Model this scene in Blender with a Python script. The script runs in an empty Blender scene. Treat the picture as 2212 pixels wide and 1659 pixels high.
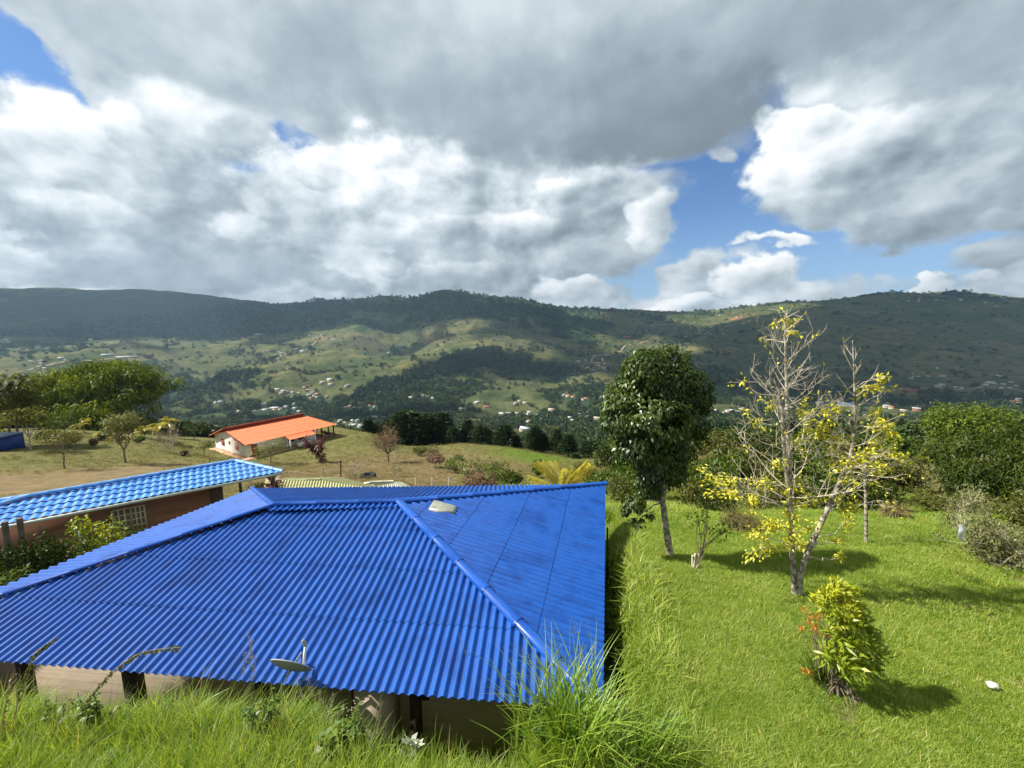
import bpy, math, random
import numpy as np
from mathutils import Vector

rng = np.random.default_rng(11)
random.seed(11)
scene = bpy.context.scene
COL = scene.collection
R = math.radians

# ------------------------------------------------------------------ camera
FOC, CX, CY, HZ, PW = 850.0, 1106.0, 829.5, 715.0, 2212.0
PITCH = math.atan((CY - HZ) / FOC)
cam_d = bpy.data.cameras.new("camera")
cam_d.sensor_width = 36.0
cam_d.lens = FOC / PW * 36.0
cam_d.clip_start = 0.1
cam_d.clip_end = 40000
cam = bpy.data.objects.new("camera", cam_d)
COL.objects.link(cam)
cam.rotation_euler = (math.pi / 2 - PITCH, 0, 0)
scene.camera = cam


def ray(px, py):
    """direction of a photo point, scaled to one metre forward (survey helper)"""
    x = (px - CX) / FOC
    y = (CY - py) / FOC
    c, s = math.cos(PITCH), math.sin(PITCH)
    d = np.array([x, c + y * s, -s + y * c])
    return d / d[1]


def at_depth(px, py, Y):
    return ray(px, py) * Y


def at_height(px, py, z):
    d = ray(px, py)
    return d * (z / d[2])


# ------------------------------------------------------------------ noise
_tab = rng.random((256, 256))


def vnoise(x, y):
    xi = np.floor(x).astype(np.int64)
    yi = np.floor(y).astype(np.int64)
    fx = x - xi
    fy = y - yi
    fx = fx * fx * fx * (fx * (fx * 6 - 15) + 10)
    fy = fy * fy * fy * (fy * (fy * 6 - 15) + 10)
    a = _tab[xi & 255, yi & 255]
    b = _tab[(xi + 1) & 255, yi & 255]
    c = _tab[xi & 255, (yi + 1) & 255]
    d = _tab[(xi + 1) & 255, (yi + 1) & 255]
    return (a + (b - a) * fx) * (1 - fy) + (c + (d - c) * fx) * fy


def fbm(x, y, octv=5, ridged=False):
    out = np.zeros_like(x, dtype=float)
    amp, tot = 1.0, 0.0
    for k in range(octv):
        n = vnoise(x + 17.3 * k, y + 9.1 * k)
        if ridged:
            n = 1 - np.abs(2 * n - 1)
        out += amp * n
        tot += amp
        amp *= 0.5
        x, y = (0.8 * x - 0.6 * y) * 2.02, (0.6 * x + 0.8 * y) * 2.02
    return out / tot


def sstep(a, b, x):
    t = np.clip((x - a) / (b - a), 0, 1)
    return t * t * (3 - 2 * t)


# ------------------------------------------------------------------ objects
def tag(o, label=None, cat=None, group=None, kind=None):
    if label:
        o["label"] = label
    if cat:
        o["category"] = cat
    if group:
        o["group"] = group
    if kind:
        o["kind"] = kind
    return o


def link(name, me, parent=None):
    o = bpy.data.objects.new(name, me)
    COL.objects.link(o)
    if parent is not None:
        o.parent = parent
    return o


def empty(name, loc=(0, 0, 0), rz=0.0):
    o = bpy.data.objects.new(name, None)
    o.empty_display_size = 0.3
    o.location = loc
    o.rotation_euler = (0, 0, rz)
    COL.objects.link(o)
    return o


def copy_tree(o, parent=None):
    c = o.copy()
    COL.objects.link(c)
    if parent is not None:
        c.parent = parent
    for ch in [k for k in o.children]:
        copy_tree(ch, c)
    return c


class MB:
    """mesh builder: vertices and faces gathered in numpy, a tint and a material slot per face group"""

    def __init__(self):
        self.v, self.f, self.t, self.m, self.n = [], [], [], [], 0

    def add(self, v, f, tint=0.5, mat=0):
        v = np.asarray(v, float).reshape(-1, 3)
        f = np.asarray(f, np.int64)
        self.v.append(v)
        self.f.append(f + self.n)
        self.t.append(np.broadcast_to(np.asarray(tint, float), (len(v),)).copy())
        self.m.append(np.full(len(f), mat, np.int32))
        self.n += len(v)
        return self

    def box(self, c, s, rz=0.0, tint=0.5, mat=0, tilt=None):
        c = np.asarray(c, float)
        h = np.asarray(s, float) / 2
        p = np.array([[x, y, z] for x in (-1, 1) for y in (-1, 1) for z in (-1, 1)], float) * h
        if tilt is not None:
            p = p @ np.array(tilt).T
        ca, sa = math.cos(rz), math.sin(rz)
        p = np.stack([p[:, 0] * ca - p[:, 1] * sa, p[:, 0] * sa + p[:, 1] * ca, p[:, 2]], 1) + c
        self.add(p, [[0, 1, 3, 2], [4, 6, 7, 5], [0, 4, 5, 1], [2, 3, 7, 6], [0, 2, 6, 4], [1, 5, 7, 3]], tint, mat)
        return self

    def beam(self, a, b, w, h, tint=0.5, mat=0):
        """square bar from a to b"""
        a, b = np.asarray(a, float), np.asarray(b, float)
        d = b - a
        d /= np.linalg.norm(d)
        up = np.array([0, 0, 1.0]) if abs(d[2]) < 0.95 else np.array([0, 1.0, 0])
        x = np.cross(d, up)
        x /= np.linalg.norm(x)
        y = np.cross(x, d)
        p = []
        for q in (a, b):
            for sx, sy in ((-1, -1), (1, -1), (1, 1), (-1, 1)):
                p.append(q + x * sx * w / 2 + y * sy * h / 2)
        self.add(p, [[0, 1, 2, 3], [4, 7, 6, 5], [0, 4, 5, 1], [1, 5, 6, 2], [2, 6, 7, 3], [3, 7, 4, 0]], tint, mat)
        return self

    def tube(self, pts, rad, sides=6, tint=0.5, mat=0, cap=True):
        pts = np.asarray(pts, float)
        K = len(pts)
        rad = np.broadcast_to(np.asarray(rad, float), (K,))
        d = np.gradient(pts, axis=0)
        d /= np.linalg.norm(d, axis=1)[:, None] + 1e-12
        ref = np.array([0.31, 0.95, 0.12]) if abs(d[0][1]) < 0.8 else np.array([0.95, 0.1, 0.3])
        x = np.cross(d, ref)
        x /= np.linalg.norm(x, axis=1)[:, None] + 1e-12
        y = np.cross(d, x)
        a = np.linspace(0, 2 * np.pi, sides, endpoint=False)
        ring = (x[:, None, :] * np.cos(a)[None, :, None] + y[:, None, :] * np.sin(a)[None, :, None]) * rad[:, None, None] + pts[:, None, :]
        v = ring.reshape(-1, 3)
        i = np.arange(K - 1)[:, None] * sides
        j = np.arange(sides)[None, :]
        j2 = (j + 1) % sides
        f = np.stack([i + j, i + j2, i + sides + j2, i + sides + j], -1).reshape(-1, 4)
        self.add(v, f, tint, mat)
        if cap and sides == 4:
            self.add(ring[-1], [[0, 1, 2, 3]], tint, mat)
        elif cap:
            c = np.vstack([ring[-1], pts[-1:]])
            self.add(c, [[q, (q + 1) % sides, sides, sides] for q in range(sides)], tint, mat)
        return self

    def leaves(self, c, axis, nrm, L, W, tint=None, mat=0, fold=0.25, tipbend=0.0):
        """one folded leaf per centre: base, two sides, tip"""
        c = np.asarray(c, float)
        n = len(c)
        if n == 0:
            return self
        axis = axis / (np.linalg.norm(axis, axis=1)[:, None] + 1e-9)
        side = np.cross(axis, nrm)
        side /= np.linalg.norm(side, axis=1)[:, None] + 1e-9
        up = np.cross(side, axis)
        L = np.broadcast_to(np.asarray(L, float), (n,))[:, None]
        W = np.broadcast_to(np.asarray(W, float), (n,))[:, None]
        base = c
        mid = c + axis * L * 0.45
        tip = c + axis * L - up * L * tipbend
        l = mid + side * W * 0.5 + up * W * fold
        r = mid - side * W * 0.5 + up * W * fold
        v = np.stack([base, r, tip, l], 1).reshape(-1, 3)
        f = np.arange(n * 4).reshape(-1, 4)
        if tint is None:
            tint = rng.random(n)
        self.add(v, f, np.repeat(np.broadcast_to(tint, (n,)), 4), mat)
        return self

    def build(self, name, mats, parent=None, smooth=False, loc=None):
        v = np.concatenate(self.v) if self.v else np.zeros((0, 3))
        fs = np.concatenate(self.f) if self.f else np.zeros((0, 4), np.int64)
        ms = np.concatenate(self.m) if self.m else np.zeros(0, np.int32)
        me = mesh_from(name, v, fs, ms)
        if self.t:
            at = me.attributes.new("tint", "FLOAT", "POINT")
            at.data.foreach_set("value", np.concatenate(self.t).astype(np.float32))
        if not isinstance(mats, (list, tuple)):
            mats = [mats]
        for m in mats:
            me.materials.append(m)
        if smooth:
            me.polygons.foreach_set("use_smooth", np.ones(len(me.polygons), bool))
        o = link(name, me, parent)
        if loc is not None:
            o.location = loc
        return o


def mesh_from(name, v, fs, ms=None):
    """quads, or triangles written as quads with the last index repeated"""
    me = bpy.data.meshes.new(name)
    me.vertices.add(len(v))
    me.vertices.foreach_set("co", np.asarray(v, np.float32).ravel())
    if len(fs):
        fs = np.asarray(fs)
        tri = fs[:, 2] == fs[:, 3]
        cnt = np.where(tri, 3, 4)
        keep = np.ones(fs.shape, bool)
        keep[tri, 3] = False
        loops = fs[keep]
        start = np.concatenate([[0], np.cumsum(cnt)[:-1]])
        me.loops.add(len(loops))
        me.loops.foreach_set("vertex_index", loops.astype(np.int32))
        me.polygons.add(len(fs))
        me.polygons.foreach_set("loop_start", start.astype(np.int32))
        if ms is not None:
            me.polygons.foreach_set("material_index", np.asarray(ms, np.int32))
    me.update(calc_edges=True)
    me.validate()
    return me


# ------------------------------------------------------------------ materials
class NT:
    def __init__(self, tree):
        self.t = tree
        self.n = tree.nodes
        self.l = tree.links

    def node(self, typ, **kw):
        nd = self.n.new(typ)
        for k, v in kw.items():
            setattr(nd, k, v)
        return nd

    def put(self, sock, val):
        if hasattr(val, "is_linked") or isinstance(val, bpy.types.NodeSocket):
            self.l.new(val, sock)
        elif val is not None:
            if sock.type == "RGBA" and len(val) == 3:
                val = (*val, 1)
            sock.default_value = val

    def math(self, op, a, b=None, c=None, clamp=False):
        nd = self.n.new("ShaderNodeMath")
        nd.operation = op
        nd.use_clamp = clamp
        for i, q in enumerate((a, b, c)):
            if q is not None:
                self.put(nd.inputs[i], q)
        return nd.outputs[0]

    def vmath(self, op, a, b=None, c=None, out=0):
        nd = self.n.new("ShaderNodeVectorMath")
        nd.operation = op
        for i, q in enumerate((a, b, c)):
            if q is not None:
                self.put(nd.inputs[i], q)
        return nd.outputs["Value"] if out == "v" else nd.outputs[0]

    def noise(self, vec, scale, detail=4, rough=0.55, dist=0.0, col=False):
        nd = self.n.new("ShaderNodeTexNoise")
        if vec is not None:
            self.l.new(vec, nd.inputs["Vector"])
        nd.inputs["Scale"].default_value = scale
        nd.inputs["Detail"].default_value = detail
        nd.inputs["Roughness"].default_value = rough
        nd.inputs["Distortion"].default_value = dist
        return nd.outputs["Color" if col else "Fac"]

    def ramp(self, fac, stops):
        nd = self.n.new("ShaderNodeValToRGB")
        el = nd.color_ramp.elements
        while len(el) < len(stops):
            el.new(0.5)
        for e, (p, c) in zip(el, stops):
            e.position = p
            e.color = (*c, 1) if len(c) == 3 else c
        self.put(nd.inputs[0], fac)
        return nd.outputs[0]

    def mix(self, fac, a, b, mode="MIX"):
        nd = self.n.new("ShaderNodeMix")
        nd.data_type = "RGBA"
        nd.blend_type = mode
        self.put(nd.inputs[0], fac)
        self.put(nd.inputs[6], a)
        self.put(nd.inputs[7], b)
        return nd.outputs[2]

    def mapr(self, x, a, b, c=0.0, d=1.0, smooth=True):
        nd = self.n.new("ShaderNodeMapRange")
        nd.interpolation_type = "SMOOTHSTEP" if smooth else "LINEAR"
        nd.clamp = True
        self.put(nd.inputs[0], x)
        for i, q in enumerate((a, b, c, d)):
            nd.inputs[i + 1].default_value = q
        return nd.outputs[0]

    def attr(self, name):
        nd = self.n.new("ShaderNodeAttribute")
        nd.attribute_name = name
        return nd

    def coord(self, which="Object"):
        return self.n.new("ShaderNodeTexCoord").outputs[which]


def new_mat(name):
    m = bpy.data.materials.new(name)
    m.use_nodes = True
    t = NT(m.node_tree)
    t.n.clear()
    out = t.node("ShaderNodeOutputMaterial")
    return m, t, out


def surf(name, c1, c2=None, scale=3.0, rough=0.8, bump=0.0, bscale=None, detail=6, spec=0.3, metal=0.0, coords="Object", lo=0.35, hi=0.65):
    """matt procedural surface: two colours broken up by noise, an optional bump"""
    m, t, out = new_mat(name)
    b = t.node("ShaderNodeBsdfPrincipled")
    b.inputs["Roughness"].default_value = rough
    b.inputs["Specular IOR Level"].default_value = spec
    b.inputs["Metallic"].default_value = metal
    vec = t.coord(coords)
    if c2 is None:
        c2 = tuple(x * 0.8 for x in c1)
    n = t.noise(vec, scale, detail, 0.6)
    t.put(b.inputs["Base Color"], t.ramp(n, [(lo, c1), (hi, c2)]))
    if bump:
        bn = t.node("ShaderNodeBump")
        bn.inputs["Strength"].default_value = bump
        bn.inputs["Distance"].default_value = 0.02
        t.put(bn.inputs["Height"], t.noise(vec, bscale or scale * 6, 4))
        t.l.new(bn.outputs[0], b.inputs["Normal"])
    t.l.new(b.outputs[0], out.inputs[0])
    return m


def leafmat(name, stops, trans=0.35, gloss=0.12, rough=0.45, vary=0.35):
    """foliage: tint attribute picks the leaf colour, light passes through the blade"""
    m, t, out = new_mat(name)
    tint = t.attr("tint").outputs["Fac"]
    rnd = t.node("ShaderNodeObjectInfo").outputs["Random"]
    f = t.math("ADD", t.math("MULTIPLY", tint, 1 - vary * 0.5), t.math("MULTIPLY", rnd, vary * 0.5))
    col = t.ramp(f, stops)
    d = t.node("ShaderNodeBsdfDiffuse")
    tr = t.node("ShaderNodeBsdfTranslucent")
    g = t.node("ShaderNodeBsdfGlossy")
    g.inputs["Roughness"].default_value = rough
    g.inputs["Color"].default_value = (1, 1, 1, 1)
    t.put(d.inputs[0], col)
    t.put(tr.inputs[0], t.mix(1.0, col, (1.25, 1.15, 0.55), "MULTIPLY"))
    a = t.node("ShaderNodeMixShader")
    a.inputs[0].default_value = trans
    t.l.new(d.outputs[0], a.inputs[1])
    t.l.new(tr.outputs[0], a.inputs[2])
    b = t.node("ShaderNodeMixShader")
    b.inputs[0].default_value = gloss * 0.45
    t.l.new(a.outputs[0], b.inputs[1])
    t.l.new(g.outputs[0], b.inputs[2])
    t.l.new(b.outputs[0], out.inputs[0])
    return m
# ------------------------------------------------------------------ lie of the land
# surveyed points: (photo x, photo y, metres forward); turned into world points
SURV = [
    (-250, 1060, 30), (0, 1066, 28), (0, 1003, 40), (0, 972, 50), (100, 940, 62), (250, 926, 88), (200, 1002, 42), (200, 1062, 27),
    (330, 1030, 34), (400, 1000, 45), (400, 965, 66), (300, 938, 82), (440, 947, 85), (100, 922, 92), (-250, 950, 70), (-250, 930, 92),
    (467, 975, 69), (536, 988.6, 65.5), (680, 962, 73), (640, 1010, 55), (700, 1040, 42), (835, 998, 58), (960, 1032, 45), (1040, 1050, 38),
    (760, 948, 80), (900, 968, 84), (1000, 957, 90), (1100, 970, 84), (1200, 990, 74), (1270, 1012, 62),
    (400, 985, 150), (600, 985, 150), (800, 985, 150), (1000, 990, 150), (1200, 1000, 140), (200, 965, 150), (0, 965, 150), (-300, 960, 150),
    (1400, 1000, 50), (1400, 965, 90), (1700, 1000, 45), (1700, 955, 90), (2000, 1000, 45), (2000, 955, 90), (2400, 990, 45), (2400, 950, 90),
    (1400, 955, 150), (1700, 945, 150), (2000, 940, 150), (2400, 930, 150),
]
for X_ in (-300, 100, 500, 900, 1300, 1700, 2100, 2500):
    SURV += [(X_, 968, 260), (X_, 948, 420), (X_, 922, 620), (X_, 900, 800)]
SURV += [
    # valley floor and lower slopes
    (-300, 868, 1000), (100, 868, 1000), (300, 870, 1000), (500, 880, 1000), (700, 884, 980), (850, 884, 980), (1000, 880, 980), (1200, 868, 1050), (1300, 830, 1280), (500, 862, 1150), (700, 862, 1150), (1000, 855, 1150),
    (1400, 785, 1600), (1500, 770, 1850), (1650, 858, 1120), (1900, 848, 1200), (2100, 846, 1230), (2212, 800, 1500), (2500, 790, 1500), (1650, 790, 1600), (1900, 780, 1650),
    # hills in the middle distance
    (-300, 760, 1700), (0, 800, 1300), (0, 765, 1700), (200, 770, 1500), (330, 775, 1500), (200, 735, 2200), (0, 730, 2300), (420, 745, 2500), (460, 790, 1600), (400, 735, 2300),
    (600, 800, 1400), (600, 745, 2100), (640, 715, 2500), (700, 700, 2600), (760, 775, 1650), (770, 715, 2250), (700, 825, 1330), (640, 845, 1240),
    (880, 770, 2050), (860, 720, 2500), (930, 720, 2200), (985, 697, 2350), (1080, 752, 1750), (950, 790, 1420), (800, 856, 1180), (1150, 735, 2050), (1100, 800, 1500),
    (1020, 820, 1300), (1250, 760, 2000), (1280, 725, 2500), (1420, 715, 2500), (1560, 700, 2600), (1600, 720, 2350),
    # right-hand mountain
    (1700, 720, 2100), (1850, 720, 2050), (2000, 720, 2000), (2212, 720, 2000), (2500, 720, 2000), (1780, 680, 2450), (2000, 670, 2350), (2212, 670, 2300),
    # ridge line
    (-400, 640, 4000), (0, 622, 4100), (150, 622, 4200), (290, 626, 4200), (370, 628, 4100), (430, 640, 3900), (520, 652, 3800), (590, 657, 3700), (680, 652, 3500), (750, 652, 3400),
    (800, 645, 3300), (845, 647, 3200), (862, 657, 3150), (900, 648, 3000), (945, 634, 2900), (980, 636, 2900), (1050, 648, 2950), (1150, 661, 3000), (1200, 666, 3000), (1300, 668, 3050),
    (1400, 678, 3100), (1480, 680, 3150), (1560, 672, 3100), (1640, 668, 2950), (1720, 656, 2850), (1800, 650, 2800), (1900, 641, 2750), (2000, 637, 2700), (2080, 633, 2650), (2130, 636, 2650),
    (2212, 641, 2650), (2500, 650, 2600), (2900, 660, 2500),
    (0, 700, 3000), (250, 690, 3100), (420, 700, 3000), (560, 690, 3000), (700, 672, 2950), (1050, 672, 2600), (1180, 690, 2600),
]
for X_ in (-400, 0, 400, 800, 1200, 1600, 2000, 2500):
    SURV += [(X_, 725, 5600), (X_, 718, 9500)]
CTRL = [at_depth(*s) for s in SURV]
for u_ in (-2.2, -1.3, -0.9, -0.45, -0.1):
    for Y_, z_ in ((2.5, -5.45), (3.6, -5.66), (4.7, -5.92), (6.0, -6.3), (8.0, -7.6), (12, -8.5), (17, -9.3), (22, -10.5)):
        CTRL.append(np.array([u_ * Y_, Y_, z_]))
for u_ in (0.22, 0.55, 0.9, 1.4, 2.2):
    for Y_, z_ in ((2.5, -5.45), (3.6, -5.66), (4.7, -5.92), (7, -6.38), (9, -6.72), (11.5, -7.2), (13.5, -7.7), (17, -8.45), (20, -9.6), (26, -11.9)):
        CTRL.append(np.array([u_ * Y_, Y_, z_]))
CTRL = np.array(CTRL)


def _polar(x, y):
    r = np.hypot(x, y)
    a = np.arctan2(x, y)
    # behind the camera the land carries on as it is at either side
    back = np.abs(a) > 1.25
    k = sstep(1.25, math.pi, np.abs(a))
    a = np.where(back, np.sign(a) * 1.25 * (1 - k), a)
    return a * 1.6, np.log(np.maximum(r, 2.0)), r


_cu, _cv, _cr = _polar(CTRL[:, 0], CTRL[:, 1])
_ct = CTRL[:, 2] / np.maximum(_cr, 2.0)


def _kern(u1, v1, u2, v2):
    return np.sqrt((u1[:, None] - u2[None]) ** 2 + (v1[:, None] - v2[None]) ** 2 + 0.0004)


_n = len(CTRL)
_A = np.zeros((_n + 3, _n + 3))
_A[:_n, :_n] = _kern(_cu, _cv, _cu, _cv) + np.eye(_n) * -0.004
_A[:_n, _n:] = np.stack([np.ones(_n), _cu, _cv], 1)
_A[_n:, :_n] = _A[:_n, _n:].T
_W = np.linalg.solve(_A, np.concatenate([_ct, np.zeros(3)]))

# the blue-roofed house: four eave corners and the two ridge ends
EZ, RZ = -6.3, -5.15
H_FL, H_FR, H_BR, H_BL = (at_height(*p, EZ) for p in ((-339, 1402), (1303, 1535), (1308, 1046), (545, 1056)))
H_RL, H_RR = at_height(590, 1092, RZ), at_height(862, 1085, RZ)
PADZ = -8.65
PAD = np.array([(H_FL + [-1.5, -0.6, 0])[:2], (H_FR + [0.35, -0.25, 0])[:2], (H_BR + [0.55, 1.4, 0])[:2], (H_BL + [-1.5, 1.4, 0])[:2]])


# level yard of the orange-roofed house
YF0, YK0 = at_depth(535.7, 988.6, 65.5), at_depth(467.6, 975.5, 71.5)
_yg = (YK0 - YF0)[:2] / np.hypot(*(YK0 - YF0)[:2])
_ya = np.array([_yg[1], -_yg[0]])
YARD_Z = YF0[2]
YARD = np.array([YF0[:2] - _ya * 1.2 - _yg * 3.5, YF0[:2] + _ya * 21 - _yg * 3.5, YF0[:2] + _ya * 21 + _yg * 13, YF0[:2] - _ya * 1.2 + _yg * 13])
NOTCH = np.array([(-2.7, 5.5), (-0.15, 5.25), (0.5, 7.0), (-2.7, 7.2)])


def poly_sd(x, y, P):
    """signed distance to a convex polygon, negative inside"""
    d = np.full(np.shape(x), -1e9)
    for i in range(len(P)):
        a, b = P[i], P[(i + 1) % len(P)]
        e = b - a
        nrm = np.array([e[1], -e[0]]) / np.hypot(*e)
        d = np.maximum(d, (x - a[0]) * nrm[0] + (y - a[1]) * nrm[1])
    return d


def H(x, y):
    """height of the ground at x, y"""
    x = np.atleast_1d(np.asarray(x, float))
    y = np.atleast_1d(np.asarray(y, float))
    shp = x.shape
    x, y = x.ravel(), y.ravel()
    u, v, r = _polar(x, y)
    z = np.empty(len(x))
    for i in range(0, len(x), 40000):
        s = slice(i, i + 40000)
        z[s] = _kern(u[s], v[s], _cu, _cv) @ _W[:_n] + _W[_n] + _W[_n + 1] * u[s] + _W[_n + 2] * v[s]
    z = z * np.maximum(r, 2.0)
    far = sstep(160, 1500, r)
    far2 = 1 - sstep(5000, 7000, r)
    spur = fbm(x / 620 + 3.1, y / 620 + 7.7, 5, True) - 0.62
    z = z + far * far2 * (spur * 74 + (fbm(x / 140, y / 140, 5, True) - 0.6) * 30)
    mid = sstep(25, 60, r) * (1 - sstep(150, 400, r))
    z = z + mid * (fbm(x / 22 + 5, y / 22, 4) - 0.5) * 1.3
    z = z + (fbm(x / 1.7, y / 1.7, 4) - 0.5) * 0.13 * (1 - sstep(30, 90, r)) + (fbm(x / 6.0 + 9, y / 6.0, 3) - 0.5) * 0.3 * sstep(5, 9, r) * (1 - sstep(30, 90, r))
    yd = (r > 45) & (r < 120)
    if yd.any():
        k = 1 - sstep(0, 7, poly_sd(x[yd], y[yd], YARD))
        z[yd] = z[yd] + (YARD_Z - z[yd]) * k
    near = r < 40
    if near.any():
        d = np.minimum(poly_sd(x[near], y[near], PAD), poly_sd(x[near], y[near], NOTCH)) + (fbm(x[near] * 1.3, y[near] * 1.3, 3) - 0.5) * 0.5
        k = 1 - sstep(-0.05, 0.62, d)
        zz = z[near]
        tgt = np.minimum(zz, PADZ + (fbm(x[near] * 2, y[near] * 2, 3) - 0.5) * 0.06)
        zz = np.where(zz > PADZ, zz + (tgt - zz) * k, np.maximum(zz, np.where(d < 0, PADZ - 0.05, zz)))
        z[near] = zz
    return z.reshape(shp)


_RY = np.concatenate([np.linspace(3.2, 30, 1400), np.geomspace(30, 6000, 2600)[1:]])


def G(px, py):
    """where the line of sight of a photo point meets the ground"""
    d = ray(px, py)
    p = d[None] * _RY[:, None]
    below = p[:, 2] < H(p[:, 0], p[:, 1])
    i = int(np.argmax(below)) if below.any() else len(_RY) - 1
    i = max(i, 1)
    a, b = _RY[i - 1], _RY[i]
    for _ in range(10):
        m = (a + b) / 2
        q = d * m
        if q[2] < H(q[0], q[1])[0]:
            b = m
        else:
            a = m
    q = d * b
    return np.array([q[0], q[1], H(q[0], q[1])[0]])


def ground_at(x, y):
    return np.array([x, y, float(H(x, y)[0])])


def mpp(Y):
    """metres per photo pixel at a distance forward"""
    return Y / FOC


# ---- land cover: soft patches on the ground (photo point to find the spot, then radii in metres)
def patch(x, y, spots):
    out = np.zeros(np.shape(x))
    for (px, py, rx, ry, w) in spots:
        c = G(px, py)
        az = math.atan2(c[0], c[1])
        dx, dy = x - c[0], y - c[1]
        ca, sa = math.cos(az), math.sin(az)
        a = (dx * ca - dy * sa) / rx
        b = (dx * sa + dy * ca) / ry
        out = out + w * np.exp(-(a * a + b * b))
    return out


FOREST = [(150, 680, 1500, 900, 1.0), (420, 690, 900, 900, 1.0), (650, 672, 700, 500, .9), (1050, 665, 500, 350, .9), (1200, 680, 500, 350, .7), (930, 655, 300, 350, .8), (1000, 780, 150, 60, 1.0), (930, 805, 140, 60, 1.0),
          (860, 835, 120, 70, 1.1), (1060, 765, 120, 60, .9), (850, 745, 90, 160, .5), (480, 850, 200, 150, .7), (300, 855, 300, 150, .8), (600, 885, 160, 120, .6), (760, 885, 220, 110, .6), (500, 820, 60, 40, 1.2),
          (1150, 860, 250, 130, .5), (1700, 870, 500, 120, .6), (1400, 900, 300, 150, .8), (2000, 880, 400, 150, .5), (1250, 700, 300, 300, .5), (1330, 672, 300, 120, .6), (2000, 640, 700, 120, .8)]
OPEN = [(770, 715, 230, 180, 1.2), (760, 780, 260, 160, 1.5), (990, 715, 220, 180, 1.5), (1060, 735, 200, 130, 1.3), (640, 810, 200, 160, .9), (930, 760, 160, 140, 1.0), (480, 790, 180, 200, .7), (600, 740, 300, 250, .5),
        (1900, 740, 900, 500, 1.1), (2150, 720, 600, 500, .9), (1550, 700, 300, 200, .9), (1250, 770, 150, 120, .6), (250, 760, 300, 150, .6), (960, 820, 60, 40, .0), (1050, 850, 160, 60, .8), (1150, 830, 120, 60, .7)]
SOIL = [(810, 828, 26, 10, 1.4), (765, 825, 14, 9, 1.0), (620, 795, 14, 10, 1.0), (1590, 688, 45, 30, 1.5), (1350, 735, 60, 30, .9), (1310, 765, 60, 30, .6), (1430, 870, 40, 22, .9), (110, 715, 110, 60, .9), (1960, 690, 40, 25, .7), (1150, 852, 30, 9, .5)]
DRY = [(0, 1050, 9, 7, 1.1), (150, 1040, 8, 8, .95), (280, 1055, 5, 6, .7), (330, 1010, 6, 8, .6), (700, 1020, 14, 12, .8), (850, 1030, 12, 12, .7), (960, 990, 14, 16, .6), (800, 745, 150, 110, 1.0), (930, 715, 60, 180, .8), (740, 1045, 7, 5, .9),
       (1960, 1160, 1.6, 1.2, .7), (2030, 1150, 2.2, 1.2, .5), (1000, 1000, 14, 8, .5)]
LUSH = [(1140, 985, 9, 10, 1.2), (1080, 962, 12, 8, .8), (1400, 1140, 4, 4, .8)]


def worn(x, y):
    """small thin spots in the lawn"""
    return .75 * sstep(.64, .78, fbm(x / .55 + 40, y / .55 + 12, 4)) * (x > 0) * (np.hypot(x, y) < 24)


def cover(x, y):
    r = np.hypot(x, y)
    n1 = fbm(x / 210 + 2, y / 210, 5)
    n2 = fbm(x / 60 + 8, y / 60 + 3, 4)
    far = sstep(110, 200, r)
    fo = (n1 - 0.5) * 2.6 + (n2 - 0.5) * 1.6 - 0.05 + 0.9 * patch(x, y, FOREST) - 0.8 * patch(x, y, OPEN)
    fo = np.clip(fo, 0, 1) * far
    so = np.clip(patch(x, y, SOIL) + (n2 - 0.62) * 0.8 - 0.25, 0, 1) * sstep(100, 150, r)
    dr = np.clip(patch(x, y, DRY) * (0.5 + n2) + (n1 - 0.5) * 0.9, 0, 1)
    dr = np.clip(dr + .8 * worn(x, y), 0, 1)
    lu = np.clip(patch(x, y, LUSH) + 0.8 * (1 - sstep(17, 26, r)) * (x > -2), 0, 1)
    return fo, so, dr, lu


def ground_sheet(name, r0, r1, nr, az_f):
    rr = np.geomspace(r0, r1, nr)
    A, Rr = np.meshgrid(az_f, rr)
    x, y = Rr * np.sin(A), Rr * np.cos(A)
    z = H(x, y)
    na = len(az_f)
    i = np.arange(nr - 1)[:, None] * na
    j = np.arange(na - 1)[None]
    f = np.stack([i + j, i + na + j, i + na + j + 1, i + j + 1], -1).reshape(-1, 4)
    f = f[:, ::-1]
    me = mesh_from(name, np.stack([x, y, z], -1).reshape(-1, 3), f)
    me.polygons.foreach_set("use_smooth", np.ones(len(me.polygons), bool))
    fo, so, dr, lu = cover(x.ravel(), y.ravel())
    for nm, arr in (("wood", fo), ("soil", so), ("dry", dr), ("lush", lu)):
        at = me.attributes.new(nm, "FLOAT", "POINT")
        at.data.foreach_set("value", arr.astype(np.float32))
    return link(name, me)


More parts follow.
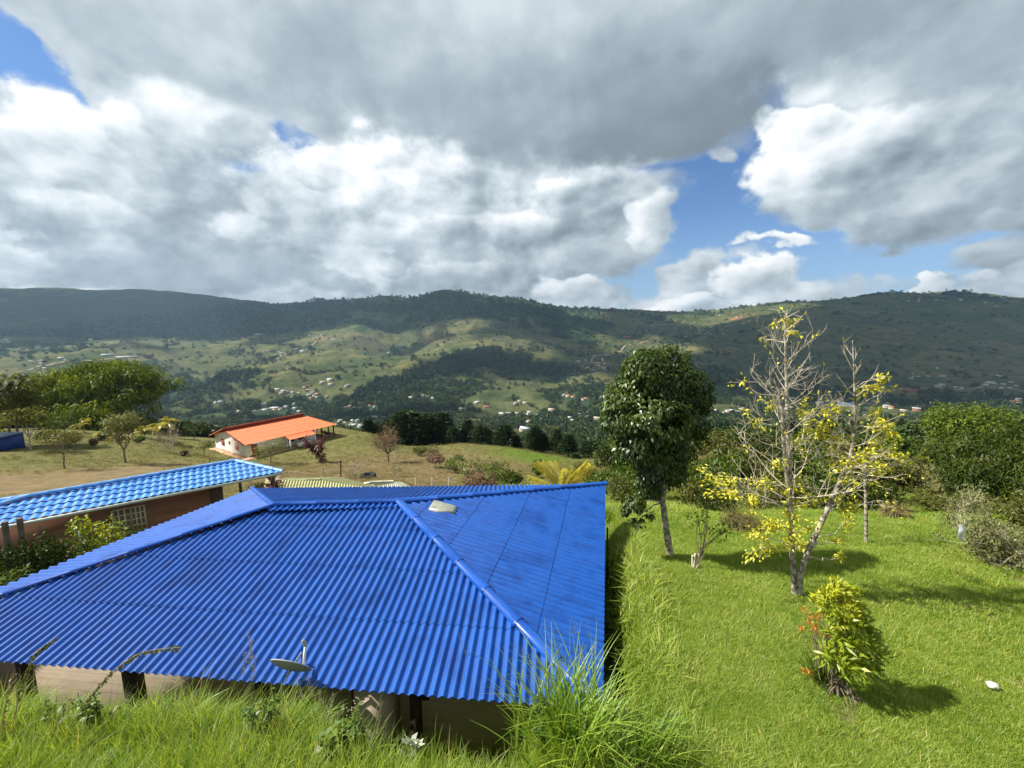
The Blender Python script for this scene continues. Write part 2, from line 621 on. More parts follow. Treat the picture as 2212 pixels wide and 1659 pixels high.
def land_material(name, near):
    m, t, out = new_mat(name)
    b = t.node("ShaderNodeBsdfPrincipled")
    b.inputs["Roughness"].default_value = 0.95
    b.inputs["Specular IOR Level"].default_value = 0.1
    pos = t.node("ShaderNodeNewGeometry").outputs["Position"]
    wood, soil, dry, lush = (t.attr(k).outputs["Fac"] for k in ("wood", "soil", "dry", "lush"))
    if near:
        n = t.noise(pos, 0.9, 8, 0.65)
        n2 = t.noise(pos, 7.0, 6, 0.7)
        grass = t.ramp(t.math("ADD", t.math("MULTIPLY", n, 0.6), t.math("MULTIPLY", n2, 0.4)), [(0.3, (.065, .08, .02)), (0.5, (.13, .125, .04)), (0.7, (.20, .17, .07))])
        green = t.ramp(n2, [(0.3, (.05, .10, .010)), (0.65, (.12, .19, .018))])
        col = t.mix(lush, grass, green)
        dryc = t.ramp(t.math("ADD", t.math("MULTIPLY", n, 0.5), t.math("MULTIPLY", n2, 0.5)), [(0.30, (.075, .065, .025)), (0.48, (.17, .125, .065)), (0.7, (.29, .215, .12))])
        col = t.mix(t.math("MULTIPLY", dry, 0.95, clamp=True), col, dryc)
        # worn earth on steep cuts
        nz = t.node("ShaderNodeSeparateXYZ")
        t.l.new(t.node("ShaderNodeNewGeometry").outputs["Normal"], nz.inputs[0])
        steep = t.mapr(nz.outputs[2], 0.75, 0.45)
        earth = t.ramp(n2, [(0.3, (.05, .028, .014)), (0.7, (.12, .07, .035))])
        col = t.mix(steep, col, earth)
        hgt = t.math("ADD", n2, t.math("MULTIPLY", t.noise(pos, 30, 3), 0.5))
    else:
        n = t.noise(pos, 0.004, 8, 0.62)
        n2 = t.noise(pos, 0.03, 7, 0.65)
        mixn = t.math("ADD", t.math("MULTIPLY", n, 0.5), t.math("MULTIPLY", n2, 0.5))
        past = t.ramp(mixn, [(0.36, (.036, .055, .017)), (0.47, (.072, .085, .028)), (0.57, (.115, .112, .046)), (0.68, (.145, .122, .065))])
        dryc = t.ramp(n2, [(0.35, (.085, .068, .042)), (0.65, (.14, .105, .075))])
        col = t.mix(t.math("MULTIPLY", dry, 0.8), past, dryc)
        # field plots, each its own shade, with darker seams
        vo = t.node("ShaderNodeTexVoronoi")
        vo.inputs["Scale"].default_value = 0.0075
        wp = t.vmath("ADD", pos, t.vmath("MULTIPLY", t.noise(pos, 0.006, 4, 0.6, col=True), (130, 130, 0)))
        t.l.new(wp, vo.inputs["Vector"])
        sv = t.node("ShaderNodeSeparateColor")
        t.l.new(vo.outputs["Color"], sv.inputs[0])
        plot = t.ramp(sv.outputs[0], [(0.15, (.62, .75, .55)), (0.5, (1.0, 1.0, 1.0)), (0.85, (1.30, 1.12, .95))])
        col = t.mix(0.75, col, t.mix(1.0, col, plot, "MULTIPLY"))
        ve = t.node("ShaderNodeTexVoronoi")
        ve.feature = "DISTANCE_TO_EDGE"
        ve.inputs["Scale"].default_value = 0.0075
        t.l.new(wp, ve.inputs["Vector"])
        seam = t.math("MULTIPLY", t.mapr(ve.outputs["Distance"], 0.09, 0.02), t.mapr(t.noise(pos, 0.015, 5, 0.6), 0.45, 0.6))
        col = t.mix(t.math("MULTIPLY", seam, 0.7), col, (.022, .042, .014))
        # hedges and gullies of scrub
        scrub = t.mapr(t.noise(pos, 0.012, 7, 0.7, 0.8), 0.54, 0.62)
        col = t.mix(t.math("MULTIPLY", scrub, 0.6), col, (.024, .044, .016))
        forest = t.ramp(n2, [(0.3, (.014, .032, .016)), (0.7, (.034, .062, .024))])
        col = t.mix(t.mapr(wood, 0.15, 0.55), col, forest)
        earth = t.ramp(n2, [(0.3, (.26, .10, .045)), (0.7, (.36, .17, .09))])
        col = t.mix(t.mapr(soil, 0.3, 0.6), col, earth)
        hgt = t.math("ADD", t.math("MULTIPLY", t.noise(pos, 0.08, 5, 0.7), 1.0), t.math("MULTIPLY", n2, 1.5))
    t.put(b.inputs["Base Color"], col)
    bn = t.node("ShaderNodeBump")
    bn.inputs["Strength"].default_value = 0.8 if near else 0.7
    bn.inputs["Distance"].default_value = 0.08 if near else 9.0
    t.put(bn.inputs["Height"], hgt)
    t.l.new(bn.outputs[0], b.inputs["Normal"])
    t.l.new(b.outputs[0], out.inputs[0])
    return m


_front = np.linspace(R(-68), R(68), 560)
_full = np.concatenate([_front, np.linspace(R(68), R(360 - 68), 40)[1:]])
R_SPLIT = 135.0
ground = ground_sheet("ground", 2.2, R_SPLIT, 400, _full)
ground.data.materials.append(land_material("grassland", True))
tag(ground, kind="structure")
hills = ground_sheet("hills", R_SPLIT, 11000, 330, _full)
hills.data.materials.append(land_material("hill_cover", False))
tag(hills, kind="structure")
# ------------------------------------------------------------------ materials for buildings
def roof_paint(name, base, alt, wear, rough=0.38, pitch=0.177):
    """painted sheet: brushed streaks down the slope, weathered patches"""
    m, t, out = new_mat(name)
    b = t.node("ShaderNodeBsdfPrincipled")
    b.inputs["Specular IOR Level"].default_value = 0.35
    uv = t.attr("flow").outputs["Vector"]
    st = t.vmath("MULTIPLY", uv, (9.0, 0.7, 1))
    streak = t.noise(st, 1.0, 5, 0.7)
    patchn = t.noise(uv, 0.8, 6, 0.65)
    f = t.math("ADD", t.math("MULTIPLY", streak, 0.42), t.math("MULTIPLY", patchn, 0.58))
    col = t.ramp(f, [(0.36, base), (0.52, alt), (0.66, base)])
    w = t.mapr(t.noise(t.vmath("MULTIPLY", uv, (2.6, 0.9, 1)), 1.0, 8, 0.75), 0.54, 0.72)
    col = t.mix(t.math("MULTIPLY", w, 0.38), col, wear)
    dirt = t.mapr(t.noise(t.vmath("MULTIPLY", uv, (3.0, 1.0, 1)), 1.3, 8, 0.7), 0.55, 0.75)
    col = t.mix(t.math("MULTIPLY", dirt, 0.12), col, tuple(c * 0.35 for c in base))
    # shading put into the colour: troughs darkened, patchily, so the ribs show
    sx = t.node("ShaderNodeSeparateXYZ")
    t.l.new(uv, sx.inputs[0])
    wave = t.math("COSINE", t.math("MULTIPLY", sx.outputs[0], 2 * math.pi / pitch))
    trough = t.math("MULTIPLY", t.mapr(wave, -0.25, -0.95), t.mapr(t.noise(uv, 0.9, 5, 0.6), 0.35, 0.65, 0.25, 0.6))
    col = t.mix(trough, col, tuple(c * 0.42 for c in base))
    t.put(b.inputs["Base Color"], col)
    t.put(b.inputs["Roughness"], t.mapr(patchn, 0.3, 0.7, rough - 0.06, rough + 0.2))
    bn = t.node("ShaderNodeBump")
    bn.inputs["Strength"].default_value = 0.25
    bn.inputs["Distance"].default_value = 0.01
    t.put(bn.inputs["Height"], t.noise(uv, 14, 5, 0.7))
    t.l.new(bn.outputs[0], b.inputs["Normal"])
    t.l.new(b.outputs[0], out.inputs[0])
    return m


M = {}
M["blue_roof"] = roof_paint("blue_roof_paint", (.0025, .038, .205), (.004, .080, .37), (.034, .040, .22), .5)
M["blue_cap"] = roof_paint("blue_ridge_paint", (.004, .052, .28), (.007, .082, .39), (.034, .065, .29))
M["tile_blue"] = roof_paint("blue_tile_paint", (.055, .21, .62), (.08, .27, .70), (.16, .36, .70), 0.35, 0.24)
M["cream"] = surf("cream_render", (.54, .44, .32), (.42, .33, .23), 1.6, 0.9, 0.3, lo=.3, hi=.7)
def board_mat():
    """cream boards with dark joints every hand's breadth"""
    m, t, out = new_mat("cream_boards")
    b = t.node("ShaderNodeBsdfPrincipled")
    b.inputs["Roughness"].default_value = 0.85
    pos = t.coord("Object")
    sp = t.node("ShaderNodeSeparateXYZ")
    t.l.new(pos, sp.inputs[0])
    fr = t.math("FRACT", t.math("MULTIPLY", sp.outputs[2], 4.6))
    joint = t.mapr(fr, 0.0, 0.07, 1, 0)
    n = t.noise(t.vmath("MULTIPLY", pos, (1.5, 1.5, 9.0)), 1.0, 6, 0.65)
    col = t.ramp(n, [(0.3, (.31, .245, .18)), (0.7, (.43, .35, .26))])
    t.put(b.inputs["Base Color"], t.mix(t.math("MULTIPLY", joint, 0.6), col, (.10, .07, .05)))
    t.l.new(b.outputs[0], out.inputs[0])
    return m


M["boards"] = board_mat()
M["plinth"] = surf("brown_plinth_paint", (.16, .055, .025), (.11, .038, .018), 2.0, 0.8, 0.15)
M["dark_wood"] = surf("dark_wood", (.028, .018, .012), (.014, .009, .006), 6, 0.7, 0.3)
M["red_wood"] = surf("red_brown_wood", (.10, .03, .014), (.06, .018, .01), 5, 0.7, 0.3)
M["concrete"] = surf("floor_concrete", (.22, .11, .06), (.30, .19, .12), 1.1, 0.85, 0.2)
M["grey_wood"] = surf("weathered_wood", (.17, .14, .105), (.10, .08, .06), 5, 0.9, 0.4)
M["pale_wood"] = surf("pale_post_wood", (.42, .36, .26), (.30, .25, .18), 5, 0.9, 0.4)
M["white_paint"] = surf("white_paint", (.78, .76, .72), (.70, .67, .62), 1.0, 0.8, 0.1)
M["grey_metal"] = surf("grey_metal", (.42, .43, .44), (.30, .31, .33), 4, 0.45, 0.05, metal=0.3)
M["dish_grey"] = surf("dish_grey", (.34, .35, .37), (.26, .27, .29), 3, 0.5, 0.05)
M["glass_dark"] = surf("window_glass", (.03, .045, .05), (.015, .022, .026), 2, 0.08, 0, spec=0.8)
M["orange_tile"] = surf("orange_tile_paint", (.66, .15, .03), (.52, .10, .02), 1.6, 0.6, 0.2)
M["red_board"] = surf("dark_red_board", (.24, .03, .012), (.17, .02, .008), 1.0, 0.8, 0.1)
M["red_paint"] = surf("red_window_paint", (.42, .05, .03), (.33, .035, .02), 3, 0.6)
M["orange_door"] = surf("orange_brown_door", (.40, .10, .025), (.32, .07, .018), 3, 0.6, 0.1)
M["skylight"] = surf("yellowed_plastic", (.33, .34, .27), (.22, .23, .18), 6, 0.3, 0.1, spec=0.5)
M["rust"] = surf("rusted_steel", (.14, .05, .03), (.07, .03, .02), 8, 0.85, 0.3)
M["white_plain"] = surf("white_plastic", (.8, .8, .78), (.72, .72, .7), 4, 0.5)
M["black"] = surf("black_rubber", (.02, .02, .022), (.035, .035, .035), 6, 0.8, 0.2)


def brick_mat():
    m, t, out = new_mat("red_brick")
    b = t.node("ShaderNodeBsdfPrincipled")
    b.inputs["Roughness"].default_value = 0.9
    br = t.node("ShaderNodeTexBrick")
    br.inputs["Scale"].default_value = 1.0
    br.inputs["Brick Width"].default_value = 0.4
    br.inputs["Row Height"].default_value = 0.2
    br.inputs["Mortar Size"].default_value = 0.012
    br.inputs["Color1"].default_value = (.30, .125, .065, 1)
    br.inputs["Color2"].default_value = (.19, .085, .048, 1)
    br.inputs["Mortar"].default_value = (.16, .11, .08, 1)
    uv = t.attr("flow").outputs["Vector"]
    t.l.new(uv, br.inputs["Vector"])
    n = t.noise(uv, 1.2, 6, 0.7)
    col = t.mix(t.mapr(n, 0.4, 0.75, 0, 0.5), br.outputs[0], (.07, .035, .02))
    t.put(b.inputs["Base Color"], col)
    t.l.new(b.outputs[0], out.inputs[0])
    return m


M["brick"] = brick_mat()


def set_flow(o, uvw):
    at = o.data.attributes.new("flow", "FLOAT_VECTOR", "POINT")
    at.data.foreach_set("vector", np.asarray(uvw, np.float32).ravel())


def slope_frame(E0, E1, U):
    """along the eave, up the slope, outward normal"""
    a = (E1 - E0) / np.linalg.norm(E1 - E0)
    n = np.cross(a, U - E0)
    n /= np.linalg.norm(n)
    up = np.cross(n, a)
    return a, up, n


def top_of(s, poly):
    """highest t of the slope polygon (s, t) above each s"""
    out = np.full(len(s), -1.0)
    K = len(poly)
    for i in range(K):
        (s0, t0), (s1, t1) = poly[i], poly[(i + 1) % K]
        if abs(s1 - s0) < 1e-9:
            continue
        k = (s - s0) / (s1 - s0)
        ok = (k >= 0) & (k <= 1)
        out = np.where(ok, np.maximum(out, t0 + k * (t1 - t0)), out)
    return out


def corrugated(mb, flow, E0, E1, uppers, pitch=0.177, amp=0.030, sheet=1.35, over=0.16, shape="wave", t_from=0.0, t_to=None, lift=0.0, per=10, inset=0.0, lap=0.014, jitter=0.0):
    """lapped rows of corrugated sheets over one roof slope"""
    a, up, n = slope_frame(E0, E1, uppers[0])
    L = np.linalg.norm(E1 - E0)
    poly = [(0, 0), (L, 0)] + [((u - E0) @ a, (u - E0) @ up) for u in uppers]
    smin, smax = min(p[0] for p in poly), max(p[0] for p in poly)
    s = np.arange(smin + inset, smax - inset, pitch / per)
    tm = top_of(s, poly) - inset
    lo = np.zeros(len(s))
    # the eave edge is t = 0 between the corners
    tmax = tm.max() if t_to is None else t_to
    ph = 2 * np.pi * s / pitch
    if shape == "wave":
        w = amp * np.cos(ph)
    else:
        w = amp * np.abs(np.cos(ph / 2)) * 1.6
    rows = np.arange(t_from, tmax, sheet)
    for k, t0 in enumerate(rows):
        t1 = min(t0 + sheet + over, tmax)
        lo = np.minimum(np.full(len(s), t0), tm)
        hi = np.minimum(t1, tm)
        ok = (hi - lo) > 0.004
        if ok.sum() < 2:
            continue
        segs = 2 if shape == "wave" else 2
        V = []
        jit = (vnoise(s * 0.9 + 31 * k, s * 0 + k * 7.7) - 0.5) * jitter
        for q in range(segs + 1):
            f = q / segs
            tt = lo + (hi - lo) * f
            off = lift + w + lap * (1 - (tt - t0) / (sheet + over)) + (jit if q == 0 else 0)
            V.append(E0 + a * s[:, None] + up * tt[:, None] + n * off[:, None])
            flow.append(np.stack([s, tt, np.full(len(s), k * 3.7)], 1))
        V = np.concatenate(V)
        N = len(s)
        good = np.nonzero(ok[:-1] & ok[1:])[0]
        F = []
        for q in range(segs):
            b0 = q * N
            F.append(np.stack([good + b0, good + 1 + b0, good + 1 + b0 + N, good + b0 + N], 1))
        mb.add(V, np.concatenate(F))


def roll(mb, flow, a, b, r=0.11, seg=1.15, squash=0.75, sides=9, lift=0.03, taper=0.86):
    """ridge or hip roll in lapped lengths, each slipped under the next"""
    a, b = np.asarray(a, float), np.asarray(b, float)
    L = np.linalg.norm(b - a)
    d = (b - a) / L
    side = np.cross(d, [0, 0, 1.0])
    side /= np.linalg.norm(side)
    up = np.cross(side, d)
    n = max(1, int(round(L / seg)))
    ang = np.linspace(-0.15 * np.pi, 1.15 * np.pi, sides)
    for k in range(n):
        p0, p1 = a + d * L * k / n, a + d * L * ((k + 1) / n + 0.07 / L * 1)
        rings = []
        for q, (p, rr) in enumerate(((p0, r), (p0 + d * 0.07, r), (p0 + d * 0.075, r * 0.94), (p1, r * taper))):
            ring = p + side * np.cos(ang)[:, None] * rr * 1.15 + up * (np.sin(ang)[:, None] * rr * squash + lift)
            rings.append(ring)
            flow.append(np.stack([ang * 0.3 + k, np.full(sides, (p - a) @ d), np.full(sides, k * 2.1)], 1))
        V = np.concatenate(rings)
        F = []
        for q in range(3):
            i = q * sides + np.arange(sides - 1)
            F.append(np.stack([i, i + 1, i + sides + 1, i + sides], 1))
        mb.add(V, np.concatenate(F))


def solidify(o, th=0.007):
    md = o.modifiers.new("thickness", "SOLIDIFY")
    md.thickness = th
    md.offset = -1
    md.use_rim = False
    return o


def flow_box(o):
    """brick coordinates from position: along the wall, up"""
    n = len(o.data.vertices)
    co = np.empty(n * 3, np.float32)
    o.data.vertices.foreach_get("co", co)
    co = co.reshape(-1, 3)
    set_flow(o, np.stack([np.hypot(co[:, 0], co[:, 1]) * np.sign(co[:, 0]), co[:, 2], co[:, 2] * 0], 1))


def wall_run(mb, a, b, z0, z1, th, mat=0):
    a, b = np.asarray(a[:2], float), np.asarray(b[:2], float)
    c = (a + b) / 2
    L = np.hypot(*(b - a))
    mb.box((c[0], c[1], (z0 + z1) / 2), (L, th, z1 - z0), math.atan2(b[1] - a[1], b[0] - a[0]), mat=mat)


# ------------------------------------------------------------------ the blue-roofed house in front
def blue_house():
    root = empty("hipped_house")
    tag(root, "low house under a deep blue corrugated hip roof with cream walls", "house")
    mb, fl = MB(), []
    corrugated(mb, fl, H_FL, H_FR, [H_RR, H_RL], jitter=0.006)
    corrugated(mb, fl, H_FR, H_BR, [H_RR], jitter=0.006)
    corrugated(mb, fl, H_BR, H_BL, [H_RL, H_RR], jitter=0.006)
    corrugated(mb, fl, H_BL, H_FL, [H_RL], jitter=0.006)
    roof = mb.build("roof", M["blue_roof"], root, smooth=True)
    set_flow(roof, np.concatenate(fl))
    solidify(roof)
    # ridge: scalloped flanges following the waves, then the roll
    mb, fl = MB(), []
    zf = np.array([0, 0, 0.0])
    for (e0, e1, u0, u1) in ((H_FL, H_FR, H_RR, H_RL), (H_BR, H_BL, H_RL, H_RR)):
        a, up, n = slope_frame(e0, e1, u0)
        T = max((u0 - e0) @ up, (u1 - e0) @ up)
        lo = 0.26
        E0 = u1 - up * lo if (u1 - u0) @ a < 0 else u0 - up * lo
        E1 = u0 - up * lo if (u1 - u0) @ a < 0 else u1 - up * lo
        corrugated(mb, fl, E0, E1, [E1 + up * lo, E0 + up * lo], sheet=3, over=0, lift=0.03, amp=0.03, lap=0.0)
    roll(mb, fl, H_RL, H_RR, 0.085, 1.25, lift=0.05)
    cap = mb.build("ridge_cap", M["blue_cap"], roof, smooth=True)
    set_flow(cap, np.concatenate(fl))
    solidify(cap, 0.006)
    for a, b, r in ((H_FR, H_RR, .115), (H_BR, H_RR, .105), (H_BL, H_RL, .07), (H_FL, H_RL, .055)):
        mb, fl = MB(), []
        roll(mb, fl, a + (a - b) / np.linalg.norm(a - b) * 0.05, b, r, 1.15, lift=0.035)
        hc = mb.build("hip_cap", M["blue_cap"], roof, smooth=True)
        set_flow(hc, np.concatenate(fl))
        solidify(hc, 0.006)
    # pale plastic skylight on the right-hand slope
    a, up, n = slope_frame(H_FR, H_BR, H_RR)

    def on_right(px, py):
        d = ray(px, py)
        k = ((H_FR - 0) @ n) / (d @ n)
        return d * k

    c0, c1, c2, c3 = (on_right(*p) for p in ((925, 1103), (982, 1111), (988, 1097), (936, 1083)))
    mb = MB()
    lift = n * 0.04
    hi = n * 0.085
    ctr = (c0 + c1 + c2 + c3) / 4
    outer = [q + lift for q in (c0, c1, c2, c3)]
    inner = [ctr + (q - ctr) * 0.8 + hi for q in (c0, c1, c2, c3)]
    flat = [q - n * 0.05 for q in (c0, c1, c2, c3)]
    mb.add(flat + outer + inner, [[0, 1, 5, 4], [1, 2, 6, 5], [2, 3, 7, 6], [3, 0, 4, 7], [4, 5, 9, 8], [5, 6, 10, 9], [6, 7, 11, 10], [7, 4, 8, 11], [8, 9, 10, 11]])
    mb.build("skylight", M["skylight"], roof)

    # walls set back under the eaves
    ctr = (H_FL + H_FR + H_BR + H_BL)[:2] / 4

    def inset(p, din, side):
        return p

    fa = (H_FR - H_FL)[:2]
    fa /= np.hypot(*fa)
    fn = np.array([-fa[1], fa[0]])          # into the house
    ra = (H_BR - H_FR)[:2]
    ra /= np.hypot(*ra)
    rn = np.array([-ra[1], ra[0]])
    la = (H_BL - H_FL)[:2]
    la /= np.hypot(*la)
    W0 = H_FL[:2] + fa * 1.4 + fn * 0.8
    W1 = H_FR[:2] - fa * 0.75 + fn * 0.8
    W2 = H_BR[:2] + rn * 0.8 - ra * 0.9
    W3 = H_BL[:2] + fa * 1.2 - la * 0.9
    zt = EZ + 0.1
    mb = MB()
    for a, b in ((W0, W1), (W1, W2), (W2, W3), (W3, W0)):
        wall_run(mb, a, b, PADZ - 0.3, zt, 0.15, 0)
    wall_run(mb, W0 - fn * 0.7 - fa * 0.3, W0 + fn * 0.4 - fa * 0.3, PADZ - 0.3, EZ - 0.03, 0.15)  # unseen wing wall added to keep sun off the front wall
    # projecting cream pier near the front
    p = at_height(770, 1497, EZ)[:2] + fn * 0.42
    q = at_height(822, 1500, EZ)[:2] + fn * 0.42
    mb.box((*((p + q) / 2 - fa * 0.05 + fn * 0.02), (PADZ + EZ) / 2), (0.62, 0.55, EZ - PADZ - 0.04), math.atan2(fa[1], fa[0]))
    mb.build("wall", M["boards"], root)
    mb = MB()
    for a, b in ((W0, W1), (W1, W2), (W2, W3), (W3, W0)):
        out = np.array([(b - a)[1], -(b - a)[0]]) / np.hypot(*(b - a)) * 0.0775
        wall_run(mb, a + out, b + out, PADZ - 0.25, PADZ + 0.42, 0.012)
    mb.build("plinth", M["plinth"], root)
    # verandah floor
    mb = MB()
    f0, f1 = H_FL[:2] + fa * 0.8 + fn * 0.4, H_FR[:2] - fa * 0.3 + fn * 0.4
    f2, f3 = H_BR[:2] - ra * 0.4 + rn * 0.3, H_BL[:2] + fa * 0.6 - la * 0.4
    top = [(*x, PADZ + 0.1) for x in (f0, f1, f2, f3)]
    low = [(*x, PADZ - 0.4) for x in (f0, f1, f2, f3)]
    mb.add(top + low, [[0, 1, 2, 3], [4, 5, 1, 0], [5, 6, 2, 1], [6, 7, 3, 2], [7, 4, 0, 3]])
    mb.build("floor", M["concrete"], root)
    # posts along the verandah, dark or red-brown timber
    for px, w, mt in ((2, .16, "dark_wood"), (246, .22, "dark_wood"), (537, .16, "dark_wood"), (752, .15, "red_wood"), (884, .17, "dark_wood")):
        e = at_height(px, 1430 + 0.0815 * px, EZ)[:2] + fn * 0.30
        mb = MB()
        mb.box((*e, (PADZ + EZ) / 2 - 0.02), (w, w, EZ - PADZ - 0.06), math.atan2(fa[1], fa[0]))
        mb.build("post", M[mt], root)
    # beams and rafter tails below the sheets
    mb = MB()
    dz = np.array([0, 0, -0.14])
    ins = 0.34
    a0, b0 = np.array([*(H_FL[:2] + fa * 0.5 + fn * ins), EZ]), np.array([*(H_FR[:2] - fa * 0.5 + fn * ins), EZ])
    mb.beam(a0 + dz * 0.2, b0 + dz * 0.2, 0.10, 0.14)
    mb.beam(np.array([*(H_BL[:2] + fa * 0.6 - la * 0.4), EZ - 0.03]), np.array([*(H_BR[:2] + rn * 0.35 - ra * 0.4), EZ - 0.03]), 0.1, 0.14)
    mb.beam(np.array([*(H_FR[:2] + rn * 0.4 + ra * 0.4), EZ - 0.03]), np.array([*(H_BR[:2] + rn * 0.4 - ra * 0.5), EZ - 0.03]), 0.1, 0.14)
    mb.build("eave_beam", M["dark_wood"], root)
    Lf = np.hypot(*(H_FR - H_FL)[:2])
    _, upf, nf = slope_frame(H_FL, H_FR, H_RR)
    for s in np.arange(1.2, Lf - 1.5, 1.62):
        e = H_FL + np.array([*fa, 0]) * s
        mb = MB()
        mb.beam(e + upf * 0.1 - nf * 0.10, e + upf * 0.8 - nf * 0.10, 0.09, 0.11)
        mb.build("rafter", M["dark_wood"], root)
    # switch box on the wall
    wl = at_height(922, 1505, EZ)[:2]
    k = ((W0 - wl) @ fn)
    bx = at_depth(922, 1540, (wl + fn * k)[1])
    e = W0 + fa * ((bx[:2] - W0) @ fa) - fn * 0.1
    mb = MB()
    mb.box((*e, -7.05), (0.16, 0.06, 0.12), math.atan2(fa[1], fa[0]))
    mb.build("switch_box", M["red_wood"], root)
    return fa, fn


H_FA, H_FN = blue_house()


# satellite dish bracketed to the front eave
def satellite_dish():
    Y = 6.15
    c = at_depth(629, 1437, Y)
    root = empty("satellite_dish", c)
    tag(root, "grey satellite dish tilted flat with a white feed arm, at the blue roof edge", "satellite dish")
    nrm = np.array([0.12, 0.80, 0.585])
    nrm /= np.linalg.norm(nrm)
    ax = np.cross([0, 1.0, 0], nrm)
    ax /= np.linalg.norm(ax)
    ay = np.cross(nrm, ax)
    mb = MB()
    rr = np.linspace(0, 1, 8)
    ta = np.linspace(0, 2 * np.pi, 32, endpoint=False)
    for sgn, off in ((1, 0.0), (-1, -0.012)):
        V = np.concatenate([(ax * np.cos(ta)[:, None] * r * 0.345 + ay * np.sin(ta)[:, None] * r * 0.37 + nrm * (r * r * 0.06 - 0.06 + off)) for r in rr])
        i = (np.arange(7)[:, None] * 32)
        j = np.arange(32)[None]
        j2 = (j + 1) % 32
        F = np.stack([i + j, i + 32 + j, i + 32 + j2, i + j2], -1).reshape(-1, 4)
        mb.add(V, F if sgn > 0 else F[:, ::-1])
    rim = np.array([ax * math.cos(q) * 0.345 + ay * math.sin(q) * 0.37 for q in np.linspace(0, 2 * np.pi, 33)])
    mb.tube(rim, 0.011, 5, cap=False)
    d = mb.build("reflector", M["dish_grey"], root, smooth=True)
    mb = MB()
    a0 = ax * 0.20 + ay * 0.12 - nrm * 0.03
    a1 = at_depth(660, 1393, Y + 0.02) - c
    mb.beam(a0, a1, 0.035, 0.035)
    mb.build("feed_arm", M["white_plain"], root)
    mb = MB()
    e = (a1 - a0) / np.linalg.norm(a1 - a0)
    mb.tube([a1 - e * 0.01, a1 + e * 0.05 + ax * -0.03, a1 + e * 0.075 + ax * -0.06], [0.035, 0.035, 0.028], 8)
    mb.build("receiver_head", M["dish_grey"], root)
    mb = MB()
    eave = at_height(629, 1481, EZ)
    foot = eave + np.array([*H_FN, 0]) * 0.34 + [0, 0, -0.12] - c
    mb.tube([-nrm * 0.07, -nrm * 0.16, np.array([foot[0], foot[1], -nrm[2] * 0.3]), foot], 0.022, 8)
    mb.build("mount_pole", M["grey_metal"], root)


satellite_dish()


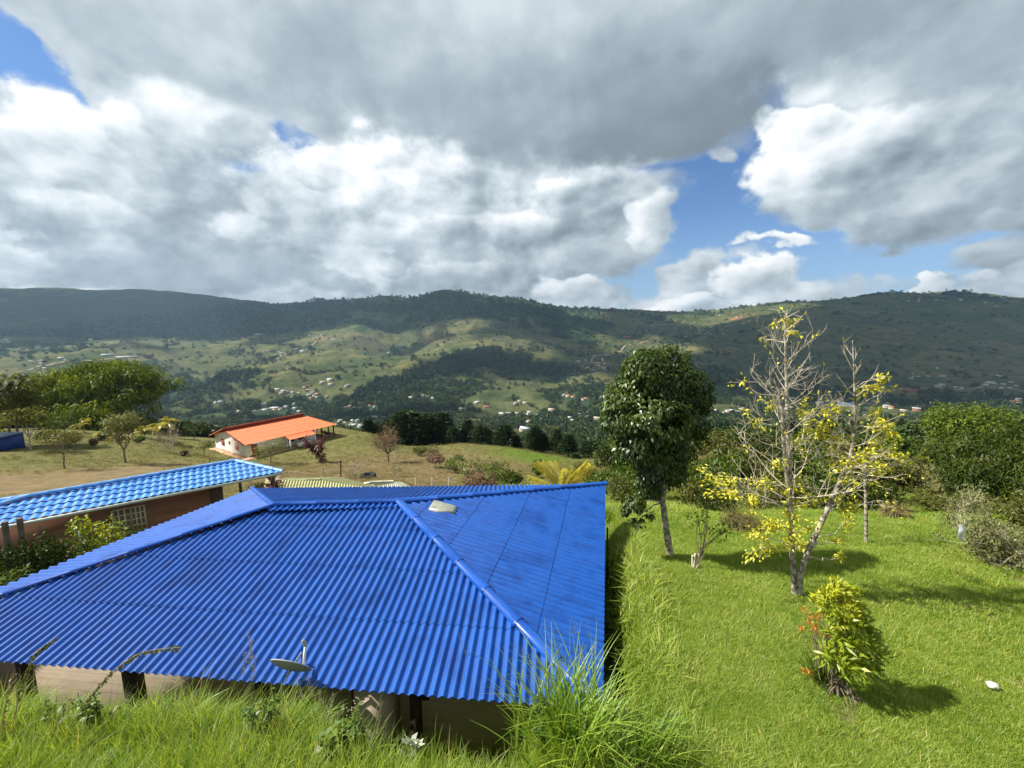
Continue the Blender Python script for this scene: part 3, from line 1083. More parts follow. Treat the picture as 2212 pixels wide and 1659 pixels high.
# ------------------------------------------------------------------ long brick building with bright blue tiles
def tile_house():
    ez = -6.55
    E0, E1 = at_height(-430, 1218, ez), at_height(611, 1019, ez)
    a2 = (E1 - E0)[:2] / np.hypot(*(E1 - E0)[:2])
    n2 = np.array([-a2[1], a2[0]])
    rz = ez + 0.42
    # ridge from its own line of sight
    R1 = at_height(508, 996, rz)
    R0 = at_height(60, 1073, rz)
    dep = (R1 - E1)[:2] @ n2
    B1 = at_height(515, 1001.5, ez)
    B0 = E0 + (B1 - E1) * 1.3
    root = empty("tiled_house")
    tag(root, "long brick building with a bright sky blue tiled roof beside the deep blue house", "house")
    mb, fl = MB(), []

    def tiled(A, B, ups):
        """rows of rolled tiles, each row a step over the one below"""
        corrugated(mb, fl, A, B, ups, pitch=0.24, amp=0.024, sheet=0.36, over=0.05, shape="wave", lap=0.042, per=8)

    tiled(E0, E1, [R1, R0])
    tiled(E1, B1, [R1])
    tiled(B1, B0, [R0, R1])
    tiled(B0, E0, [R0])
    roof = mb.build("roof", M["tile_blue"], root, smooth=True)
    set_flow(roof, np.concatenate(fl))
    mb, fl = MB(), []
    for a, b in ((R0, R1), (E1, R1), (B1, R1), (E0, R0), (B0, R0)):
        roll(mb, fl, a, b, 0.10, 0.45, lift=0.04)
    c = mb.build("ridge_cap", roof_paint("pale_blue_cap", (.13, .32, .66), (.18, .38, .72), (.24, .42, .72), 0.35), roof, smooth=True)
    set_flow(c, np.concatenate(fl))
    # gutter
    mb = MB()
    dn = np.array([0, 0, -0.05])
    o = np.array([*(-n2 * 0.06), 0])
    mb.beam(E0 + dn + o, E1 + dn + o, 0.10, 0.09)
    mb.build("gutter", surf("pale_gutter", (.52, .58, .55), (.42, .48, .45), 2, .5), root)
    # brick walls
    zb = -9.9
    A, B = E0[:2] + a2 * 0.6 + n2 * 0.6, E1[:2] - a2 * 2.4 + n2 * 0.6
    C, D = B + n2 * (dep * 1.5 - .6), A + n2 * (dep * 1.5 - .6)
    mb = MB()
    for p, q in ((A, B), (B, C), (C, D), (D, A)):
        wall_run(mb, p, q, zb, ez + 0.1, 0.15)
    w = mb.build("wall", M["brick"], root)
    flow_box(w)

    def on_wall(px, py, off=0.0):
        d = ray(px, py)
        k = ((A - n2 * (0.075 + off)) @ n2) / (d[:2] @ n2)
        return d * k

    # grid window with pale green frame
    for (x0, x1, yt0, yt1, yb) in ((241, 281, 1104, 1097, 1150), (282, 311, 1097, 1091, 1142)):
        p, q = on_wall(x0, yt0), on_wall(x1, yt1)
        z1 = (p[2] + q[2]) / 2
        z0 = z1 - 1.0
        mb = MB()
        rz_ = math.atan2(a2[1], a2[0])
        L = np.hypot(*(q - p)[:2])
        m_ = (p + q)[:2] / 2
        for k in range(4):
            g = p[:2] + (q - p)[:2] * k / 3
            mb.box((*g, (z0 + z1) / 2), (0.045, 0.07, z1 - z0), rz_)
        for k in range(5):
            mb.box((*m_, z0 + (z1 - z0) * k / 4), (L, 0.062, 0.04), rz_)
        f = mb.build("window", surf("pale_green_frame", (.52, .60, .42), (.44, .52, .36), 3, .6), root)
        mb = MB()
        mb.box((*(m_ + n2 * 0.012), (z0 + z1) / 2), (L, 0.02, z1 - z0), rz_)
        mb.build("pane", surf("green_glass", (.07, .12, .085), (.04, .08, .06), 3, .15, spec=.7), f)
    # little vents high in the wall
    for x0, x1, y0 in ((195, 216, 1135), (217, 238, 1129)):
        p, q = on_wall(x0, y0), on_wall(x1, y0 - 4)
        mb = MB()
        mb.box((*((p + q)[:2] / 2), (p + q)[2] / 2), (np.hypot(*(q - p)[:2]) * 0.9, 0.05, 0.16), math.atan2(a2[1], a2[0]))
        mb.build("wall_vent", M["grey_wood"], root)
    # concrete column in the brick and a corner post under the open end
    p = on_wall(470, 1085)
    mb = MB()
    mb.box((*p[:2], (zb + ez) / 2), (0.45, 0.05, ez - zb), math.atan2(a2[1], a2[0]))
    mb.build("column", surf("dark_render", (.10, .07, .05), (.07, .05, .035), 2, .9), root)
    for s, k in ((0.35, .45), (1.6, dep * 1.1)):
        e = E1[:2] - a2 * s + n2 * k
        mb = MB()
        mb.tube([(*e, zb - 0.4), (*e, ez)], 0.06, 8)
        mb.build("post", M["grey_wood"], root)
    # eave beam under the open end
    mb = MB()
    mb.beam((*(E1[:2] - a2 * 3.6 + n2 * .5), ez - .09), (*(E1[:2] - a2 * .2 + n2 * .5), ez - .09), .1, .12)
    mb.build("eave_beam", M["dark_wood"], root)


tile_house()


# ------------------------------------------------------------------ white house with the orange roof
def orange_house():
    F0, K0, zb = YF0, YK0, YARD_Z
    g = (K0 - F0)[:2]
    D = np.hypot(*g)
    gn = g / D                                   # front to back
    ax = np.array([gn[1], -gn[0]])               # along the front to the right
    d = ray(681, 961)
    # length of the walled part: where the sight line crosses the front plane
    k = ((F0[:2]) @ gn) / (d[:2] @ gn)
    Lw = ((d * k)[:2] - F0[:2]) @ ax
    Lw = float(np.clip(Lw, 12, 22))
    root = empty("orange_roof_house", (*F0[:2], zb), math.atan2(ax[1], ax[0]))
    tag(root, "white walled farmhouse with a bright orange roof on the grassy slope", "house")
    hE, hR = 2.55, 4.0
    over = 0.5
    porch = Lw + 4.6
    # body: gabled walls with the back pitch higher
    mb = MB()
    th = 0.15

    def gable(x):
        mb.add([(x, 0, 0), (x, D, 0), (x, D, hE + .2), (x, D * .5, hR - .12), (x, 0, hE - .08), (x + th, 0, 0), (x + th, D, 0), (x + th, D, hE + .2), (x + th, D * .5, hR - .12), (x + th, 0, hE - .08)],
               [[0, 4, 2, 1], [4, 3, 2, 2], [5, 6, 7, 9], [9, 7, 8, 8], [0, 5, 9, 4], [1, 2, 7, 6]])
    gable(0.0)
    gable(Lw - th)
    mb.box((Lw / 2, th / 2, (hE - .08) / 2), (Lw - 2 * th - .004, th, hE - .08))
    mb.box((Lw / 2, D - th / 2, hE / 2), (Lw - 2 * th - .004, th, hE))
    mb.build("wall", M["white_paint"], root)
    # roof slopes: front, and the raised back slope behind a dark red board
    mb, fl = MB(), []
    ex = 0.6
    v = lambda x, y, z: np.array([x, y, z], float)
    sl = (hR - hE) / (D * .5)
    corrugated(mb, fl, v(-ex, -over, hE - over * sl), v(porch, -over, hE - over * sl), [v(porch - 2.5, D * .5, hR), v(-ex, D * .5, hR)], pitch=.3, amp=.045, sheet=1.6, lap=.03, per=6)
    corrugated(mb, fl, v(porch, -over, hE - over * sl), v(porch, D + over, hE - over * sl), [v(porch - 2.5, D * .5, hR)], pitch=.3, amp=.045, sheet=1.6, lap=.03, per=6)
    hB = hR + .62
    corrugated(mb, fl, v(porch - 2.9, D + .9, hE - .2), v(-ex, D + .9, hE - .2), [v(-ex, D * .5 + .25, hB), v(porch - 2.9, D * .5 + .25, hB)], pitch=.3, amp=.045, sheet=1.6, lap=.03, per=6)
    roof = mb.build("roof", M["orange_tile"], root, smooth=True)
    mb = MB()
    mb.add([(-ex + .1, D * .5 + .24, hR - .05), (porch - 3.0, D * .5 + .24, hR - .05), (porch - 3.0, D * .5 + .24, hB - .03), (-ex + .1, D * .5 + .24, hB - .03),
            (-ex + .1, D * .5 + .34, hR - .05), (porch - 3.0, D * .5 + .34, hR - .05), (porch - 3.0, D * .5 + .34, hB - .03), (-ex + .1, D * .5 + .34, hB - .03)],
           [[0, 1, 2, 3], [7, 6, 5, 4], [3, 2, 6, 7], [0, 3, 7, 4], [1, 5, 6, 2]])
    mb.build("ridge_board", M["red_board"], roof)
    mb = MB()
    mb.beam(v(-ex, -over, hE - over * sl - .08), v(-ex, D * .5, hR - .08), .05, .16)
    mb.beam(v(-ex, D * .5 + .3, hB - .12), v(-ex, D + .9, hE - .32), .05, .16)
    mb.build("barge_board", M["red_board"], roof)
    # lower porch roof over the middle of the front
    x0, x1 = Lw * .50, Lw * .93
    mb, fl = MB(), []
    corrugated(mb, fl, v(x0, -2.1, hE - .62), v(x1, -2.1, hE - .62), [v(x1, -.35, hE - .13), v(x0, -.35, hE - .13)], pitch=.3, amp=.045, sheet=1.2, lap=.03, per=6)
    mb.build("porch_roof", M["orange_tile"], root, smooth=True)
    for x in (x0 + .2, x1 - .2):
        mb = MB()
        mb.box((x, -1.95, (hE - .7) / 2), (.16, .16, hE - .7))
        mb.build("porch_post", M["white_paint"], root)
    # gable windows
    for y, w, h_, z in ((D * .74, .95, 1.15, 1.15), (D * .30, .95, 1.15, 1.1)):
        mb = MB()
        for q in (-.5, 0, .5):
            mb.box((-.03, y + q * w, z + .35), (.09, .07, h_))
        for q in (-.5, .12, .5):
            mb.box((-.03, y, z + .35 + q * h_), (.088, w + .07, .07))
        f = mb.build("window", M["red_paint"], root)
        mb = MB()
        mb.box((-.012, y, z + .35), (.03, w, h_))
        mb.build("pane", surf("pale_curtained_glass", (.62, .42, .38), (.5, .3, .28), 2, .3), f)
    mb = MB()
    mb.box((-.02, D * .53, 1.75), (.07, .5, .5))
    mb.build("window", M["red_board"], root)
    # front openings
    mb = MB()
    mb.box((1.15, -.02, 1.05), (.95, .08, 2.1))
    mb.build("door", M["orange_door"], root)
    for x, w in ((Lw * .62, 1.1), (Lw * .78, 1.2)):
        mb = MB()
        mb.box((x, -.02, 1.45), (w, .08, 1.0))
        f = mb.build("window", M["dark_wood"], root)
    # paved strip along the walls
    mb = MB()
    mb.box((Lw * .5 - .4, -.75, -.14), (Lw + 1.4, 1.4, .34))
    mb.box((-.6, D * .5 - .04, -.14), (1.1, D + 0.1, .336))
    mb.build("apron", surf("pale_terracotta_paving", (.50, .30, .19), (.42, .24, .15), 2, .9), root)
    # open verandah at the far end: dark posts, low brick wall
    for x, y in ((Lw + 1.6, .1), (Lw + 3.1, .1), (porch - .35, .1), (porch - .35, D * .5), (porch - .35, D - .1)):
        mb = MB()
        mb.box((x, y, hE / 2 - .15), (.18, .18, hE - .1))
        mb.build("porch_post", M["dark_wood"], root)
    mb = MB()
    mb.box((Lw + 2.4, .1, .1), (4.4, .16, .9))
    mb.box((porch - .3, D * .5, .1), (.16, D - .2, .9))
    lw = mb.build("low_wall", M["brick"], root)
    flow_box(lw)
    mb = MB()
    mb.box((Lw + 2.2, D - .2, 1.2), (4.2, .12, 2.3))
    mb.build("back_wall", M["red_wood"], root)
    mb = MB()
    mb.box((Lw + 2.2, D * .5, -.2), (4.3, D - .4, .3))
    mb.build("floor", M["concrete"], root)
    # white wash trough under the porch
    Mx = root.matrix_basis
    t = empty("wash_trough", root.location, root.rotation_euler.z)
    tag(t, "white wash trough under the small porch of the orange roofed house", "trough")
    mb = MB()
    X, Y = Lw * .73, -1.75
    mb.box((X, Y - .32, .55), (2.3, .09, .8))
    mb.box((X, Y + .32, .55), (2.3, .09, .8))
    mb.box((X - 1.1, Y, .551), (.09, .55, .8))
    mb.box((X + 1.1, Y, .551), (.09, .55, .8))
    mb.box((X, Y, .3), (2.1, .56, .2))
    mb.build("basin", M["white_paint"], t)
    mb = MB()
    mb.box((X - .2, Y + .1, 1.0), (.8, .4, .22))
    mb.build("bundle", M["black"], t)
    return root


orange_house()


# ------------------------------------------------------------------ low roofs behind the deep blue one
def low_shed(name, label, pts, z_e, z_r, ridge, mat, wall_mat, wall_h):
    """small hipped shelter: eave corners from sight lines at one height, a short ridge"""
    root = empty(name)
    tag(root, label, "shed")
    P = [at_height(*p, z_e) for p in pts]
    Rg = [at_height(*p, z_r) for p in ridge]
    mb, fl = MB(), []
    corrugated(mb, fl, P[0], P[1], [Rg[1], Rg[0]], sheet=1.5)
    corrugated(mb, fl, P[1], P[2], [Rg[1]], sheet=1.5)
    corrugated(mb, fl, P[2], P[3], [Rg[0], Rg[1]], sheet=1.5)
    corrugated(mb, fl, P[3], P[0], [Rg[0]], sheet=1.5)
    r = mb.build("roof", mat, root, smooth=True)
    set_flow(r, np.concatenate(fl))
    mb, fl = MB(), []
    roll(mb, fl, Rg[0], Rg[1], .09, 1.0)
    c = mb.build("ridge_cap", mat, r, smooth=True)
    set_flow(c, np.concatenate(fl))
    ctr = sum(P) / 4
    for p in P:
        e = p + (ctr - p) * 0.12
        gz = float(H(e[0], e[1])[0])
        mb = MB()
        mb.box((e[0], e[1], (gz - .3 + z_e) / 2), (.13, .13, z_e - gz + .3))
        mb.build("post", M["red_wood"], root)
    if wall_mat is not None:
        mb = MB()
        q = [p + (ctr - p) * 0.2 for p in P]
        for i in range(4):
            gz = min(float(H(q[i][0], q[i][1])[0]), float(H(q[(i + 1) % 4][0], q[(i + 1) % 4][1])[0]))
            wall_run(mb, q[i], q[(i + 1) % 4], gz - .3, z_e - .15, .12)
        mb.build("wall", wall_mat, root)
    return root


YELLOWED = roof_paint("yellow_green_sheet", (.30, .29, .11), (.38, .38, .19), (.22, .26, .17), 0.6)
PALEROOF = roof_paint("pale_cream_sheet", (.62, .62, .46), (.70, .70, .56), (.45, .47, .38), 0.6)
# corners: front left, front right, back right, back left
low_shed("open_shed", "open shed under yellowish green corrugated sheets behind the deep blue roof", [(560, 1092), (850, 1062), (735, 1031), (575, 1034)], -10.6, -9.9, [(600, 1040), (690, 1036)], YELLOWED, None, 0)
low_shed("pale_roof_shed", "small shed with a pale cream roof peeking over the deep blue ridge", [(745, 1062), (905, 1062), (868, 1042), (790, 1042)], -13.4, -12.7, [(800, 1041.5), (848, 1040)], PALEROOF, surf("terracotta_wall", (.40, .20, .12), (.32, .15, .09), 2, .9), 1)


# blue shed at the far left edge
def blue_shed():
    c = G(-14, 972)
    root = empty("blue_shed", c, R(8))
    tag(root, "dark blue metal cabin at the left edge beside the dry mound", "shed")
    s = c[1] / FOC
    w, h_ = 84 * s, 33 * s
    mb = MB()
    mb.box((0, 0, h_ / 2 - .2), (w, w * .5, h_ + .4))
    body = mb.build("wall", surf("dark_blue_sheet", (.012, .045, .24), (.008, .03, .17), 1.5, .5, .1), root)
    for x in np.linspace(-.42, .42, 6):
        mb = MB()
        mb.box((x * w, -w * .25 - .02, h_ / 2), (.07, .05, h_ - .1))
        mb.build("rib", body.data.materials[0], root)
    mb = MB()
    mb.box((0, 0, h_ + .06), (w + .3, w * .5 + .3, .12))
    mb.build("roof", surf("grey_blue_sheet", (.20, .24, .34), (.14, .18, .26), 1.5, .5), root)


blue_shed()


# ------------------------------------------------------------------ posts and odd things about the yard
def pole(name, label, cat, px, pyb, pyt, r, mat, lean=0.0, Y=None, group=None, sides=8):
    b = G(px, pyb) if Y is None else at_depth(px, pyb, Y)
    if Y is not None:
        b = ground_at(b[0], b[1])
    t = at_depth(px + lean, pyt, b[1])
    mb = MB()
    d = np.array([t[0] - b[0], 0, t[2] - b[2]])
    mb.tube([np.array([0, 0, -.3]), d * .5 + [.02, 0, 0], d], [r, r * .93, r * .85], sides)
    o = mb.build(name, mat, None, loc=b)
    tag(o, label, cat, group)
    return o


pole("timber_post", "grey timber post at the left edge before the sky blue tiles, taller one", "post", 40, 1190, 1119, .085, M["grey_wood"], 2, Y=11.2)
pole("timber_post", "grey timber post at the left edge before the sky blue tiles, nearest the edge", "post", 5, 1195, 1127, .085, M["grey_wood"], 5, Y=10.9)
pole("white_stake", "thin white stake in the bushes by the brick wall", "stake", 173, 1185, 1148, .018, M["white_plain"], -3, Y=12.3)
pole("fence_post", "pale fence post on the dry slope leaning left, near the dark stake", "fence post", 699, 1031, 1010, .06, M["pale_wood"], -2, group="posts on the dry slope")
pole("fence_post", "pale fence post leaning to the right on the dry slope", "fence post", 711, 1033, 1012, .06, M["pale_wood"], 6, group="posts on the dry slope")
pole("fence_post", "pale fence post beside the leafless grey bush", "fence post", 753, 1035, 1013, .06, M["pale_wood"], 2, group="posts on the dry slope")
pole("dark_stake", "tall dark stake standing on the dry slope", "stake", 736, 1034, 995, .07, M["dark_wood"], 0)
for px, y0, y1, lb in ((897, 1049, 1034, "white fence post just over the blue ridge, left of three"), (933, 1050, 1033, "white fence post just over the blue ridge, middle of three"), (969, 1049, 1031, "white fence post just over the blue ridge, right of three")):
    pole("fence_post", lb, "fence post", px, y0, y1, .045, M["white_plain"], 0, group="white posts over the ridge")
pole("garden_pole", "slim grey pole standing in the left field under the bamboo", "pole", 452, 1003, 988, .06, M["grey_wood"], 1)
pole("iron_post", "rusty iron post with a short arm beside the right eave", "post", 1313, 1222, 1140, .035, M["rust"], -1, Y=12.5)


def tyre():
    c = G(796, 1031)
    root = empty("old_tyre", c + [0, 0, .12])
    tag(root, "black tyre lying on the dry grass slope", "tyre")
    mb = MB()
    a = np.linspace(0, 2 * np.pi, 25)
    ring = np.stack([np.cos(a) * .62, np.sin(a) * .62, a * 0 + .05], 1)
    mb.tube(ring, .26, 10, cap=False)
    mb.build("tread", M["black"], root, smooth=True)


tyre()


def white_stone():
    c = G(2142, 1494)
    mb = MB()
    n = 14
    th = np.linspace(0, np.pi, 8)
    a = np.linspace(0, 2 * np.pi, n, endpoint=False)
    V = []
    for q in th:
        for w in a:
            k = 1 + .18 * math.sin(3 * w + q * 2) + .1 * math.cos(5 * w)
            V.append((.085 * math.sin(q) * math.cos(w) * k, .07 * math.sin(q) * math.sin(w) * k, .05 * math.cos(q) + .12))
    F = [[i * n + j, (i + 1) * n + j, (i + 1) * n + (j + 1) % n, i * n + (j + 1) % n] for i in range(7) for j in range(n)]
    mb.add(V, F)
    root = empty("white_stone", c)
    tag(root, "white stone sitting in the lawn at the right", "stone")
    mb.build("cap", surf("white_stone", (.60, .57, .50), (.45, .42, .36), 8, .9, .3), root, smooth=True)
    mb = MB()
    mb.tube([(0, 0, -.05), (0, -.01, .05), (0, -.01, .1)], [.05, .045, .04], 10)
    mb.build("base", surf("brown_stone", (.16, .08, .04), (.10, .05, .025), 8, .9, .3), root)


white_stone()
# ------------------------------------------------------------------ plant materials
P_ = {}
P_["dark_leaf"] = leafmat("dark_leaf", [(0.0, (.026, .050, .008)), (0.6, (.052, .092, .012)), (0.93, (.11, .155, .02)), (1.0, (.24, .25, .02))], .25, .085, .42)
P_["yellow_leaf"] = leafmat("yellow_leaf", [(0.0, (.44, .46, .04)), (0.5, (.64, .60, .05)), (0.85, (.72, .68, .10)), (1.0, (.36, .45, .05))], .3, .05)
P_["lime_leaf"] = leafmat("lime_leaf", [(0.0, (.07, .15, .012)), (0.45, (.22, .30, .015)), (0.8, (.48, .48, .02)), (1.0, (.64, .54, .03))], .35, .07)
P_["mid_leaf"] = leafmat("mid_leaf", [(0.0, (.035, .07, .010)), (0.6, (.085, .135, .018)), (1.0, (.16, .20, .03))], .3, .035)
P_["bright_green_leaf"] = leafmat("bright_green_leaf", [(0.0, (.05, .09, .010)), (0.6, (.12, .17, .018)), (1.0, (.22, .25, .03))], .3, .03)  # brighter green for the round topped tree
P_["olive_leaf"] = leafmat("olive_leaf", [(0.0, (.05, .065, .014)), (0.6, (.12, .13, .025)), (1.0, (.21, .20, .05))], .3, .03)
P_["pine_leaf"] = leafmat("pine_leaf", [(0.0, (.010, .022, .010)), (0.6, (.020, .042, .014)), (1.0, (.05, .075, .02))], .12, .03)
P_["bamboo_leaf"] = leafmat("bamboo_leaf", [(0.0, (.032, .065, .006)), (0.5, (.105, .15, .010)), (1.0, (.27, .29, .022))], .3, .025)
P_["thicket_leaf"] = leafmat("thicket_leaf", [(0.0, (.014, .030, .004)), (0.5, (.036, .060, .007)), (1.0, (.095, .12, .016))], .25, .025)
P_["palm_leaf"] = leafmat("palm_leaf", [(0.0, (.12, .14, .015)), (0.5, (.30, .28, .02)), (1.0, (.52, .40, .03))], .35, .08)
P_["banana_leaf"] = leafmat("banana_leaf", [(0.0, (.12, .20, .02)), (1.0, (.26, .34, .04))], .4, .08)
P_["red_leaf"] = leafmat("red_leaf", [(0.0, (.06, .012, .018)), (0.7, (.12, .02, .03)), (1.0, (.22, .05, .05))], .3, .08)
P_["rust_leaf"] = leafmat("rust_leaf", [(0.0, (.10, .07, .045)), (0.6, (.20, .12, .075)), (1.0, (.28, .20, .12))], .25, .04)
P_["grey_leaf"] = leafmat("grey_green_leaf", [(0.0, (.08, .10, .03)), (0.6, (.19, .205, .07)), (1.0, (.32, .30, .13))], .25, .04)
P_["weed_leaf"] = leafmat("weed_leaf", [(0.0, (.05, .11, .012)), (0.6, (.11, .19, .02)), (1.0, (.22, .28, .04))], .35, .06)
P_["pale_leaf"] = leafmat("pale_leaf", [(0.0, (.36, .38, .30)), (1.0, (.55, .56, .46))], .25, .06)
P_["grass"] = leafmat("grass_blade", [(0.0, (.10, .20, .020)), (0.45, (.225, .34, .03)), (0.8, (.37, .44, .06)), (1.0, (.54, .50, .17))], .48, .05, vary=0.7)
P_["long_grass"] = leafmat("long_grass_blade", [(0.0, (.09, .19, .018)), (0.5, (.21, .34, .03)), (0.85, (.35, .43, .06)), (1.0, (.50, .46, .15))], .45, .05, vary=0.6)
P_["dry_grass"] = leafmat("dry_grass_blade", [(0.0, (.10, .10, .03)), (0.5, (.20, .16, .065)), (1.0, (.34, .26, .12))], .3, .03, vary=0.7)
P_["slope_grass"] = leafmat("slope_grass_blade", [(0.0, (.10, .11, .03)), (0.5, (.19, .165, .06)), (1.0, (.30, .23, .11))], .3, .02, vary=0.7)
P_["seed_head"] = leafmat("seed_head", [(0.0, (.20, .19, .12)), (1.0, (.42, .38, .26))], .3, .03)
P_["orange_flower"] = leafmat("orange_flower", [(0.0, (.55, .16, .02)), (1.0, (.72, .28, .04))], .3, .04)
BARK = surf("grey_bark", (.24, .19, .14), (.13, .10, .075), 9, .9, .5)
PALEBARK = surf("pale_lichen_bark", (.46, .41, .33), (.15, .125, .095), 7, .9, .5, lo=.42, hi=.58)
TWIG = surf("pale_twig", (.52, .46, .36), (.36, .31, .23), 6, .9)
DARKBARK = surf("dark_bark", (.06, .045, .032), (.035, .026, .02), 8, .9, .4)
STEM = surf("green_stem", (.10, .13, .03), (.16, .15, .06), 8, .8)
DRYSTEM = surf("dry_stem", (.34, .27, .15), (.24, .18, .10), 8, .9)


def unit(v):
    return v / (np.linalg.norm(v, axis=-1, keepdims=True) + 1e-9)


def rand_dirs(n, up=0.0):
    d = rng.normal(size=(n, 3))
    d[:, 2] += up
    return unit(d)


def shell_points(blobs, n, inner=0.55, gap=0.0):
    """points through the outer part of a set of ellipsoids; also the outward direction"""
    b = np.array([(*c, *r) for c, r in blobs], float)
    vol = (b[:, 3] * b[:, 4] * b[:, 5]) ** (2 / 3)
    k = rng.choice(len(b), n, p=vol / vol.sum())
    d = rand_dirs(n)
    rad = 1 - (1 - inner) * rng.random(n) ** 1.6
    rad *= 1 + rng.normal(0, 0.05, n)
    p = b[k, :3] + d * b[k, 3:6] * rad[:, None]
    # leave out what sits deep inside another lobe
    keep = np.ones(n, bool)
    for i in range(len(b)):
        q = np.linalg.norm((p - b[i, :3]) / b[i, 3:6], axis=1)
        keep &= ~((q < inner * 0.85) & (k != i))
    if gap > 0:
        g = vnoise(p[:, 0] * 1.3 / gap + 3, p[:, 2] * 1.3 / gap + p[:, 1] / gap)
        keep &= g > 0.30
    return p[keep], d[keep]


def crown(mb, blobs, n, L, W, droop=0.4, inner=0.55, tint=(0.0, 1.0), outw=0.7, mat=0, gap=0.0, tintnoise=0.5):
    p, d = shell_points(blobs, n, inner, gap)
    n = len(p)
    ax = unit(d * outw + rand_dirs(n) * 0.8 + np.array([0, 0, -droop]))
    nr = unit(d + np.array([0, 0, 0.6]) + rand_dirs(n) * 0.5)
    cl = vnoise(p[:, 0] / (L * 4) + 5, p[:, 2] / (L * 4) + p[:, 1] / (L * 4))
    tn = tint[0] + (tint[1] - tint[0]) * np.clip(rng.random(n) * (1 - tintnoise) + cl * tintnoise, 0, 1)
    mb.leaves(p, ax, nr, L * (0.7 + 0.6 * rng.random(n)), W * (0.7 + 0.6 * rng.random(n)), tn, mat, tipbend=0.15)
    return mb


def limb(mb, a, b, r0, r1, sag=0.0, wob=0.05, k=6, sides=6, mat=0):
    a, b = np.asarray(a, float), np.asarray(b, float)
    f = np.linspace(0, 1, k)[:, None]
    L = np.linalg.norm(b - a)
    p = a + (b - a) * f + np.array([0, 0, 1.0]) * (sag * L * 4 * f * (1 - f)) + rng.normal(0, wob * L * 0.25, (k, 3)) * np.sin(f * np.pi)
    mb.tube(p, np.linspace(r0, r1, k), sides, mat=mat)
    return p


def bare_branch(mb, a, d, L, r, depth, bend=0.35, tips=None, sides=5, up=0.12, nsub=(4, 4, 3)):
    """a branch that arches and forks into finer twigs"""
    k = 6
    p = [np.asarray(a, float)]
    d = np.asarray(d, float)
    for i in range(k - 1):
        d = unit(d + rng.normal(0, bend * 0.4, 3) + np.array([0, 0, up]))
        p.append(p[-1] + d * L / (k - 1))
    p = np.array(p)
    mb.tube(p, np.linspace(r, r * 0.35, k), sides if depth > 1 else 4, cap=False)
    if tips is not None:
        tips.append((p[-1], d))
    if depth <= 0:
        return p
    for j in range(nsub[-depth] if depth <= len(nsub) else 3):
        f = 0.25 + 0.7 * rng.random()
        i = int(f * (k - 1))
        q = p[i] + (p[min(i + 1, k - 1)] - p[i]) * (f * (k - 1) - i)
        sd = unit(d + rng.normal(0, 0.75, 3))
        bare_branch(mb, q, sd, L * (0.32 + 0.28 * rng.random()), r * 0.5, depth - 1, bend, tips, 4, up, nsub)
    return p


def plant_root(name, label, cat, loc, group=None, rz=0.0):
    e = empty(name, loc, rz)
    tag(e, label, cat, group)
    return e


# ------------------------------------------------------------------ the dark tree beside the blue roof
def dark_tree():
    b = G(1449, 1202)
    Y = b[1]
    root = plant_root("dark_leafy_tree", "dark green tree with drooping glossy leaves on a leaning pale trunk", "tree", b)

    def at(px, py, dy=0.0):
        return at_depth(px, py, Y + dy) - b

    mb = MB()
    tr = [at(1450, 1212), at(1440, 1150), at(1432, 1085), at(1424, 1000, .05), at(1420, 900, .1), at(1416, 800, .1)]
    mb.tube(tr, [.115, .10, .09, .08, .06, .03], 10)
    for px, py, dy, i in ((1345, 870, .3, 3), (1500, 880, -.3, 3), (1380, 810, -.5, 4), (1480, 800, .5, 4), (1390, 960, -.4, 2), (1470, 960, .5, 2), (1350, 940, .2, 3), (1430, 770, 0, 4), (1370, 1080, -.1, 2), (1385, 1110, -.2, 2)):
        limb(mb, tr[i], at(px, py, dy), .035, .012, 0.05)
    mb.build("trunk", PALEBARK, root, smooth=True)
    s = Y / FOC
    lobes = [(1420, 830, 0, 88, 78), (1355, 870, .2, 58, 60), (1490, 850, .3, 52, 58), (1395, 790, -.3, 48, 40), (1450, 775, .2, 40, 32), (1340, 905, -.3, 42, 45), (1500, 905, -.2, 36, 45), (1420, 900, -.5, 75, 55), (1380, 955, -.3, 58, 45), (1465, 950, -.1, 52, 48),
             (1425, 1000, -.2, 56, 40), (1400, 1040, 0, 34, 38), (1455, 1020, .2, 28, 32), (1412, 1068, .1, 20, 16), (1370, 1085, -.2, 26, 22), (1352, 1100, -.2, 10, 14), (1405, 1112, -.2, 9, 8), (1380, 1127, -.25, 18, 8), (1520, 868, .1, 20, 24)]
    blobs = [(at(px, py, dy), (rx * s, min(rx * s, .95) * 0.9, ry * s)) for px, py, dy, rx, ry in lobes]
    mb = MB()
    crown(mb, blobs, 23000, .145, .064, droop=1.0, inner=.38, outw=.5, gap=.36)
    mb.build("crown", P_["dark_leaf"], root)


dark_tree()


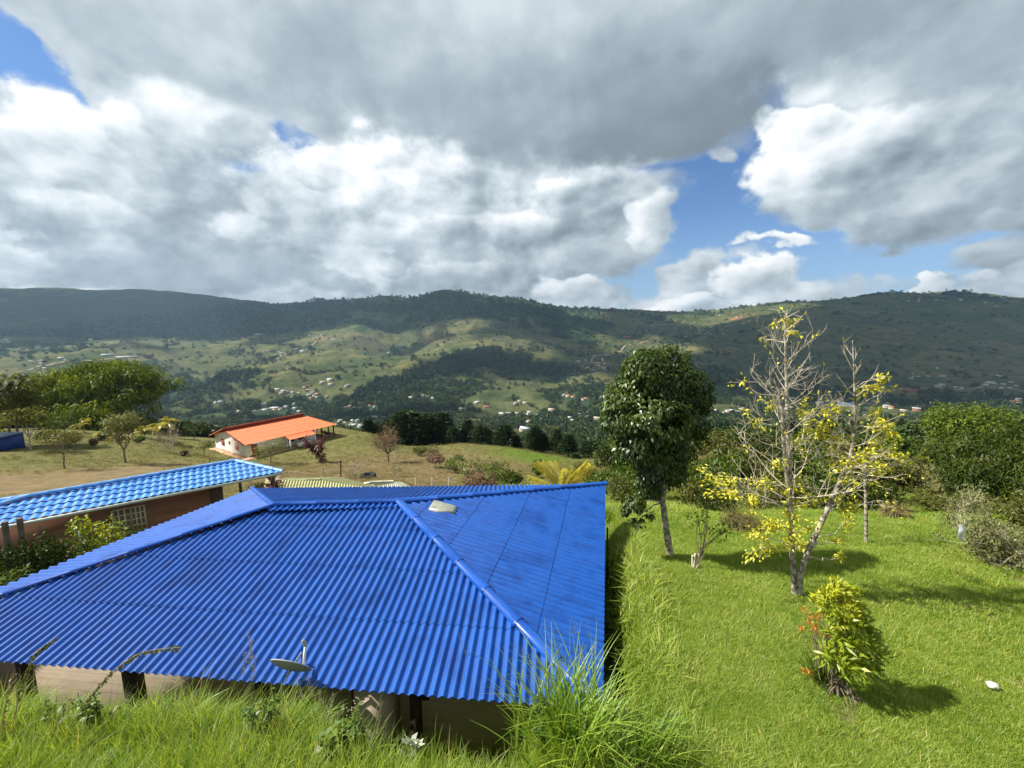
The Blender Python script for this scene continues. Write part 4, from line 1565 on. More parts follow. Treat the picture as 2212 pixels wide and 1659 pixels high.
# ------------------------------------------------------------------ the yellow-leaved tree on the lawn
def yellow_tree():
    b = G(1722, 1287)
    Y = b[1]
    root = plant_root("yellow_leaf_tree", "tall half bare tree with two pale trunks and yellow leaf sprays on the lawn", "tree", b)

    def at(px, py, dy=0.0):
        return at_depth(px, py, Y + dy) - b

    mb = MB()
    tA = np.array([at(1718, 1292), at(1714, 1230), at(1711, 1180), at(1707, 1080, .05), at(1704, 980, .1), at(1700, 860, .1), at(1697, 770, .1), at(1696, 700, .1), at(1697, 675, .1)])
    tB = np.array([at(1727, 1292), at(1728, 1240, -.1), at(1748, 1185, -.15), at(1778, 1120, -.2), at(1815, 1040, -.2), at(1838, 985, -.2), at(1847, 920, -.2), at(1846, 830, -.2), at(1842, 735, -.2)])
    tC = np.array([tA[3], at(1694, 990, .0), at(1690, 900, .0), at(1684, 850, 0), at(1672, 820, 0)])
    mb.tube(tA, [.085, .07, .065, .055, .048, .04, .028, .016, .01], 9)
    mb.tube(tB, [.085, .072, .064, .056, .05, .042, .034, .024, .009], 9)
    mb.tube(tC, [.05, .045, .035, .025, .01], 7)
    mb.build("trunk", PALEBARK, root, smooth=True)
    mb = MB()
    tips = []

    def along(t, f):
        x = f * (len(t) - 1)
        i = min(int(x), len(t) - 2)
        return t[i] + (t[i + 1] - t[i]) * (x - i)

    def whorl(t, f0, f1, n, len0, len1, lift, depth=2, rad=.017):
        for k in range(n):
            f = f0 + (f1 - f0) * (k + rng.random() * .8) / n
            u = (f - f0) / (f1 - f0)
            a = k * 2.4 + rng.random()
            d = unit(np.array([math.cos(a), math.sin(a) * .7, lift + .5 * u]))
            bare_branch(mb, along(t, f), d, (len0 + (len1 - len0) * u) * (.8 + .4 * rng.random()), rad * (1 - .5 * u), depth, .34, tips)

    whorl(tA, .34, .80, 27, 1.55, .75, .15)
    whorl(tC, .2, .95, 10, 1.3, .7, .2)
    whorl(tA, .80, .95, 6, .6, .3, .5, 1)
    whorl(tB, .52, .80, 15, 1.15, .8, .1)
    whorl(tB, .80, .97, 7, .7, .35, .5, 1)
    # sprays of yellow leaves, each on its own branch
    clusters = [(1698, 690, 22, 34), (1722, 715, 12, 10), (1545, 1052, 34, 70), (1580, 1030, 30, 50), (1600, 1075, 35, 50), (1640, 1165, 34, 60), (1668, 1150, 34, 60), (1690, 1180, 30, 45), (1715, 1150, 34, 60), (1735, 1175, 22, 30), (1640, 1185, 20, 20),
                (1760, 905, 36, 55), (1785, 890, 26, 35), (1775, 935, 36, 55), (1740, 880, 30, 25), (1885, 830, 22, 30), (1858, 850, 14, 14), (1905, 812, 14, 14), (1895, 890, 24, 30), (1890, 925, 30, 45), (1918, 925, 24, 25), (1900, 960, 30, 40), (1870, 985, 36, 55), (1835, 1000, 36, 45), (1925, 975, 24, 30),
                (1955, 985, 18, 14), (1995, 990, 14, 12), (1900, 1010, 34, 35), (1850, 1030, 30, 30), (1800, 1075, 24, 30), (1830, 1090, 24, 40), (1835, 1125, 20, 25), (1820, 1170, 14, 18), (1815, 1205, 16, 26), (1720, 1050, 30, 30), (1690, 1000, 24, 20), (1740, 1085, 30, 30), (1640, 1040, 36, 25), (1700, 1110, 30, 35),
                (1800, 970, 34, 28), (1620, 905, 30, 18), (1660, 880, 30, 14), (1720, 960, 36, 22), (1795, 865, 14, 10), (1590, 820, 20, 8), (1650, 735, 16, 6)]
    pts, axs = [], []
    for px, py, r, n in clusters:
        # branch comes from the nearer trunk, a little lower down
        t = tB if px > 1775 else tA
        c = at(px, py, rng.normal(0, .35))
        zs = t[:, 2]
        zz = np.clip(c[2] - abs(c[0] - np.interp(c[2], zs, t[:, 0])) * .35, zs[1] + .5, zs[-1] - .1)
        o = np.array([np.interp(zz, zs, t[:, q]) for q in range(3)])
        p = limb(mb, o, c, .018, .006, -.04 if c[2] < o[2] else .05, .12, 7, 5)
        rr = r * Y / FOC
        for q in range(4):
            e = c + rng.normal(0, rr * .55, 3)
            limb(mb, p[-2], e, .006, .003, .03, .1, 4, 4)
            m = max(3, int(n * .58))
            f = rng.random(m)[:, None] ** .7
            pp = p[-2] + (e - p[-2]) * f + rng.normal(0, rr * .16, (m, 3))
            pts.append(pp)
            axs.append(unit((e - p[-2]) + rng.normal(0, .25, (m, 3)) + [0, 0, -.12]))
    pts, axs = np.concatenate(pts), np.concatenate(axs)
    tp = np.array([q[0] for q in tips])
    td = np.array([q[1] for q in tips])
    k = rng.random(len(tp)) < .10
    pts, axs = np.concatenate([pts, tp[k]]), np.concatenate([axs, td[k]])
    mb.build("branches", TWIG, root, smooth=True)
    mb = MB()
    n = len(pts)
    mb.leaves(pts, axs, rand_dirs(n, .8), .108 * (.5 + .8 * rng.random(n)), .05, rng.random(n), tipbend=.2)
    mb.build("crown", P_["yellow_leaf"], root)


yellow_tree()


# ------------------------------------------------------------------ generic plants
def leafy(name, label, cat, px, pyb, pyt, wpx, mat, n=1500, L=.16, W=.07, lobes=6, stem=.3, droop=.3, inner=.4, bark=BARK, Y=None, group=None, shape=1.0, gap=0.0, base=None, flat=1.0, outw=.7, trunk_r=None):
    """shrub or tree whose crown spans the given width and top; stem = share of height that is bare trunk"""
    if base is None:
        b = G(px, pyb) if Y is None else ground_at(*at_depth(px, pyb, Y)[:2])
    else:
        b = base
    s = b[1] / FOC
    top = at_depth(px, pyt, b[1])[2] - b[2]
    w = wpx * s / 2
    root = plant_root(name, label, cat, b)
    if group:
        root["group"] = group
    z0 = top * stem
    mid = (top + z0) / 2
    hh = (top - z0) / 2
    blobs = [(np.array([0, 0, mid]), (w * .62, w * .62, hh * .75))]
    for k in range(lobes):
        a = k * 2.399 + rng.random()
        e = rng.uniform(-.75, .85)
        rr = math.sqrt(max(0, 1 - e * e * .8))
        q = rng.uniform(.28, .5)
        blobs.append((np.array([math.cos(a) * w * rr * (1 - q) * shape, math.sin(a) * w * rr * (1 - q) * shape, mid + e * hh * (1 - q * .9)]), (w * q, w * q, hh * q * flat)))
    mb = MB()
    r0 = trunk_r or max(.02, top * .018)
    tp = limb(mb, (0, 0, -.15), (rng.normal(0, w * .08), 0, mid), r0, r0 * .5, 0, .06, 6, 7)
    for c, r in blobs[1:]:
        limb(mb, tp[rng.integers(2, 5)], c, r0 * .45, r0 * .12, .03, .12, 5, 5)
    mb.build("trunk" if cat in ("tree", "pine") else "stem", bark, root, smooth=True)
    mb = MB()
    crown(mb, blobs, n, L, W, droop, inner, outw=outw, gap=gap)
    mb.build("crown" if cat in ("tree", "pine") else "foliage", mat, root)
    return root


def twiggy(name, label, cat, px, pyb, pyt, wpx, nb=12, depth=2, leaf=None, nl=0, L=.08, W=.03, bark=TWIG, Y=None, up=.15, r=.03, trunk=.15, spread=.8):
    """open shrub of forking bare twigs with scattered leaves"""
    b = G(px, pyb) if Y is None else ground_at(*at_depth(px, pyb, Y)[:2])
    s = b[1] / FOC
    top = at_depth(px, pyt, b[1])[2] - b[2]
    w = wpx * s / 2
    root = plant_root(name, label, cat, b)
    mb = MB()
    tips = []
    tk = np.array([[0, 0, -.1], [0, 0, top * trunk]])
    mb.tube(tk, [r * 1.4, r * 1.1], 7)
    for k in range(nb):
        a = k * 2.399 + rng.random() * .5
        d = unit(np.array([math.cos(a) * spread, math.sin(a) * spread, .25 + .9 * rng.random()]))
        Lb = min(w / (abs(d[0]) + .15), (top * (1 - trunk)) / (d[2] + .1)) * rng.uniform(.75, 1.05)
        bare_branch(mb, tk[1], d, Lb, r * .8, depth, .3, tips, up=up, nsub=(6, 5, 4))
    mb.build("trunk" if cat == "tree" else "stem", bark, root)
    if leaf is not None:
        tp = np.array([q[0] for q in tips])
        td = np.array([q[1] for q in tips])
        k = rng.integers(0, len(tp), nl)
        p = tp[k] + rng.normal(0, .35 * L + .03 * w, (nl, 3))
        mb = MB()
        mb.leaves(p, unit(td[k] + rng.normal(0, .6, (nl, 3))), rand_dirs(nl, .7), L * (.6 + .8 * rng.random(nl)), W, rng.random(nl))
        mb.build("crown" if cat == "tree" else "foliage", leaf, root)
    return root


def palm(name, label, px, pyb, pyt, wpx, mat, nf=12, Y=None, trunk_r=.06, droop=.9, bare=.55, nleaf=22, cat="palm"):
    b = G(px, pyb) if Y is None else ground_at(*at_depth(px, pyb, Y)[:2])
    s = b[1] / FOC
    top = at_depth(px, pyt, b[1])[2] - b[2]
    w = wpx * s / 2
    root = plant_root(name, label, cat, b)
    mb = MB()
    hb = top * bare
    mb.tube([(0, 0, -.2), (.03 * top, 0, hb * .5), (.02 * top, 0, hb)], [trunk_r * 1.2, trunk_r, trunk_r * .8], 8)
    mb.build("trunk", BARK, root, smooth=True)
    mb = MB()
    P, A, N = [], [], []
    for k in range(nf):
        a = k * 2.399
        el = rng.uniform(.25, 1.25)
        d = np.array([math.cos(a) * math.cos(el), math.sin(a) * math.cos(el), math.sin(el)])
        L = math.hypot(w, (top - hb)) * rng.uniform(.75, 1.0)
        f = np.linspace(0, 1, 12)[:, None]
        q = np.array([.02 * top, 0, hb]) + d * L * f + np.array([0, 0, -1]) * droop * L * .55 * f ** 2.2
        mb.tube(q, np.linspace(.018, .006, 12) * max(1, top / 3), 4, tint=.8)
        dd = unit(np.gradient(q, axis=0))
        for i in np.linspace(1.2, 11, nleaf):
            i0 = min(int(i), 10)
            p = q[i0] + (q[i0 + 1] - q[i0]) * (i - i0)
            sd = unit(np.cross(dd[i0], [0, 0, 1.0]))
            for sg in (-1, 1):
                P.append(p)
                A.append(unit(sd * sg + dd[i0] * .7 + np.array([0, 0, -.25])))
                N.append([0, 0, 1.0])
    n = len(P)
    mb.leaves(np.array(P), np.array(A), np.array(N), w * .34, w * .05, .2 + .8 * rng.random(n), tipbend=.25)
    mb.build("fronds", mat, root)
    return root


def strap_plant(name, label, px, pyb, pyt, wpx, mat, heads, cat="plant", Y=None, nl=26, L=.45, W=.07, stem=STEM):
    """stems topped with rosettes of strap leaves"""
    b = G(px, pyb) if Y is None else ground_at(*at_depth(px, pyb, Y)[:2])
    root = plant_root(name, label, cat, b)
    mb, ml = MB(), MB()
    for hx, hy in heads:
        t = at_depth(hx, hy, b[1] + rng.normal(0, .1)) - b
        limb(mb, (0, 0, -.1), t, .05, .03, .02, .1, 6, 6)
        d = rand_dirs(nl, .35)
        ml.leaves(np.repeat(t[None], nl, 0) + rng.normal(0, .04, (nl, 3)) + d * .02 - [0, 0, 1] * rng.random((nl, 1)) * L * .7, d, np.tile([0, 0, 1.0], (nl, 1)) + rng.normal(0, .2, (nl, 3)), L * (.7 + .5 * rng.random(nl)), W, rng.random(nl), tipbend=.3)
    mb.build("stem", stem, root, smooth=True)
    ml.build("foliage", mat, root)
    return root


# --- lawn: yellow-green bush with orange flowers beside it
def lime_bush():
    b = G(1805, 1500)
    Y = b[1]
    s = Y / FOC
    root = plant_root("lime_bush", "bright yellow green bush with a straggly woody base on the lawn", "bush", b)

    def at(px, py, dy=0.0):
        return at_depth(px, py, Y + dy) - b

    lobes = [(1812, 1275, 0, 26, 22), (1795, 1300, -.1, 28, 24), (1835, 1290, .1, 26, 24), (1820, 1330, -.1, 38, 32), (1850, 1330, .1, 28, 30), (1780, 1310, .1, 14, 14), (1765, 1290, .1, 9, 9), (1762, 1306, .1, 8, 8), (1860, 1370, 0, 34, 32), (1830, 1380, -.15, 34, 30), (1855, 1405, .1, 44, 28), (1885, 1408, .1, 28, 18),
             (1820, 1425, -.2, 40, 30), (1860, 1435, -.05, 36, 26), (1795, 1415, -.1, 24, 22), (1835, 1450, 0, 30, 20)]
    blobs = [(at(px, py, dy), (rx * s, rx * s * .8, ry * s)) for px, py, dy, rx, ry in lobes]
    mb = MB()
    for k in range(12):
        c = blobs[rng.integers(len(blobs))][0]
        limb(mb, rng.normal(0, .05, 3) * [1, 1, 0], c, .02, .006, .03, .12, 6, 5)
    for k in range(16):   # dead stalks fallen at the base
        a = rng.uniform(0, 6.28)
        limb(mb, (rng.normal(0, .05), rng.normal(0, .05), .22 + .1 * rng.random()), (math.cos(a) * .3 + .1, math.sin(a) * .28 - .1, .02), .011, .006, .05, .1, 5, 5)
    mb.build("stem", BARK, root)
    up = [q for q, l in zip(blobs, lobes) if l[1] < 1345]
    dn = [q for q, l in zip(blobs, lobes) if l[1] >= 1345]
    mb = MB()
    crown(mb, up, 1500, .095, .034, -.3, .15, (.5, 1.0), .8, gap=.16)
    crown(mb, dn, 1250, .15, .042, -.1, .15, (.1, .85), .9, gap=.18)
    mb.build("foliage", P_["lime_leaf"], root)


lime_bush()


def flower_plant():
    b = G(1776, 1480)
    Y = b[1]
    root = plant_root("flowering_stalks", "leggy dry stalks with orange flower spikes left of the yellow green bush", "plant", b)
    at = lambda px, py, dy=0.0: at_depth(px, py, Y + dy) - b
    mb, mf, ml = MB(), MB(), MB()
    for px, py in ((1738, 1318), (1746, 1345), (1730, 1358), (1758, 1362), (1764, 1352), (1784, 1372), (1790, 1366), (1735, 1448), (1748, 1452), (1772, 1330), (1758, 1335)):
        t = at(px, py, rng.normal(0, .1))
        limb(mb, rng.normal(0, .05, 3) * [1, 1, 0], t, .009, .005, .05, .1, 6, 4)
        n = 22
        mf = MB()
        mf.leaves(t + rng.normal(0, .028, (n, 3)), rand_dirs(n, .3), rand_dirs(n), .045, .022, rng.random(n))
        mf.build("blossom", P_["orange_flower"], root)
    for k in range(12):
        t = at(1770 + rng.normal(0, 22), 1330 + rng.random() * 60, rng.normal(0, .12))
        limb(mb, rng.normal(0, .05, 3) * [1, 1, 0], t, .007, .003, .06, .16, 6, 4)
    n = 120
    c = rng.normal(0, .07, (n, 3)) * [1, 1, 0] + [0, 0, .02]
    d = unit(rng.normal(0, .35, (n, 3)) + [-.12, 0, 1.0])
    ml.leaves(c, d, rand_dirs(n), .5 * (.6 + .8 * rng.random(n)), .022, rng.random(n) * .6, tipbend=.1)
    mb.build("stem", DRYSTEM, root)
    ml.build("foliage", P_["weed_leaf"], root)


flower_plant()


def cut_shrub():
    b = G(1497, 1226)
    Y = b[1]
    root = plant_root("cut_back_shrub", "shrub cut back to white stubs with a few grey stems beside the dark tree", "shrub", b)
    at = lambda px, py, dy=0.0: at_depth(px, py, Y + dy) - b
    mb = MB()
    for px, py in ((1502, 1196), (1510, 1196), (1520, 1198), (1496, 1200), (1515, 1205)):
        limb(mb, (rng.normal(0, .04), rng.normal(0, .04), -.05), at(px, py), .034, .03, 0, .02, 4, 7)
    mb.build("cut_stubs", surf("bare_pale_wood", (.68, .60, .44), (.55, .47, .33), 6, .8), root)
    mb, tips = MB(), []
    for px, py in ((1512, 1120), (1522, 1098), (1530, 1060), (1535, 1050), (1570, 1140), (1580, 1118), (1505, 1130), (1545, 1150)):
        p = limb(mb, at(1508 + rng.normal(0, 6), 1200), at(px, py, rng.normal(0, .1)), .016, .006, .02, .08, 6, 5)
        tips.append(p[-1])
    mb.build("stem", BARK, root)
    mb = MB()
    t = np.array(tips)
    k = rng.integers(0, len(t), 260)
    mb.leaves(t[k] + rng.normal(0, .13, (260, 3)), rand_dirs(260, .1), rand_dirs(260, .6), .12, .045, rng.random(260))
    q = at(1567, 1152)
    mb.leaves(np.repeat(q[None], 8, 0) + rng.normal(0, .04, (8, 3)), rand_dirs(8), rand_dirs(8, .3), .22, .13, np.full(8, 1.0))
    mb.build("foliage", P_["weed_leaf"], root)


cut_shrub()

# --- right side
twiggy("tangled_shrub", "wide tangled shrub of pale twigs with small leaves at the right edge", "shrub", 2150, 1222, 1130, 190, 26, 3, P_["grey_leaf"], 8500, .12, .056, r=.026, trunk=.06, spread=1.35).scale = (.74, .74, .72)
leafy("lawn_edge_shrub", "green leafy shrub filling the right edge behind the tangled twigs", "shrub", 2235, 1190, 1050, 150, P_["olive_leaf"], 3800, .10, .045, 8, .05, .2, .35)


def white_rag():
    b = at_depth(2076, 1152, G(2100, 1214)[1] - .25)
    mb = MB()
    n = 9
    V = []
    for i in range(n):
        f = i / (n - 1)
        w = .045 + .05 * math.sin(f * 3.1) + .012 * math.sin(f * 17)
        z = .30 - .52 * f
        x = .03 * math.sin(f * 7) - .05 + f * .08
        V += [(x - w, .02 * math.sin(9 * f), z), (x, -.045, z - .01), (x + w, .02 * math.cos(8 * f), z + .01)]
    F = []
    for i in range(n - 1):
        for j in range(2):
            a = i * 3 + j
            F.append([a, a + 1, a + 4, a + 3])
    mb.add(V, F)
    o = mb.build("white_cloth", surf("white_cloth", (.80, .80, .82), (.6, .61, .66), 5, .9), None, loc=b)
    solidify(o, .004)
    tag(o, "torn white cloth caught in the tangled shrub", "cloth")


white_rag()


def slim_tree():
    b = G(1871, 1172)
    Y = b[1]
    root = plant_root("slim_bare_tree", "slim pale young tree with a few bare side twigs behind the yellow tree", "tree", b)
    at = lambda px, py, dy=0.0: at_depth(px, py, Y + dy) - b
    mb = MB()
    t = np.array([at(1871, 1178), at(1871, 1120), at(1870, 1070), at(1868, 1020), at(1866, 975)])
    mb.tube(t, [.06, .055, .05, .04, .02], 8)
    mb.build("trunk", PALEBARK, root, smooth=True)
    mb, tips = MB(), []
    for k in range(14):
        f = .35 + .6 * rng.random()
        x = f * 4
        i = min(int(x), 3)
        p = t[i] + (t[i + 1] - t[i]) * (x - i)
        a = k * 2.4
        bare_branch(mb, p, unit(np.array([math.cos(a), math.sin(a), .1])), .9, .018, 1, .4, tips, up=-.03)
    mb.build("branches", TWIG, root)
    tp = np.array([q[0] for q in tips])
    k = rng.integers(0, len(tp), 150)
    mb = MB()
    mb.leaves(tp[k] + rng.normal(0, .1, (150, 3)), rand_dirs(150, -.2), rand_dirs(150, .6), .11, .045, rng.random(150))
    mb.build("crown", P_["yellow_leaf"], root)


slim_tree()

# big round tree and the bamboo-like thicket at the right
leafy("round_tree", "large round topped green tree rising behind the bamboo thicket", "tree", 2072, 1010, 850, 158, P_["bright_green_leaf"], 8000, .34, .15, 16, .1, .3, .45, Y=40, gap=.8)


def thicket(name, label, px0, px1, pyb, tops, Y, mat, n, L=.5, W=.12, cat="bamboo", depth=5.0, droop=.9, plume=(1.1, 1.7)):
    """bamboo stand: many culms arching over, each ending in a plume of drooping leaves"""
    cx = (px0 + px1) / 2
    b = ground_at(*at_depth(cx, pyb, Y)[:2])
    root = plant_root(name, label, cat, b)
    mb, ml = MB(), MB()
    blobs = []
    m = len(tops)
    for rep in range(n):
        u = rng.random()
        px = px0 + (px1 - px0) * u
        pt = np.interp(px, [t[0] for t in tops], [t[1] for t in tops])
        dy = rng.uniform(-depth / 2, depth / 2)
        f = 1.0 - (.95 if rep % 2 else .7) * rng.random() if rep > n * .2 else 1 - .1 * rng.random()
        top = at_depth(px, pt, Y) - b
        g0 = ground_at(b[0] + top[0] * .8, b[1] + dy)
        foot = g0 - b
        front = -(1 - f) * depth * .62
        tip = np.array([top[0], dy * .7 + front, (top[2] - foot[2]) * f + foot[2]])
        ctrl = foot + (tip - foot) * .6 + [0, 0, .25 * abs(tip[2] - foot[2])]
        s = np.linspace(0, 1, 7)[:, None]
        p = foot * (1 - s) ** 2 + ctrl * 2 * s * (1 - s) + tip * s ** 2
        if rep % 3 == 0:
            mb.tube(p, np.linspace(.055, .02, 7), 5)
        pr = rng.uniform(*plume)
        blobs.append((tip + [0, 0, -pr * .3], (pr, pr, pr * .8)))
    mb.build("stem", STEM, root)
    crown(ml, blobs, 24000, L, W, droop, .25, outw=.55, tintnoise=.6)
    ml.build("foliage", mat, root)
    return root


thicket("bamboo_thicket", "dark olive bamboo thicket across the right edge of the view", 2010, 2330, 1090, [(1960, 1040), (2010, 990), (2060, 965), (2130, 950), (2200, 935), (2340, 920)], 29, P_["thicket_leaf"], 150, .40, .085, depth=6, plume=(.8, 1.25))
thicket("bamboo_clump", "big rounded bamboo clump with golden green plumes on the left slope", 138, 335, 926, [(85, 840), (130, 815), (170, 795), (230, 780), (290, 792), (330, 805), (372, 850)], 90, P_["bamboo_leaf"], 150, 1.15, .26, depth=20, plume=(1.8, 3.0))

# banana plants at the lawn's far end
palm("banana_plant", "bright green banana plant at the end of the grass path", 1938, 1108, 1050, 60, P_["banana_leaf"], 8, trunk_r=.09, bare=.4, nleaf=16, droop=.7, cat="banana plant")
# yellow palm just behind the far right roof corner
palm("yellow_palm", "golden yellow palm fronds rising behind the far corner of the blue roof", 1215, 1085, 996, 130, P_["palm_leaf"], 13, Y=21.5, trunk_r=.07, bare=.35, nleaf=26, droop=.28)
# ------------------------------------------------------------------ trees and shrubs about the left and middle slope
leafy("shade_tree", "dusky wide crowned tree at the far left edge before the bamboo", "tree", 30, 962, 812, 130, P_["olive_leaf"], 3600, .5, .2, 10, .3, .3, .35, gap=1.0)
palm("tall_palm", "tall thin palm rising at the far left in front of the valley", 40, 960, 800, 110, P_["olive_leaf"], 14, trunk_r=.14, bare=.8, nleaf=18, droop=1.0)
leafy("thin_trunk_tree", "sparse tree with a thin whitish trunk left of the bamboo clump", "tree", 68, 974, 880, 90, P_["olive_leaf"], 1100, .4, .17, 8, .55, .3, .3, PALEBARK, gap=.9)
leafy("flat_young_tree", "small flat topped tree standing at the rim of the dry mound", "tree", 140, 1012, 925, 90, P_["olive_leaf"], 420, .28, .1, 7, .62, .1, .3, flat=.5)
leafy("feathery_tree", "slender feathery bluish tree before the right part of the bamboo clump", "tree", 272, 1000, 885, 84, P_["grey_leaf"], 1500, .38, .12, 9, .3, .5, .3, gap=.8)
palm("garden_palm", "small yellowish palm under the middle of the bamboo clump", 182, 935, 900, 46, P_["palm_leaf"], 11, bare=.5)
palm("golden_palm", "taller golden palm right of the bamboo clump", 364, 945, 893, 44, P_["palm_leaf"], 12, bare=.6, trunk_r=.1)
palm("leaning_palm", "golden palm with a pale stem just left of the taller golden palm", 345, 950, 905, 46, P_["palm_leaf"], 11, bare=.55, trunk_r=.09)
palm("dusty_palm", "dull yellow palm clump behind the feathery tree", 312, 946, 910, 44, P_["palm_leaf"], 12, bare=.4)
palm("low_fan_palm", "low orange tinged palm near the small dark ball shrub", 222, 950, 925, 40, P_["palm_leaf"], 12, bare=.3)
for args in (("ball_shrub", "dark rounded shrub with a yellow top on the left lawn", 226, 952, 932, 26, "thicket_leaf"), ("ball_shrub", "small dark shrub on a bare patch left of the rounded one", 203, 966, 948, 14, "rust_leaf"),
             ("ball_shrub", "dark little shrub beside the feathery tree's trunk", 259, 955, 938, 20, "thicket_leaf"), ("ball_shrub", "low green shrub under the golden palms", 301, 957, 942, 22, "mid_leaf"),
             ("ball_shrub", "dark low shrub under the left young trees", 100, 955, 925, 46, "thicket_leaf"), ("ball_shrub", "brownish shrub beside the sparse tree's trunk", 155, 965, 930, 40, "rust_leaf"), ("ball_shrub", "tiny dark shrub alone on the lawn before the white house", 398, 985, 974, 12, "rust_leaf"),
             ("hedge_shrub", "dark green shrub at the foot of the bamboo clump", 140, 940, 890, 70, "thicket_leaf"), ("hedge_shrub", "broad dark shrub closing the lawn left of the white house", 420, 950, 905, 70, "thicket_leaf")):
    leafy(args[0], args[1], "shrub", *args[2:6], P_[args[6]], 500, .3, .12, 6, .12, .2, .3)
twiggy("leafless_shrub", "wide leafless grey shrub on the left lawn", "shrub", 368, 977, 935, 62, 12, 2, P_["rust_leaf"], 260, .22, .09, Y=None, r=.05)
leafy("fan_shrub", "fan shaped dark small tree at the end of the tiled roof", "shrub", 443, 987, 952, 46, P_["grey_leaf"], 600, .3, .1, 7, .45, .1, .25, flat=.6)
leafy("house_shrub", "grey green flowering shrub before the white farmhouse wall", "shrub", 585, 1000, 943, 84, P_["grey_leaf"], 1500, .26, .11, 9, .15, .2, .2, gap=.6)
strap_plant("red_cordyline", "tall dark red cordyline leaning beside the white farmhouse", 692, 999, 946, 60, P_["red_leaf"], [(660, 950), (668, 962), (676, 966), (690, 960), (694, 956), (686, 975), (698, 985)], nl=34, L=1.0, W=.22)
twiggy("grey_pink_tree", "leafless grey pink tree with a round head on the dry slope", "tree", 839, 1000, 934, 68, 14, 2, P_["rust_leaf"], 700, .28, .12, BARK, r=.09, trunk=.3)
twiggy("leafless_grey_bush", "leafless grey bush between the stakes on the dry slope", "bush", 768, 1033, 1000, 36, 12, 2, P_["rust_leaf"], 80, .18, .07, r=.03)
twiggy("dry_shrub", "small dry shrub above the pale roof shed", "shrub", 855, 1030, 1008, 30, 9, 2, P_["grey_leaf"], 200, .16, .07, r=.025)
strap_plant("dark_cordyline", "dark red cordyline under the open end of the tiled roof", 590, 1058, 1035, 40, P_["red_leaf"], [(585, 1040), (592, 1034), (598, 1044)], Y=19.6, nl=30, L=.6, W=.12)
leafy("red_brown_shrub", "small red brown bush poking over the open shed roof", "shrub", 686, 1058, 1030, 46, P_["red_leaf"], 420, .2, .09, 6, .1, .1, .2, Y=27)
leafy("dark_garden_shrub", "dark shrub below the open end of the tiled roof", "shrub", 548, 1062, 1036, 50, P_["thicket_leaf"], 700, .16, .07, 6, .1, .2, .2, Y=20.5)
leafy("rusty_shrub", "reddish brown shrub at the edge of the dry field", "shrub", 940, 1010, 975, 44, P_["rust_leaf"], 700, .3, .12, 7, .2, .2, .3)
for i, (px, pb, pt, w, mt, lb) in enumerate(((985, 1020, 985, 60, "mid_leaf", "green bush nearest the rusty one along the dry field edge"), (1015, 1046, 985, 80, "grey_leaf", "pale green tall bush in the middle of the bank behind the blue ridge"), (1070, 1050, 992, 90, "mid_leaf", "dark leafy bush right of the pale one behind the blue ridge"),
                                            (1105, 1055, 1012, 60, "thicket_leaf", "dark low bush ending the bank behind the blue ridge"), (1040, 1058, 1020, 90, "rust_leaf", "brown undergrowth bush at the foot of the bank behind the ridge"), (1162, 1032, 990, 30, "mid_leaf", "small cone shaped green tree beside the yellow palm"),
                                            (905, 985, 965, 40, "olive_leaf", "low olive bush in front of the pine row at the field end"), (930, 982, 962, 46, "grey_leaf", "pale scrubby bush at the field end below the pines"))):
    leafy("field_bush", lb, "bush", px, pb, pt, w, P_[mt], 1500, .22, .1, 9, .05, .2, .35, gap=.6)

# bushes against the brick wall, left of the deep blue roof
for px, pb, pt, w, Y, mt, n, lb in ((210, 1185, 1105, 110, 12.9, "lime_leaf", 1500, "light yellow green bush against the brick wall window"), (285, 1150, 1128, 60, 14.2, "lime_leaf", 500, "small lime bush just under the grid window"), (65, 1265, 1150, 150, 11.0, "thicket_leaf", 2600, "dark green bush filling the corner below the sky blue tiles"),
                                   (150, 1235, 1165, 120, 11.6, "thicket_leaf", 2000, "dark bush beside the white stake"), (10, 1290, 1215, 120, 9.6, "mid_leaf", 1600, "low green bush at the left edge by the deep blue eave"), (462, 1080, 1060, 40, 17.0, "lime_leaf", 400, "yellowish bush near the far end of the brick wall")):
    leafy("wall_bush", lb, "bush", px, pb, pt, w, P_[mt], n, .12, .055, 8, .03, .2, .3, Y=Y, gap=.3)

# ------------------------------------------------------------------ pines along the brow
def pine_proto(lobed=False):
    root = empty("pine_tree")
    mb = MB()
    mb.tube([(0, 0, -1.0), (0, 0, 4), (0, 0, 9.5)], [.22, .16, .04], 7)
    mb.build("trunk", DARKBARK, root, smooth=True)
    mb = MB()
    P, A, N = [], [], []
    for k in range(60):
        z = 1.2 + 8.3 * (k / 60) ** .9
        rr = (3.0 if lobed else 2.2) * (1 - (z / 10.4) ** (2.2 if lobed else 1.3)) * rng.uniform(.65, 1.1) + .15
        a = k * 2.399
        d = np.array([math.cos(a), math.sin(a), .25])
        m = int(12 + 26 * rr)
        f = rng.random(m) ** .6
        p = np.array([0, 0, z]) + d * rr * f[:, None] + rng.normal(0, .28, (m, 3))
        P.append(p)
        A.append(unit(d + rng.normal(0, .6, (m, 3)) + [0, 0, .25]))
    P, A = np.concatenate(P), np.concatenate(A)
    n = len(P)
    mb.leaves(P, A, rand_dirs(n, .6), .62, .22, rng.random(n))
    mb.build("crown", P_["pine_leaf"], root)
    return root


PINES = [pine_proto(False), pine_proto(True)]
_first = [True, True]
